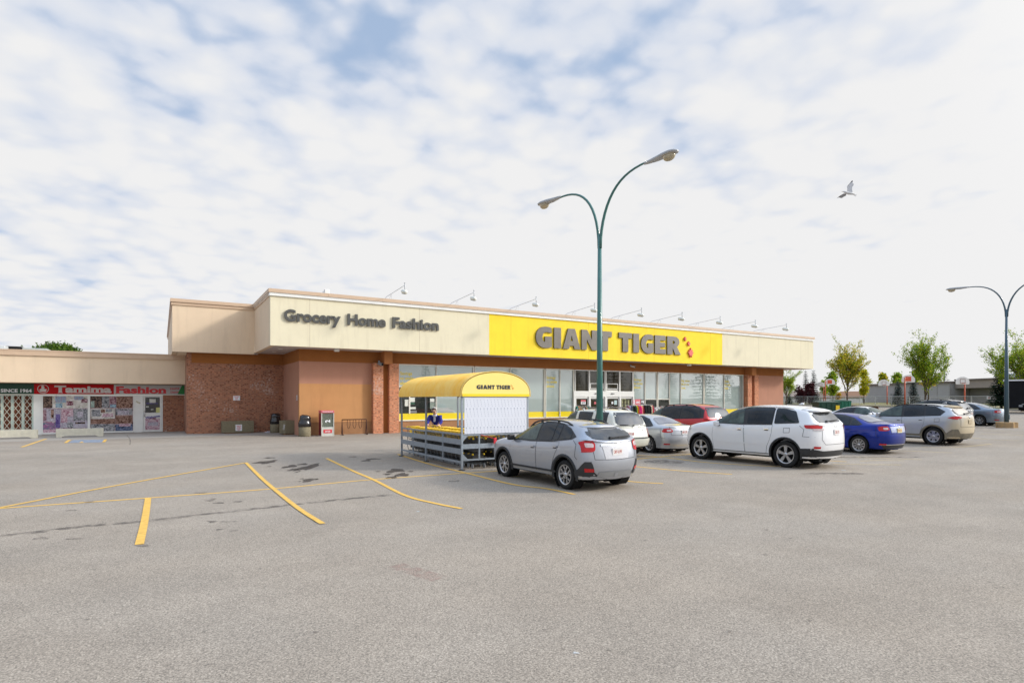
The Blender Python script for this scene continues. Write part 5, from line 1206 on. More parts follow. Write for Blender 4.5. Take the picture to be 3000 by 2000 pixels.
make_car(s3, 'parked_car', 'silver sedan with its rear to the camera between two white vehicles', 'car', (17.05, 18.1, 0), PI/2, 1.03)
P_blue_ = paint('deep blue', (.004,.024,.26), .65, .28, .08); P_blue_.node_tree.nodes['Principled BSDF'].inputs['Coat Weight'].default_value = .5
s4 = sedan(4.64, 1.78, 1.46, 2.70, .325, P_blue_, 'm10', rimr=.225, ptxt='BVG-331', pm=mat('yellowish plate', (.66,.60,.30), .5), rwmat=mat('pale rear glass', (.20,.21,.24), .05),
   trims=[('boot_garnish', [([(-.50,.93),(.50,.93),(.46,.74),(-.46,.74)],'B')], paint('blue silver', (.25,.28,.42), .5, .25), .008), ('rear_valance', [([(-.75,.34),(.75,.34),(.65,.22),(-.65,.22)],'B')], M_clad, .010), ('valance_strip', [([(-.78,.37),(.78,.37),(.78,.345),(-.78,.345)],'B')], M_chrome, .014)], spoiler=(-2.05,-2.30,.60,1.09,.03))
make_car(warp(s4, .03, .08, .03), 'parked_car', 'deep blue sedan between the white off road wagon and the muddy crossover', 'car', (23.72, 13.85, 0), PI/2, 1.05)
P_camry = paint('steel blue', (.20,.25,.31), .55, .32)
s5 = sedan(4.80, 1.82, 1.47, 2.775, .325, P_camry, 'm7', ptxt='BKR-864', rwmat=mat('pale rear glass', (.20,.21,.24), .05), hm=P_camry)
make_car(s5, 'parked_car', 'steel blue sedan parked in front of the right hand lamp post', 'car', (44.37, 17.74, gz(44.4)), PI/2)
s6 = sedan(4.62, 1.80, 1.44, 2.70, .32, P_white, 'm8', ptxt=None, wsd=False)
make_car(s6, 'parked_car', 'white sedan facing outwards, half hidden behind the deep blue sedan', 'car', (35.6, 19.0, gz(35.6)), -PI/2)
# ---- muddy silver crossover
def mud_paint():
    m = paint('muddy silver', (.46,.48,.51), .4, .36); t = m.node_tree; L = t.links.new; b = t.nodes['Principled BSDF']
    tc = t.nodes.new('ShaderNodeTexCoord'); sp = t.nodes.new('ShaderNodeSeparateXYZ'); L(tc.outputs['Object'], sp.inputs[0])
    n = t.nodes.new('ShaderNodeTexNoise'); n.inputs['Scale'].default_value = 2.5; n.inputs['Detail'].default_value = 5; L(tc.outputs['Object'], n.inputs[0])
    def M(op, a, b_):
        q = t.nodes.new('ShaderNodeMath'); q.operation = op
        for i, v in enumerate((a, b_)):
            if hasattr(v, 'is_linked'): L(v, q.inputs[i])
            else: q.inputs[i].default_value = v
        return q.outputs[0]
    f = M('ADD', M('MULTIPLY', sp.outputs[0], -1.6), M('ADD', M('MULTIPLY', sp.outputs[2], -1.2), M('MULTIPLY', n.outputs[0], 1.2)))
    mr = t.nodes.new('ShaderNodeMapRange'); mr.inputs['From Min'].default_value = 2.15; mr.inputs['From Max'].default_value = 3.1; L(f, mr.inputs[0])
    old = b.inputs['Base Color'].links[0].from_socket; mx = t.nodes.new('ShaderNodeMix'); mx.data_type = 'RGBA'; L(mr.outputs[0], mx.inputs[0]); L(old, mx.inputs[6]); mx.inputs[7].default_value = (.50,.42,.29,1); L(mx.outputs[2], b.inputs['Base Color'])
    L(M('SUBTRACT', 1.0, mr.outputs[0]), b.inputs['Coat Weight']); L(M('MULTIPLY', M('SUBTRACT', 1.0, mr.outputs[0]), .4), b.inputs['Metallic']); L(M('ADD', .36, M('MULTIPLY', mr.outputs[0], .5)), b.inputs['Roughness'])
    return m
P_mud = mud_paint(); M_mudclad = mat('muddy cladding', (.12,.11,.09), .8, noise=(3,0,(.28,.24,.17))); M_mud = mat('dried mud', (.46,.38,.26), .9, noise=(4,.1))
s7 = dict(xf=2.28, xr=-2.32, w=1.855, zs=.28, wb=2.69, r=.355, zh0=.98, top=[(1.05,1.15),(.30,1.60),(-.5,1.665),(-1.75,1.60),(-2.12,1.15),(-2.16,1.10)], wr=.62, wbelt=.86, r4=.02, r5=.03,
  belt=[(1.1,1.03),(0,1.06),(-1.0,1.09),(-2,1.14)], zbr=1.07, paint=P_mud, rimk='c6', rimr=.24, archtrim=.07, archm=M_mudclad, gt=[(1.0,1.09),(.68,1.32),(.3,1.49),(-.1,1.55),(-.7,1.56),(-1.3,1.51),(-1.72,1.30)],
  wins=[(.88,.60,-.12,-.06),(-.22,-.18,-.98,-.92),(-1.05,-1.0,-1.62,-1.50)], band=[(.98,1.055),(.66,1.345),(.3,1.515),(-.1,1.575),(-.7,1.585),(-1.3,1.535),(-1.74,1.30),(-1.60,1.11),(0,1.045)],
  ws=[(-.66,1.19),(.66,1.19),(.55,1.56),(-.55,1.56)], rw=[(-.60,1.14),(-.53,1.47),(.53,1.47),(.60,1.14)], rwmat=mat('dusty rear glass', (.42,.38,.32), .5, noise=(2,.15)), rwband=[(-.68,1.12),(-.58,1.54),(.58,1.54),(.68,1.12)],
  doors=[[(.92,1.02),(.95,.7),(.88,.42),(-.17,.42),(-.14,1.05)], [(-.165,1.05),(-.195,.42),(-.84,.42),(-.90,.58),(-.98,.74),(-1.02,.9),(-1.02,1.08)]],
  tails=[([(-1.86,1.0),(-2.1,1.07),(-2.4,1.06),(-2.4,.93),(-2.1,.92)], [(.93,1.06),(.52,1.03),(.55,.96),(.93,.93)], None)], hi=[(-.15,1.60),(.15,1.60),(.15,1.575),(-.15,1.575)],
  rails=(.3,-1.5,.58,M_dark,.035), mir=(.78,1.13), wiper=((.1,1.16),(-.35,1.2)), plate=(0,.84,.30,.155), pm=M_mud, badges=[(0,1.0,.05,.035)], spoiler=(-1.66,-1.95,.57,1.615,.06), spm=M_mud, antenna=(-1.3,1.65), hm=P_mud,
  heads=[([(2.35,.96),(1.9,1.0),(1.95,.88),(2.35,.86)], [(.45,.94),(.85,.97),(.85,.86),(.5,.86)])],
  trims=[('lower_cladding', [([(-.92,.42),(.92,.42),(.92,.28),(-.92,.28)],'S'), ([(-1.80,.44),(-2.02,.58),(-2.4,.60),(-2.4,.28),(-1.8,.28)],'S'), ([(.93,.28),(.93,.60),(.72,.58),(.6,.44),(-.6,.44),(-.72,.58),(-.93,.60),(-.93,.28)],'B')], M_mudclad, .012)],
  seams=[([(-.58,1.07),(-.62,.66),(.62,.66),(.58,1.07)],'B'), ([(-1.40,.99),(-1.40,.86),(-1.58,.86),(-1.58,.99),(-1.40,.99)],'S')])
s10 = dict(s7)
make_car(warp(s7, .08, .15, .06, .03), 'parked_car', 'silver crossover with mud caked over its tail at the end of the row', 'car', (29.38, 13.75, gz(29.3)), PI/2, 1.04)
# ---- cream white older SUV with roof rack
P_cream_ = paint('ivory', (.72,.72,.63), 0, .33, .01)
s8 = dict(xf=2.22, xr=-2.42, w=1.82, zs=.36, wb=2.70, r=.37, zh0=1.02, top=[(.98,1.18),(.42,1.68),(-.5,1.74),(-1.98,1.70),(-2.24,1.20),(-2.27,1.14)], wr=.68, wbelt=.85, tt=.12, r4=.10, r5=.12, cr=.16, crb=.6,
  belt=[(1.1,1.08),(0,1.10),(-2.2,1.12)], zbr=1.10, paint=P_cream_, rimk='m8', rimr=.22, gt=[(.96,1.12),(.72,1.40),(.5,1.58),(.2,1.61),(-1.8,1.60),(-2.0,1.40)],
  wins=[(.86,.60,.0,.02),(-.20,-.12,-.96,-.96),(-1.18,-1.14,-1.86,-1.78)], ws=[(-.68,1.22),(.68,1.22),(.58,1.64),(-.58,1.64)], rw=[(-.68,1.17),(-.60,1.60),(.60,1.60),(.68,1.17)],
  doors=[[(.92,1.06),(.95,.7),(.90,.42),(-.10,.42),(-.10,1.08)], [(-.125,1.08),(-.135,.42),(-.84,.42),(-.92,.64),(-1.0,.8),(-1.02,1.09)]],
  tails=[([(-2.28,1.02),(-2.5,1.02),(-2.5,.72),(-2.28,.72)], [(.92,1.02),(.80,1.02),(.80,.72),(.92,.72)], None)], rails=(.30,-1.55,.60,M_chrome,.10), mir=(.78,1.17), mirm=M_dark, wiper=((-.05,1.12),(.45,1.16)), plate=(.12,.84,.32,.17), ptxt='BHT-098', badges=[(-.5,.98,.05,.025)],
  heads=[([(2.3,.98),(1.95,1.0),(1.95,.84),(2.3,.84)], [(.45,.96),(.85,.98),(.85,.85),(.5,.85)])],
  trims=[('bumper', [([(-2.1,.66),(-2.6,.66),(-2.6,.42),(-2.1,.42)],'S'), ([(-.92,.42),(-.92,.66),(.92,.66),(.92,.42)],'B')], P_cream_, .06), ('bumper_step', [([(-.70,.665),(-.70,.70),(.70,.70),(.70,.665)],'B')], M_clad, .05), ('window_trim', [([(-.70,1.155),(.70,1.155),(.70,1.135),(-.70,1.135)],'B')], M_clad, .008)],
  seams=[([(-.78,1.62),(-.80,.70),(.80,.70),(.78,1.62)],'B')])
make_car(s8, 'parked_car', 'ivory older wagon with chrome roof rack behind the lamp post', 'car', (14.42, 18.05, 0), PI/2)
# ---- red minivan
P_redv = paint('dark red', (.50,.022,.026), .35, .28, .06); P_redv.node_tree.nodes['Principled BSDF'].inputs['Coat Weight'].default_value = .6
s9 = dict(xf=2.53, xr=-2.57, w=1.98, zs=.26, wb=3.03, r=.335, zh0=.90, top=[(1.35,1.10),(.35,1.64),(-.7,1.72),(-2.15,1.66),(-2.42,1.15),(-2.45,1.08)], wr=.70, wbelt=.92, belt=[(1.4,.98),(0,1.04),(-2.3,1.10)], zbr=1.05, paint=P_redv, rimk='m7', tt=.08,
  gt=[(1.3,1.05),(.9,1.30),(.4,1.53),(0,1.58),(-1.0,1.60),(-1.8,1.56),(-2.15,1.42),(-2.25,1.2)], wins=[(1.15,.85,.22,.28),(.12,.16,-.95,-.92),(-1.05,-1.02,-2.15,-1.98)], band=[(1.28,1.0),(.88,1.33),(.38,1.56),(0,1.61),(-1.0,1.63),(-1.8,1.59),(-2.18,1.44),(-2.26,1.12),(0,1.03)],
  ws=[(-.74,1.16),(.74,1.16),(.6,1.6),(-.6,1.6)], rw=[(-.70,1.14),(-.62,1.56),(.62,1.56),(.70,1.14)], doors=[[(1.2,.98),(1.2,.4),(.17,.4),(.17,1.02)],[(.145,1.02),(.145,.4),(-.95,.4),(-1.0,1.05)]],
  tails=[([(-2.25,1.05),(-2.6,1.06),(-2.6,.80),(-2.35,.82)], [(.98,1.06),(.72,1.05),(.72,.82),(.98,.80)], [[(.94,.97),(.76,.96),(.76,.89),(.94,.89)]])], rails=(.2,-1.7,.64,M_dark,.05), mir=(1.05,1.1), plate=(0,.85,.3,.155), ptxt='BDH-552', wiper=((0,1.15),(-.4,1.18)),
  heads=[([(2.55,.86),(2.1,.9),(2.1,.75),(2.55,.72)], [(.5,.84),(.9,.87),(.9,.74),(.5,.74)])])
make_car(warp(s9, .06, .07, .10), 'parked_car', 'dark red minivan parked between the silver sedan and the white wagon', 'car', (21.3, 20.1, 0), PI/2, 1.03)
# ---- dark SUV behind
P_blk = paint('charcoal black', (.022,.025,.03), .2, .25, .1)
s10.update(paint=P_blk, spm=P_blk, pm=M_plate, ptxt='CFL-403', rwmat=M_rear, archm=M_clad, hm=P_blk, rimk='m10', top=[(1.05,1.15),(.30,1.64),(-.5,1.72),(-1.75,1.66),(-2.12,1.15),(-2.16,1.10)], trims=[(n_, sp_, M_clad, o_) for n_, sp_, q_, o_ in s7['trims']], spoiler=(-1.66,-1.95,.57,1.675,.06), antenna=(-1.3,1.71), rails=(.3,-1.5,.58,M_dark,.06))
make_car(s10, 'parked_car', 'black crossover with roof rails seen over the roof of the muddy crossover', 'car', (41.3, 18.2, gz(41.3)), PI/2)
# ================================================================ STREET LAMPS
M_lpole = mat('green painted lamp pole', (.035,.14,.125), .4, noise=(3,0,(.05,.17,.15)), coat=.3); M_lhead = mat('grey cobra lamp housing', (.42,.43,.44), .5, noise=(9,.1)); M_lens = mat('amber grey lamp lens', (.42,.36,.24), .12, coat=1, noise=(5,.25))
def bez(p, n=14):
    out = []
    for i in range(n+1):
        t = i/n; a = [Vector(q) for q in p]
        while len(a) > 1: a = [a[k].lerp(a[k+1], t) for k in range(len(a)-1)]
        out.append(a[0])
    return out
def street_lamp(loc, label, zs=1.0, dirv=(.125,-.99), mt=None):
    r = thing('street_lamp', label, 'street lamp', loc, 0, 'twin arm street lamps on the lot'); r.scale = (1,1,zs); mt = mt or M_lpole
    m = MB(); m.path([(0,0,0),(0,0,7.35)], [.125,.062], 8); m.build('pole', mt, r, rel=False)
    m = MB(); m.lathe([(.26,0),(.26,.05),(.17,.08),(.16,.22)], n=8, smooth=False); m.build('base_flange', mt, r, rel=False)
    m = MB(); m.box(.0,.10,-.135,-.118,.5,.8); m.build('hand_hole_cover', mt, r, rel=False)
    d = Vector((dirv[0], dirv[1], 0)).normalized()
    for sg in (1, -1):
        e = d*sg; P = lambda s_, z: e*s_+Vector((0,0,z))
        pts = bez([P(.03,6.9), P(.04,7.9), P(.45,8.85), P(1.1,9.02), P(1.86,9.06)] if sg > 0 else [P(.03,6.9), P(.04,8.0), P(.45,8.85), P(1.1,9.05), P(1.92,9.02)])
        m = MB(); m.path(pts, [lerp(.052, .030, k/14) for k in range(15)], 8); m.build('arm', mt, r, rel=False)
        z0 = 9.05; x = e; y = Vector((-e.y, e.x, 0))
        m = MB(); prof = [(1.80,.035,.035,.04),(1.95,.06,.05,.06),(2.25,.10,.07,.08),(2.50,.15,.09,.06),(2.75,.17,.09,.05),(2.90,.14,.06,.04),(2.98,.05,.02,.02)]; rings = []
        for s_, w, up, dn in prof:
            ring = []
            for k in range(12):
                a = 2*PI*k/12; ca, sa = math.cos(a), math.sin(a); ring.append(m.bm.verts.new(x*s_+y*(w*ca)+Vector((0,0,z0-.01+(up if sa > 0 else dn)*sa))))
            rings.append(ring)
        for a_, b_ in zip(rings, rings[1:]):
            for k in range(12): f = m.bm.faces.new((a_[k], a_[(k+1)%12], b_[(k+1)%12], b_[k])); f.smooth = True
        m.bm.faces.new(rings[0]); m.bm.faces.new(rings[-1]); m.build('lamp_head', M_lhead, r, rel=False)
        m = MB(); c = x*2.68+Vector((0,0,z0-.05)); q = MB(); q.lathe([(.15,0),(.148,-.05),(.12,-.11),(.07,-.15),(.01,-.165)], n=16, sx=1.35, sy=.95); q.lathe([(.155,.01),(.157,-.015)], n=16, sx=1.35, sy=.98)
        tmp = bpy.data.meshes.new('t'); q.bm.to_mesh(tmp); q.bm.free(); rot = Matrix((x, y, Vector((0,0,1)))).transposed().to_4x4(); m.mesh(tmp, Matrix.Translation(c) @ rot)
        m.build('lens', M_lens, r, rel=False, smooth=True)
    return r
street_lamp((12.04,14.67,0), 'tall twin arm street lamp standing behind the silver crossover')
street_lamp((42.75,14.72,gz(42.7)), 'blue green twin arm street lamp at the right edge', .945, mt=mat('blue green lamp pole', (.03,.075,.115), .4, noise=(3,0,(.045,.10,.13)), coat=.3))
m = MB(); p = Vector((42.75,14.72,gz(42.7))); rnd = random.Random(3); pts = []
for k in range(14): a = 2*PI*k/14; pts.append((p.x+math.cos(a)*rnd.uniform(.42,.62), p.y+math.sin(a)*rnd.uniform(.42,.62)))
m.prism(pts, p.z-.2, p.z+.32, lambda a, b, q: (a, b, q)); m.bevel(.04, 2); tag(center_origin(m.build('lamp_footing', mat('orange stained concrete', (.50,.31,.13), .95, noise=(4,0,(.33,.24,.15)), bump=(12,.8)))), 'low orange stained concrete footing round the right hand lamp post', 'concrete footing')
# ================================================================ CART CORRAL
CX0, CX1, CY0, CY1 = 7.56, 9.83, 15.5, 20.5
def corral():
    r = thing('cart_corral', 'galvanised cart corral with yellow arched corrugated roof and GIANT TIGER lettering', 'cart corral', (8.8, 15.5, 0))
    M_sheet = mat('frosted plastic sheet', (.66,.68,.74), .35, noise=(3,.03), coat=.3); M_roof = mat('sun faded yellow roof', (.95,.52,.07), .6, noise=(1.6,0,(.95,.64,.18)), spec=.2); M_end = mat('pale yellow end panel', (.90,.72,.22), .7, noise=(1.2,.03)); M_edge = mat('strong yellow edge strip', (.86,.62,.01), .5)
    PW = .055; ze, rise = 2.19, .72
    for x in (CX0, CX1):
        for y in (CY0, 18.2, CY1):
            m = MB(); m.box(x-PW/2, x+PW/2, y-PW/2, y+PW/2, .02, ze+.0); m.build('post', M_gal, r)
            m = MB(); m.lathe([(.10,.0),(.10,.02),(.05,.03)], (x, y, .0), n=12); m.build('foot_plate', mat('dark foot plate', (.06,.06,.06), .7), r)
        for z0, z1 in ((1.02,1.07),(.74,.90),(.46,.62),(.20,.26)):
            m = MB(); m.box(x-.018, x+.018, CY0+.03, 18.17, z0, z1); m.box(x-.018, x+.018, 18.23, CY1-.03, z0-(.02 if z1 > 1 else 0), z1-(.02 if z1 > 1 else 0)); m.build('side_rail', M_gal, r)
        for y in (16.85, 19.35):
            m = MB(); m.box(x-.022, x+.022, y-.025, y+.025, .22, 1.02); m.build('side_stile', M_gal, r)
    for z0, z1, nm in ((1.0,1.06,'end_rail'),(.62,.76,'end_rail'),(.27,.32,'end_rail'),(2.14,2.19,'end_rail')):
        m = MB(); m.box(CX0+.028, CX1-.028, CY0-.02, CY0+.02, z0, z1); m.build(nm, M_gal, r)
    for k in (1, 2, 3):
        x = lerp(CX0, CX1, k/4+.0)
        if k != 2: m = MB(); m.box(x-.022, x+.022, CY0-.024, CY0+.024, .32, 1.0); m.build('end_stile', M_gal, r)
    for x, sg in ((CX0+.028,1),(CX1-.028,-1)):
        for z, s2 in ((.32,1),(1.0,-1)): m = MB(); m.prism([(x,z),(x+sg*.15,z),(x,z+s2*.15)], CY0-.026, CY0-.021, lambda a, b, p: (a, p, b)); m.build('gusset', M_gal, r)
    m = MB(); m.box(CX0+.06, CX1-.06, CY0-.052, CY0-.040, 1.06, 2.14); sh = m.build('weather_sheet', M_sheet, r)
    m = MB(); n = 18
    for k in range(n):
        x = lerp(CX0+.12, CX1-.16, k/(n-1))
        for zt, q in ((2.10,0),(1.80,1),(1.52,0),(1.24,1)):
            if q: m.lathe([(.016,-.002),(.016,0)], (x, CY0-.053, zt), ax='Y', n=8)
            for j in range(4): a = j/4*.9; b = a+.14; m.bar((x+.06*a, CY0-.0535, zt-.03-.26*a), (x+.06*b, CY0-.0535, zt-.03-.26*b), .007, .002, up=(0,1,0))
    m.build('printed_pattern', mat('blue grey print', (.22,.25,.36), .6), sh)
    # roof: corrugated half barrel
    R0 = CX0-.06; R1 = CX1+.06; cx = (R0+R1)/2; hw = (R1-R0)/2; A = []
    ny = 240; na = 20; y0, y1 = CY0-.02, CY1+.17; m = MB()
    def prof(t, w=hw, h=rise+.02):                # flattened arch
        a = PI*t; return cx-w*math.cos(a)*(1.0), ze-.03+h*math.sin(a)**.78
    for side in (0, 1):
        g = []
        for i in range(ny+1):
            y = lerp(y0, y1, i/ny); c = .024*math.sin(2*PI*y/.27); row = []
            for j in range(na+1):
                x, z = prof(j/na); dx, dz = (x-cx)/hw, (z-ze)/rise; L = math.hypot(dx, dz) or 1; o = c+(-.006 if side else .0)
                row.append(m.bm.verts.new((x+dx/L*o, y, z+dz/L*o)))
            g.append(row)
        for i in range(ny):
            for j in range(na): f = m.bm.faces.new((g[i][j], g[i+1][j], g[i+1][j+1], g[i][j+1])); f.smooth = True
    m.build('corrugated_roof', M_roof, r, recalc=False)
    m = MB(); poly = [prof(j/24, hw-.02, rise+.0) for j in range(25)]; m.prism(poly, CY0-.07, CY0-.055, lambda a, b, p: (a, p, b)); e = m.build('end_panel', M_end, r)
    m = MB(); m.box(R0+.04, R1-.04, CY0-.085, CY0-.072, ze-.03, ze+.05); m.build('yellow_edge_strip', M_edge, e)
    m = MB(); pts = [(*prof(j/24, hw+.015, rise+.035),) for j in range(25)]; m.path([(x, CY0-.065, z) for x, z in pts], .012, 6); m.build('roof_edge_trim', mat('yellow edge trim', (.80,.58,.16), .5), r)
    # lettering
    u0, u1 = 1396.8, 1496; xa, xb = XY(u0,CY0-.08), XY(u1,CY0-.08); zb_ = ZY(1440,1139.5,CY0-.08); zt_ = ZY(1440,1127.5,CY0-.08); sx = (xb-xa)/(465+1153-280-465+1945-1235+0) 
    tot = 1945-280; m = MB()
    for ch, a, b in rng:
        x0, x1 = lerp(xa, xb, (a-280)/tot), lerp(xa, xb, (b-280)/tot); me = block_letter(ch, .004); bx = mb(me)
        me.transform(Matrix.Diagonal(((x1-x0)/(bx[1]-bx[0]), zt_-zb_, 1, 1)) @ Matrix.Translation((-bx[0], 0, 0))); me.transform(FRONT(x0, CY0-.075, zb_)); m.mesh(me)
    m.build('black_lettering', M_ink, e)
    m = MB()
    for u, v, s_ in ((1498,1128,.025),(1500.5,1131.5,.035),(1503,1137.5,.055)):
        x, z = XY(u,CY0-.08), ZY(u,v,CY0-.08); m.prism([(a*s_*1.5, b*s_*1.5) for a, b in leaf_poly()], CY0-.078, CY0-.072, lambda a, b, p: (x+a, p, z+b))
    m.build('orange_leaves', mat('orange print', (.75,.28,.03), .6), e)
    m = MB(); m.path([(8.15,CY0-.06,1.02),(8.5,CY0-.08,.93),(8.62,CY0-.09,.90)], .008, 6); m.box(8.58,8.66,CY0-.12,CY0-.07,.74,.92); m.build('red_tag', mat('red plastic tag', (.65,.03,.05), .5), r)
corral()
# ---------------------------------------------------------------- shopping carts (front = -Y, handle = +Y)
M_wire = mat('cart wire', (.16,.17,.18), .35, .6); M_cblk = mat('cart black plastic', (.02,.02,.02), .5); M_cw = mat('grey castor tyre', (.30,.30,.30), .5)
def cart(label, grp):
    r = thing('shopping_cart', label, 'shopping cart', (0,0,0), 0, grp)
    w0, w1, yf, yb, zb0, zb1, zt = .42, .54, -.46, .40, .50, .58, .98
    def P(sx, t, q):                         # side wall point: t along length 0 front..1 back, q 0 bottom..1 top
        w = lerp(w0, w1, t)*lerp(.88, 1, q)/2; y = lerp(yf+.06*(1-q), yb, t); z = lerp(lerp(zb0, zb1, t)-.06*(1-t)*0, lerp(zt-.08, zt, t), q); return (sx*w, y, z)
    m = MB(); t_ = .006
    for k in range(11):
        t = k/10
        for sx in (1, -1): m.bar(P(sx,t,0), P(sx,t,1), t_)
        m.bar(P(-1,t,0), P(1,t,0), t_)
    for k in range(6):
        q = k/5
        for sx in (1, -1): m.bar(P(sx,0,q), P(sx,1,q), t_ if k < 5 else .012)
        a, b = P(-1,0,q), P(1,0,q); m.bar(a, b, t_ if k < 5 else .012)
    for k in range(9):
        s_ = lerp(-1, 1, k/8); a = Vector(P(-1,0,0)).lerp(Vector(P(1,0,0)), k/8); b = Vector(P(-1,0,1)).lerp(Vector(P(1,0,1)), k/8); m.bar(a, b, t_); c = Vector(P(-1,1,0)).lerp(Vector(P(1,1,0)), k/8); m.bar(a, c, t_)
    m.build('basket', M_wire, r, rel=False)
    m = MB(); 
    for sx in (1, -1): m.path([(sx*.20,-.40,.12),(sx*.24,.34,.16),(sx*.25,.42,.30),(sx*.255,.40,1.0)], .011, 6)
    m.bar((-.2,-.40,.12), (.2,-.40,.12), .02); m.bar((-.24,.34,.16), (.24,.34,.16), .02); 
    for k in range(6): m.bar((lerp(-.18,.18,k/5),-.40,.14), (lerp(-.2,.2,k/5),.32,.18), .006)
    m.build('frame', M_wire, r, rel=False)
    m = MB(); m.path([(-.27,.46,1.03),(.27,.46,1.03)], .019, 8); 
    for sx in (1, -1): m.bar((sx*.265,.40,1.0), (sx*.265,.47,1.03), .03, .03)
    m.build('handle', M_yelp, r, rel=False)
    m = MB(); m.box(-.19, .19, -.36, -.34, .26, .46); m.box(-.21, .21, .24, .26, .26, .46); m.box(-.205, -.19, -.34, .24, .26, .44); m.box(.19, .205, -.34, .24, .26, .44); m.box(-.19, .19, -.34, .24, .26, .28); m.build('lower_tray', M_cblk, r, rel=False)
    m = MB(); m.box(-.195, .195, .10, .115, .56, .90); m.build('basket_liner', M_cblk, r, rel=False)
    m = MB(); m.box(-.22, .22, .30, .335, .80, .98); m.build('seat_flap', M_yelp, r, rel=False)
    m = MB(); m.box(-.21, .21, .20, .32, .72, .745); m.build('child_seat', M_cblk, r, rel=False)
    for sx in (1, -1):
        m = MB(); m.lathe([(.0,-.025),(.03,-.02),(.034,0),(.03,.02),(0,.025)], (sx*.21,-.455,.90), ax='Y', n=10); m.lathe([(.0,-.025),(.026,-.02),(.03,0),(.026,.02),(0,.025)], (sx*.19,-.375,.42), ax='Y', n=10); m.build('corner_bumper', M_yelp, r, rel=False)
        for y in (-.38, .36):
            m = MB(); m.lathe([(.02,-.014),(.062,-.014),(.068,-.008),(.068,.008),(.062,.014),(.02,.014)], (sx*.20, y, .068), ax='X', n=16); m.lathe([(.03,-.0145),(.03,.0145)], (sx*.20, y, .068), ax='X', n=8, mi=1); wl = m.build('castor', [M_cw, M_gal], r, rel=False)
            m = MB(); m.bar((sx*.20+.02, y, .06), (sx*.20+.015, y-.01, .16), .006, .03); m.bar((sx*.20-.02, y, .06), (sx*.20-.015, y-.01, .16), .006, .03); m.build('castor_fork', M_gal, wl, rel=False)
    return r
G1 = 'shopping carts nested inside the corral'
lab_l = 'wire shopping cart with yellow handle nested in the left row'; lab_r = 'wire shopping cart with yellow handle nested in the right row'
c0 = cart('foremost wire shopping cart of the left row, behind the end rails', G1); c0.location = (8.22, 16.1, 0)
step = .285
for k in range(1, 15): dup(c0, (8.22+.01*math.sin(k*2.1), 16.1+k*step, 0), label=lab_l if k < 14 else 'last cart of the left row, its handle nearest the corral mouth')
for k in range(0, 14): dup(c0, (9.02+.012*math.sin(k*1.7), 16.15+k*step, 0), label='foremost wire shopping cart of the right row' if k == 0 else lab_r if k < 13 else 'last cart of the right row, closest to the person in blue')
dup(c0, (8.32, 20.75, 0), rz=rad(6), label='lone wire cart standing loose at the open end of the corral')
dup(c0, (8.95, 21.12, 0), rz=rad(-35), label='wire cart being pushed by the person in the blue jacket')
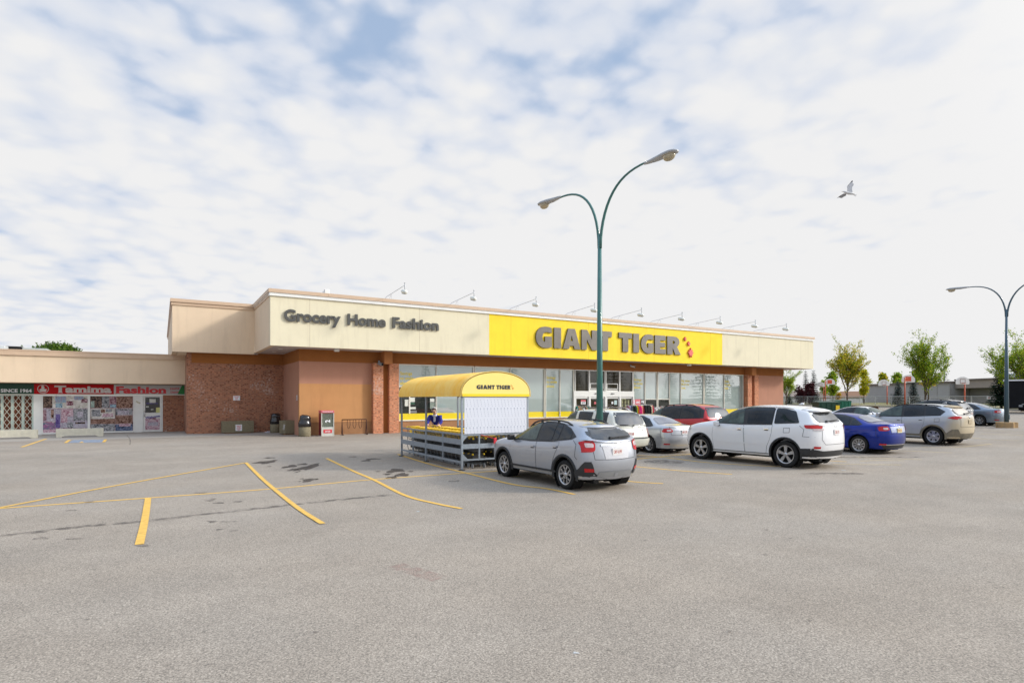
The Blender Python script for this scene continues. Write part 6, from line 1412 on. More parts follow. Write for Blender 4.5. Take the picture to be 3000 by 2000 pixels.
# ================================================================ PERSON
def skin_figure(name, verts, edges, radii, mt, par, root_i=0, sub=2):
    me = bpy.data.meshes.new(name); me.from_pydata(verts, edges, []); ob = bpy.data.objects.new(name, me); COL.objects.link(ob)
    md = ob.modifiers.new('s', 'SKIN'); md.use_smooth_shade = True
    for i, v in enumerate(me.skin_vertices[0].data): v.radius = radii[i] if isinstance(radii[i], tuple) else (radii[i], radii[i]); v.use_root = (i == root_i)
    ob.modifiers.new('u', 'SUBSURF').levels = sub; ob.modifiers[-1].render_levels = sub
    dg = bpy.context.evaluated_depsgraph_get(); out = bpy.data.meshes.new_from_object(ob.evaluated_get(dg)); bpy.data.objects.remove(ob)
    for p in out.polygons: p.use_smooth = True
    out.materials.clear(); out.materials.append(mt); o = bpy.data.objects.new(name, out); COL.objects.link(o); o.parent = par; return o
def person():
    r = thing('person', 'person in a bright blue jacket leaning over a cart, hands on the handle', 'person', (9.64, 22.1, 0)); r.scale = (1.05,1.05,.96)
    M_skin = mat('skin', (.62,.36,.26), .55, noise=(6,.06)); M_jack = mat('blue jacket', (.03,.035,.25), .75, noise=(7,.25), bump=(14,.5)); M_hair = mat('short white hair', (.52,.48,.44), .8, noise=(30,.2)); M_trou = mat('dark trousers', (.03,.03,.04), .8, noise=(6,.2)); M_shirt = mat('pale collar', (.60,.62,.72), .8)
    # figure faces -Y (towards the cart), leaning forward
    V = [(0,0,.98),(0,-.10,1.18),(0,-.24,1.38),(0,-.34,1.50),(0,-.40,1.58),(0,-.45,1.66),(0,-.47,1.75)]; E = [(0,1),(1,2),(2,3),(3,4),(4,5),(5,6)]; R = [(.15,.12),(.15,.12),(.17,.12),(.07,.07),(.058,.06),(.082,.095),(.066,.08)]
    hands = []
    for sx in (1, -1):
        b = len(V); V += [(sx*.18,-.30,1.42),(sx*.25,-.42,1.20),(sx*.21,-.62,1.10),(sx*.19,-.68,1.085)]; R += [.062,.048,.036,.026]; E += [(2,b),(b,b+1),(b+1,b+2),(b+2,b+3)]
        hb = len(V)
        V.append((sx*.18,-.74,1.08)); R.append(.026); E.append((b+3,hb))
        for k in range(4):
            o = len(V); fx_ = sx*(.205-.022*k); L = (.034,.040,.038,.030)[k]
            V += [(fx_,-.775,1.085),(fx_,-.79-L*.4,1.065),(fx_,-.775-L*.3,1.035)]; R += [.010,.009,.008]; E += [(hb,o),(o,o+1),(o+1,o+2)]
        o = len(V); V += [(sx*.135,-.735,1.06),(sx*.125,-.765,1.045)]; R += [.011,.009]; E += [(hb,o),(o,o+1)]
        l = len(V); V += [(sx*.10,.0,.90),(sx*.11,-.04+sx*.06,.50),(sx*.11,.02+sx*.12,.09),(sx*.12,-.12+sx*.12,.045)]; R += [.095,.062,.042,.038]; E += [(0,l),(l,l+1),(l+1,l+2),(l+2,l+3)]
    body = skin_figure('body', V, E, R, M_skin, r)
    # face
    m = MB(); m.prism([(-.016,0),(.016,0),(0,.05)], 0, -.03, lambda a, b, p: (a, -.545+p, 1.665+b)); m.build('nose', M_skin, body, rel=False)
    m = MB(); 
    for sx in (1,-1): m.lathe([(.001,-.004),(.010,-.002),(.010,.004)], (sx*.032,-.543,1.715), ax='Y', n=8)
    m.build('eyes', M_ink, body, rel=False)
    m = MB(); m.box(-.025,.025,-.546,-.535,1.628,1.637); m.build('mouth', mat('lips', (.42,.16,.13), .6), body, rel=False)
    m = MB()
    for sx in (1,-1): m.lathe([(.006,-.012),(.022,-.008),(.024,.004),(.008,.01)], (sx*.092,-.46,1.69), ax='X', n=10, sx=.8, sy=1.3)
    m.build('ears', M_skin, body, rel=False)
    m = MB(); bmesh.ops.create_uvsphere(m.bm, u_segments=20, v_segments=12, radius=1, matrix=Matrix.Translation((0,-.445,1.735)) @ Matrix.Rotation(rad(-20),4,'X') @ Matrix.Diagonal((.092,.108,.100,1)))
    for v in [v for v in m.bm.verts if v.co.y < -.515 and v.co.z < 1.775 or v.co.z < 1.66]: m.bm.verts.remove(v)
    m.build('hair', M_hair, r, rel=False, smooth=True)
    V = [(0,.01,.92),(0,.0,1.02),(0,-.10,1.20),(0,-.24,1.38),(0,-.335,1.475)]; E = [(0,1),(1,2),(2,3),(3,4)]; R = [(.20,.16),(.185,.15),(.185,.15),(.20,.14),(.085,.085)]
    for sx in (1, -1):
        b = len(V); V += [(sx*.19,-.30,1.42),(sx*.265,-.42,1.20),(sx*.215,-.61,1.11)]; R += [.085,.068,.052]; E += [(3,b),(b,b+1),(b+1,b+2)]
    skin_figure('jacket', V, E, R, M_jack, r, 1)
    V = [(0,0,.95)]; E = []; R = [(.17,.14)]
    for sx in (1, -1): b = len(V); V += [(sx*.10,.0,.86),(sx*.11,-.04+sx*.06,.50),(sx*.11,.02+sx*.12,.10)]; R += [.115,.082,.065]; E += [(0,b),(b,b+1),(b+1,b+2)]
    skin_figure('trousers', V, E, R, M_trou, r)
    m = MB(); m.lathe([(.095,1.44),(.082,1.50),(.072,1.52)], (0,-.345,0), n=14); m.box(-.035,.035,-.425,-.40,1.22,1.44); m.build('shirt_collar', M_shirt, r, rel=False)
    for sx in (1,-1): m = MB(); m.box(sx*.12-.045, sx*.12+.045, -.22+sx*.12, .08+sx*.12, 0, .09); m.bevel(.03, 2); m.build('shoe', M_cblk, r, rel=False)
    r.rotation_euler = (0,0,rad(-35))
person()
# ================================================================ GULL
def gull():
    c = DP(2490, 24, ZD(566, 24)); r = thing('gull', 'white gull gliding with grey wings raised against the clouds', 'gull', c); r.rotation_euler = (0, 0, -YAW)
    k = 24/F0; U = lambda x, y, dep=0: Vector(((x-1829*.515)/13.06*k, dep, -(y-1090)/13.06*k))    # local frame: x right, z up
    M_gw = mat('white feathers', (.62,.62,.62), .9, noise=(20,.06)); M_gg = mat('grey feathers', (.36,.36,.37), .9, noise=(20,.15)); M_gb = mat('black wing tips', (.04,.04,.045), .9)
    m = MB(); pts = [U(675,1035,.0),U(700,1035),U(740,1045),U(820,1075),U(900,1095),U(1000,1110),U(1080,1125),U(1140,1130)]; m.path(pts, [.012,.028,.036,.052,.056,.046,.028,.012], 10, mi=0); bd = m.build('body', M_gw, r, rel=False)
    m = MB(); m.path([U(690,1033),U(640,1033),U(605,1030)], [.012,.008,.002], 6); m.build('beak', mat('yellow grey beak', (.45,.38,.2), .5), r, rel=False)
    m = MB(); m.prism([(1080,1110),(1225,1125),(1215,1170),(1170,1215),(1100,1180),(1060,1140)], -.004, .004, lambda a, b, p: U(a, b, p+ (a-1080)*.0003)); m.build('tail', M_gw, r, rel=False)
    def wing(outline, sweep, nm, sub):
        m = MB(); n = len(outline)
        fn = lambda a, b, p: U(a, b, p+sweep*((b-1040)/-500.0))
        m.prism(outline, -.006, .006, fn); w = m.build(nm, M_gg, r, rel=False)
        m = MB(); m.prism(sub, -.010, .010, fn); m.build('dark_leading_edge', M_gb, w, rel=False)
    wing([(850,1000),(905,880),(930,790),(975,730),(1060,650),(1130,580),(1210,500),(1255,470),(1235,560),(1200,600),(1235,640),(1200,720),(1120,800),(1080,880),(1050,980),(1030,1070),(960,1060)], .35, 'wing', [(930,790),(975,730),(1060,650),(1130,580),(1210,495),(1262,460),(1240,530),(1190,545),(1120,600),(1050,670),(985,735)])
    wing([(740,1090),(690,1110),(630,1150),(580,1195),(530,1230),(600,1205),(640,1215),(720,1225),(790,1180),(850,1150),(820,1100)], -.45, 'wing', [(720,1098),(640,1140),(575,1190),(525,1235),(590,1205),(650,1150),(720,1112)])
gull()
# ================================================================ TREES
M_bark = mat('grey brown bark', (.10,.075,.055), .95, noise=(9,.3), bump=(18,.8)); M_bark2 = mat('dark bark', (.05,.035,.028), .95, noise=(9,.3))
def leafmat(name, cols): 
    m = mat(name, cols[0], .65, island=cols, spec=.3); b = m.node_tree.nodes['Principled BSDF']; t = m.node_tree; tr = t.nodes.new('ShaderNodeBsdfTranslucent'); mx = t.nodes.new('ShaderNodeMixShader'); mx.inputs[0].default_value = .45; t.links.new(b.inputs['Base Color'].links[0].from_socket, tr.inputs[0]); out = [n for n in t.nodes if n.type == 'OUTPUT_MATERIAL'][0]; t.links.new(b.outputs[0], mx.inputs[1]); t.links.new(tr.outputs[0], mx.inputs[2]); t.links.new(mx.outputs[0], out.inputs[0])
    return m
L_green = leafmat('elm leaves green', [(.09,.17,.012),(.17,.29,.016),(.26,.40,.02),(.36,.46,.03),(.56,.50,.03)])
L_mix = leafmat('elm leaves turning yellow', [(.10,.17,.012),(.26,.34,.018),(.44,.46,.025),(.66,.52,.025),(.70,.44,.03)])
L_grnd = leafmat('broad tree leaves', [(.03,.07,.008),(.06,.12,.010),(.10,.18,.014),(.15,.22,.02)])
L_yel = leafmat('yellow leaves', [(.22,.30,.02),(.46,.44,.02),(.62,.50,.02),(.34,.40,.02)]); L_gold = leafmat('golden leaves', [(.50,.33,.02),(.60,.38,.03),(.36,.25,.02)])
L_pur = leafmat('purple leaves', [(.035,.008,.012),(.07,.015,.02),(.11,.025,.03),(.03,.01,.01)]); L_spr = leafmat('spruce needles', [(.012,.035,.020),(.02,.055,.030),(.035,.075,.045),(.02,.045,.03)]); L_spb = leafmat('blue spruce needles', [(.03,.06,.05),(.06,.10,.085),(.09,.13,.12),(.03,.055,.04)])
def leaf(bm, p, s, rnd, up=.3):
    a = Vector((rnd.gauss(0,1), rnd.gauss(0,1), rnd.gauss(0,1)+up)).normalized(); b = a.cross(Vector((rnd.gauss(0,1), rnd.gauss(0,1), rnd.gauss(0,1)))).normalized(); a = a*s; b = b*s*.55
    bm.faces.new([bm.verts.new(q) for q in (p-b*.6, p+a*.5-b*.2, p+a+b*.1, p+a*.5+b)])
def elm_meshes(seed, n, spread=.36, lsz=.16):
    """vase shaped tree, height 1 unit = 10 m scaled; returns limbs mesh, crown mesh"""
    rnd = random.Random(seed); m = MB(); c = bmesh.new(); tips = []
    m.path([(0,0,0),(.03,.02,1.2),(.0,-.02,2.3)], [.16,.13,.11], 8)
    def grow(p, d, L, r, lev):
        pts = [p]; q = p; dd = d.copy(); k = 5
        for i in range(k):
            dd = (dd+Vector((rnd.gauss(0,.10), rnd.gauss(0,.10), .05))).normalized(); q = q+dd*(L/k); pts.append(q)
        m.path(pts, [lerp(r, r*.35, i/k) for i in range(k+1)], 5 if lev else 6, caps=False)
        if lev < 2:
            nb = 5 if lev == 0 else 4
            for j in range(nb):
                t = rnd.uniform(.3, .95); b = pts[int(t*k)].lerp(pts[min(k, int(t*k)+1)], rnd.random()); a = rnd.uniform(0, 2*PI)
                nd = (dd+Vector((math.cos(a), math.sin(a), rnd.uniform(-.1,.35)))*.75).normalized(); grow(b, nd, L*rnd.uniform(.40,.62), r*.42, lev+1)
        tips.append(pts)
    for j in range(13):
        a = 2*PI*j/13+rnd.uniform(-.3,.3); tl = rnd.uniform(.12, .62)*(spread/.36)
        grow(Vector((0,0,rnd.uniform(1.5,4.4))), Vector((math.cos(a)*tl, math.sin(a)*tl, 1)).normalized(), rnd.uniform(3.0,5.2), .06, 0)
    grow(Vector((0,0,2.3)), Vector((.02,.02,1)), 6.3, .09, 0)
    for i in range(n):
        pts = rnd.choice(tips); t = rnd.uniform(.12, 1.0)*(len(pts)-1); k = min(int(t), len(pts)-2); p = pts[k].lerp(pts[k+1], t-k)
        s = .08+.13*rnd.random(); leaf(c, p+Vector((rnd.gauss(0,s), rnd.gauss(0,s), rnd.gauss(0,s))), lsz*rnd.uniform(.7,1.4), rnd)
    return m, c
def tree_obj(m, c, leafm, name, label, loc, H_, h0, bark, rz=0, sxy=1.0, cat='tree', grp=None):
    k = H_/h0; t = thing(name, label, cat, loc, rz, grp); M = Matrix.Diagonal((k*sxy, k*sxy, k, 1))
    a = bpy.data.meshes.new('trunk'); m.bm.to_mesh(a); a.transform(M); a.materials.append(bark); o = bpy.data.objects.new('trunk', a); COL.objects.link(o); o.parent = t
    b = bpy.data.meshes.new('crown'); c.to_mesh(b); b.transform(M); b.materials.append(leafm); o = bpy.data.objects.new('crown', b); COL.objects.link(o); o.parent = t
    return t
GT = 'deciduous trees beyond the lot'
def elm(seed, n, leafm, u, d, vtop, label, sxy=1.0, spread=.36, lsz=.16, nm='elm_tree', z0=None):
    p = DP(u, d); z = gz(p.x) if z0 is None else z0; m, c = elm_meshes(seed, n, spread, lsz); h0 = max(v.co.z for v in c.verts)
    tree_obj(m, c, leafm, nm, label, (p.x, p.y, z), ZD(vtop, d)-z, h0, M_bark, 0, sxy, 'tree', GT); m.bm.free(); c.free()
elm(4, 10000, L_mix, 2482, 75, 974, 'vase shaped elm turning yellow, left of the two tall elms', .95, .38, .20)
elm(9, 11500, L_green, 2711, 62, 954, 'tall green elm with pale trunk rising behind the black crossover', 1.0, .33, .18)
elm(15, 14000, L_green, 2996, 55, 968, 'green elm cut by the right edge behind the right hand lamp post', 1.3, .40, .16)
elm(21, 7000, L_green, 2303, 84, 1068, 'small green tree right beside the far corner of the store', 1.25, .40, .20)
def bush_meshes(seed, n, rx, rz, z0, lsz, trunk_r=.09, cone=.0, flat=False):
    rnd = random.Random(seed); m = MB(); c = bmesh.new(); m.path([(0,0,0),(.02,0,z0+rz*.8)], [trunk_r, trunk_r*.5], 6)
    cl = []
    for i in range(90 if flat else 26):
        a = rnd.uniform(0,2*PI); t = rnd.random()**(.5 if flat else 1); rr_ = rx*(1-cone*t)*math.sqrt(max(.05, 1-t**4 if flat else 1-(2*t-1)**2))*rnd.uniform(.3,.95); q = Vector((rr_*math.cos(a), rr_*math.sin(a), z0+2*rz*t)); cl.append((q, rnd.uniform(.22,.42)*rx*(.45 if flat else 1))); m.path([(0,0,z0+rz*.4), q*.6+Vector((0,0,(z0+rz*.4)*.4)), q], [.03,.02,.01], 4, caps=False)
    for i in range(n):
        q, s = rnd.choice(cl); leaf(c, q+Vector((rnd.gauss(0,s*.6), rnd.gauss(0,s*.6), rnd.gauss(0,s*.6))), lsz*rnd.uniform(.6,1.4), rnd)
    return m, c
def bush(seed, n, leafm, u, d, vtop, vbot, wpx, label, nm='small_tree', z0f=.35, lsz=.22, cone=.2, grp=GT, cat='tree', zb=None, flat=False):
    p = DP(u, d); z = gz(p.x) if zb is None else zb; Ht = ZD(vtop, d)-z; zc = max(.1, ZD(vbot, d)-z); rx = wpx/2*d/F0; m, c = bush_meshes(seed, n, rx*.8, (Ht-zc)/2*.9, zc, lsz, .10 if cat == 'tree' else .05, cone, flat)
    h0 = max(v.co.z for v in c.verts); tree_obj(m, c, leafm, nm, label, (p.x, p.y, z), h0*Ht/h0, h0, M_bark, 0, 1, cat, grp); m.bm.free(); c.free()
bush(31, 2600, L_green, 2440, 104, 1082, 1152, 46, 'round green tree with a yellow skirt behind the red backed hoop', lsz=.30)
bush(32, 2600, L_yel, 2531, 96, 1076, 1150, 46, 'yellow green tree just right of the tall yellowing elm', lsz=.28, cone=.35)
bush(33, 900, L_gold, 2457, 100, 1148, 1170, 20, 'small golden tree low beneath the round green one', lsz=.25)
bush(34, 700, L_gold, 2720, 70, 1095, 1128, 44, 'low golden side shoots round the trunk of the tall green elm', 'young_tree', lsz=.18)
bush(35, 1500, L_mix, 2586, 150, 1088, 1130, 38, 'distant green tree left of the white hoop, over the school roof', lsz=.5, zb=1.2)
bush(36, 1500, L_green, 2632, 160, 1086, 1130, 44, 'distant airy tree between the white hoop and the red backed hoop', lsz=.5, zb=1.2)
bush(37, 1500, L_green, 2678, 150, 1082, 1130, 44, 'distant dark green tree above the school roof behind the red backed hoop', lsz=.5, zb=1.2)
bush(38, 2200, L_pur, 2343, 98, 1125, 1176, 44, 'left hand purple leaved shrub behind the fence', 'purple_shrub', lsz=.24, cone=.1, grp='purple shrubs behind the fence', cat='shrub')
bush(39, 2600, L_pur, 2372, 96, 1116, 1176, 50, 'taller purple leaved shrub behind the fence, right of its neighbour', 'purple_shrub', lsz=.24, cone=.1, grp='purple shrubs behind the fence', cat='shrub')
bush(40, 1600, L_green, 2415, 120, 1110, 1150, 36, 'dark green bush behind the small white hoop', 'small_tree', lsz=.3)
def spruce_meshes(seed, h, rb, lay, dens, nl=.30):
    rnd = random.Random(seed); m = MB(); c = bmesh.new(); m.path([(0,0,0),(0,0,h*.97)], [.05*rb+.05, .012], 6)
    for i in range(lay):
        t = i/lay; z = lerp(.10*h, h*.98, t); L = rb*(1-t)**.85*rnd.uniform(.82,1.12)+.05; nb = max(5, int(11*(1-t*.55)))
        for j in range(nb):
            a = 2*PI*(j+rnd.random()*.7)/nb+i*.7; l = L*rnd.uniform(.70,1.1); d = Vector((math.cos(a), math.sin(a), 0)); pts = [Vector((0,0,z)), d*l*.5+Vector((0,0,z-.08*l)), d*l+Vector((0,0,z-.12*l+.06))]
            if l > .35: m.path(pts, [.02,.012,.004], 4, caps=False)
            for k in range(int(dens*l)+2):
                s = rnd.uniform(.15,1); p = pts[0].lerp(pts[1], s*2) if s < .5 else pts[1].lerp(pts[2], s*2-1); w = .13*l*(1.2-s)+.03
                p = p+Vector((-d.y, d.x, 0))*rnd.gauss(0, w)+Vector((0,0,rnd.gauss(-.03,.05))); f = (d*rnd.uniform(.3,1)+Vector((-d.y, d.x, 0))*rnd.uniform(-1,1)+Vector((0,0,rnd.uniform(-.5,.2)))).normalized()*nl*rnd.uniform(.6,1.2); g = f.cross(Vector((0,0,1))).normalized()*nl*.22
                c.faces.new([c.verts.new(q) for q in (p-g, p+f*.5-g*.8, p+f, p+f*.5+g*.8)])
    return m, c
def spruce(seed, u, d, vtop, wpx, label, leafm=L_spr, lay=20, dens=26, nl=.28, z0=None, grp='spruce trees around the lot'):
    p = DP(u, d); z = gz(p.x) if z0 is None else z0; h = ZD(vtop, d)-z; m, c = spruce_meshes(seed, h, wpx/2*d/F0, lay, dens, nl); t = tree_obj(m, c, leafm, 'spruce_tree', label, (p.x, p.y, z), 1, 1, M_bark2, 0, 1, 'tree', grp); m.bm.free(); c.free(); return t
spruce(51, 2631, 80, 1112, 42, 'small blue spruce between the white hoop and the red backed hoop', L_spb, 15, 42, .30)
spruce(52, 2676, 78, 1108, 40, 'small blue green spruce just right of the red backed hoop pole', L_spb, 15, 42, .30)
spruce(53, 2934, 62, 1040, 74, 'tall dark spruce against the right hand lamp post', L_spr, 20, 50, .34)
spruce(54, 2360, 110, 1080, 28, 'left one of two distant blue spruces behind the purple shrubs', L_spb, 15, 30, .4)
spruce(55, 2384, 112, 1078, 32, 'right one of two distant blue spruces behind the purple shrubs', L_spb, 15, 30, .4)
spruce(56, 2766, 135, 1074, 52, 'distant dark spruce rising behind the school roof', L_spr, 16, 12, .5, 1.2)
spruce(57, 2312, 92, 1150, 26, 'low dark spruce by the fence next to the store corner', L_spr, 10, 24, .3)
spruce(58, 2392, 94, 1152, 36, 'low spreading spruce in front of the purple shrubs', L_spr, 10, 24, .3)
bush(60, 20000, L_grnd, 165, 78, 994, 1066, 225, 'broad dark green tree crown rising behind the low shop roof', 'broad_tree', lsz=.34, cone=0, zb=0.0, flat=True)
# row of conifers across the street behind the viewer, mirrored in the shop windows
rs = random.Random(77); first = None
for k, (x, y, h) in enumerate([(18,-33,7),(27,-36,9),(36,-32,7.5),(44,-37,10),(55,-33,8),(63,-36,11),(72,-34,8.5),(80,-36,10),(88,-33,15),(97,-36,9),(107,-34,12),(118,-33,16),(130,-36,12),(142,-33,16),(150,-35,11)]):
    lab = 'dark conifer across the road behind the viewer, mirrored in the shop windows'
    if first is None:
        m, c = spruce_meshes(71, 10, 2.6, 18, 9, .62); first = tree_obj(m, c, L_spr, 'spruce_tree', lab, (x, y, 0), 1, 1, M_bark2, 0, 1, 'tree', 'conifers across the road'); m.bm.free(); c.free(); first.scale = (h/10,)*3
    else: dup(first, (x, y, 0), rz=rs.uniform(0,6), label=lab, scale=(h/10*rs.uniform(.9,1.2),)*2+(h/10,))
# ================================================================ FIELD, FENCE, HOOPS
M_grass = mat('dry autumn grass', (.16,.165,.05), .95, noise=(.35,0,(.25,.205,.09)), bump=(20,.4))
def field():
    m = MB(); xs = [0, 2, 4, 8, 14, 25, 50, 100, 250]; ys = [16, 20, 26, 34, 44, 56, 70, 90, 120, 180]; g = []
    for y in ys:
        x0 = 69.5+(y-20)*.35 if y < 90 else 94+(y-90)*-.4; g.append([m.bm.verts.new((x0+a, y, gz(x0+a)+.03)) for a in xs])
    for i in range(len(ys)-1):
        for j in range(len(xs)-1): m.bm.faces.new((g[i][j], g[i][j+1], g[i+1][j+1], g[i+1][j]))
    struct(m.build('grass_field', M_grass))
    m = MB(); strip(m, [(79,16,0),(82,30,0),(90,52,0)], 3.0, .045); struct(m.build('dirt_path', mat('dry dirt', (.36,.29,.19), .95, noise=(2,.1))))
    m = MB()
    for a, b in (((69.2,16),(69.35,20)),((69.35,20),(83.6,60)),((83.6,60),(94,90))):
        n = max(1, int(math.dist(a, b)/2))
        for k in range(n):
            p = (lerp(a[0],b[0],k/n), lerp(a[1],b[1],k/n)); q = (lerp(a[0],b[0],(k+1)/n), lerp(a[1],b[1],(k+1)/n)); m.bar((*p, gz(p[0])+.05), (*q, gz(q[0])+.05), .18, .22)
    struct(m.build('kerb', mat('kerb concrete', (.42,.40,.36), .9, noise=(4,.1))))
field()
def fence():
    M_ch = mat('galvanised mesh fence', (.42,.43,.42), .5, .4); A, Bp = Vector((74.5,17.5,0)), Vector((101,86,0)); n = 26
    r = thing('chain_link_fence', 'low galvanised chain link fence along the edge of the school field', 'fence', (A.x, A.y, gz(A.x))); P = [A.lerp(Bp, k/n) for k in range(n+1)]; h = 1.28
    for p in P: z = gz(p.x); m = MB(); m.path([(p.x,p.y,z),(p.x,p.y,z+h+.04)], .04, 6); m.build('post', M_ch, r)
    for a, b in zip(P, P[1:]): m = MB(); m.path([(a.x,a.y,gz(a.x)+h),(b.x,b.y,gz(b.x)+h)], .032, 6); m.build('top_rail', M_ch, r)
    m = MB(); L = (Bp-A).length; d = (Bp-A).normalized(); cell = .22; k = 0; nn = int(L/cell)
    for i in range(nn):
        for s_ in (1, -1):
            a = A+d*(i*cell); b = A+d*(i*cell+s_*h); 
            if (b-A).dot(d) < 0 or (b-A).length > L: continue
            za, zb_ = gz(a.x), gz(b.x); m.bar((a.x, a.y, za+.03), (b.x, b.y, zb_+h), .007, .007)
    m.build('wire_mesh', M_ch, r)
    p = A.lerp(Bp, .05); x, y = p.x, p.y; q = DP(2899, 60.5); 
    t = 0
    best = min((A.lerp(Bp, k/200) for k in range(200)), key=lambda w: abs(proj_u(w)-2899)); z = gz(best.x); dx = d
    s_ = thing('fence_sign', 'white no parking style sign with red ring hanging on the mesh fence', 'sign', (best.x, best.y, z+.5)); X = Vector((CY, -SY, 0)); Z = Vector((0,0,1)); nrm = Vector((-SY,-CY,0)); c = best+nrm*.06+Z*(ZD(1165,(best.x*SY+best.y*CY)))
    ax = Matrix((X, nrm, Z)).transposed(); m = MB(); m.obox(c, ax, .21, .012, .17); m.build('board', M_signw, s_); 
    m = MB(); c2 = c+nrm*.016; m.path([c2+X*(.09*math.cos(k*PI/8))+Z*(.09*math.sin(k*PI/8)) for k in range(16)], .014, 4, closed=True); m.bar(c2-X*.06+Z*.06, c2+X*.06-Z*.06, .02, .008); m.build('red_ring', M_red, s_)
def proj_u(w): return 1500+F0*(w.x*CY-w.y*SY)/(w.x*SY+w.y*CY)
fence()
M_pole = mat('orange red pole paint', (.50,.085,.03), .6, noise=(3,.1)); M_bb = mat('white backboard', (.74,.72,.72), .5, noise=(3,.04)); M_bline = mat('brown board line', (.25,.12,.10), .6); M_rsq = mat('red board back', (.62,.10,.04), .6)
def hoop(ub, vtop, up, d, wpx, away, label, net=False):
    p = DP(up, d); z = gz(p.x); w = wpx/2*d/F0; r = thing('basketball_hoop', label, 'basketball hoop', (p.x, p.y, z), 0, 'basketball hoops on the school field')
    X = Vector((CY,-SY,0)); Z = Vector((0,0,1)); Nn = Vector((SY,CY,0)); zt = ZD(vtop, d); c = DP(ub, d-(.0 if away else .5)); hh = 1.15*w*.95; base = zt-hh
    m = MB(); m.path([(p.x,p.y,z),(p.x,p.y,base+.15 if not away else base+hh*.6)], [.085,.065], 8); m.build('pole', M_pole, r)
    off = Nn*(.45 if away else -.45); cc = Vector((c.x, c.y, 0)) if not away else Vector((*DP(ub, d+.45)[:2], 0)); pb = Vector((p.x,p.y,0))
    m = MB()
    for dz in (.15, hh*.5): m.path([pb+Z*(base+dz), cc+Z*(base+dz+.1)+Nn*(-.0)], .035, 6)
    m.build('bracket', M_pole, r)
    poly = [(-w*.92,0),(w*.92,0),(w,.12*w),(w,.35*w)]+[(w*math.cos(a), .35*w+(hh-.35*w)*math.sin(a)) for a in [PI*k/12 for k in range(1,12)]]+[(-w,.35*w),(-w,.12*w)]
    fn = lambda a, b, q: cc+X*a+Z*(base+b)+Nn*q
    m = MB(); m.prism(poly, -.02, .02, fn); bd = m.build('backboard', M_bb, r)
    if away:
        m = MB(); m.prism([(-.42*w,.15*w),(.42*w,.15*w),(.42*w,.85*w),(-.42*w,.85*w)], -.03, -.022, fn); m.build('red_back_plate', M_rsq, bd)
    else:
        m = MB(); a, b0, b1 = .36*w, .18*w, .75*w
        for q in (((-a,b0),(a,b0)),((a,b0),(a,b1)),((a,b1),(-a,b1)),((-a,b1),(-a,b0))): m.bar(fn(*q[0],-.026), fn(*q[1],-.026), .05, .01, up=tuple(Nn))
        m.build('target_square', M_bline, bd)
    ctr = fn(0, .12*w, -.28 if not away else .28); m = MB(); m.path([ctr+X*(.23*math.cos(k*PI/7))+Nn*(.23*math.sin(k*PI/7)) for k in range(14)], .016, 5, closed=True); m.bar(ctr, fn(0,.12*w,0), .05, .03); m.build('rim', M_pole, r)
    if net:
        m = MB(); 
        for k in range(8): a = k*PI/4; m.path([ctr+X*(.22*math.cos(a))+Nn*(.22*math.sin(a)), ctr+X*(.12*math.cos(a+.5))+Nn*(.12*math.sin(a+.5))-Z*.5], .008, 4)
        m.build('net', mat('grey net', (.4,.4,.4), .9), r)
hoop(2403.7, 1118.8, 2413, 112, 25.5, False, 'smallest white basketball hoop, far left beside a red backed one')
hoop(2431, 1108.6, 2418, 94, 31, True, 'far left basketball hoop turned away, showing its red back plate')
hoop(2589.6, 1111.8, 2599, 89, 33, False, 'white basketball hoop with a net between the two tall elms', True)
hoop(2661, 1097.4, 2651, 73, 40, True, 'nearer basketball hoop turned away with red back plate, left of the green elm')
hoop(2820, 1103.8, 2826.5, 73, 40, False, 'rightmost white basketball hoop on an orange pole')
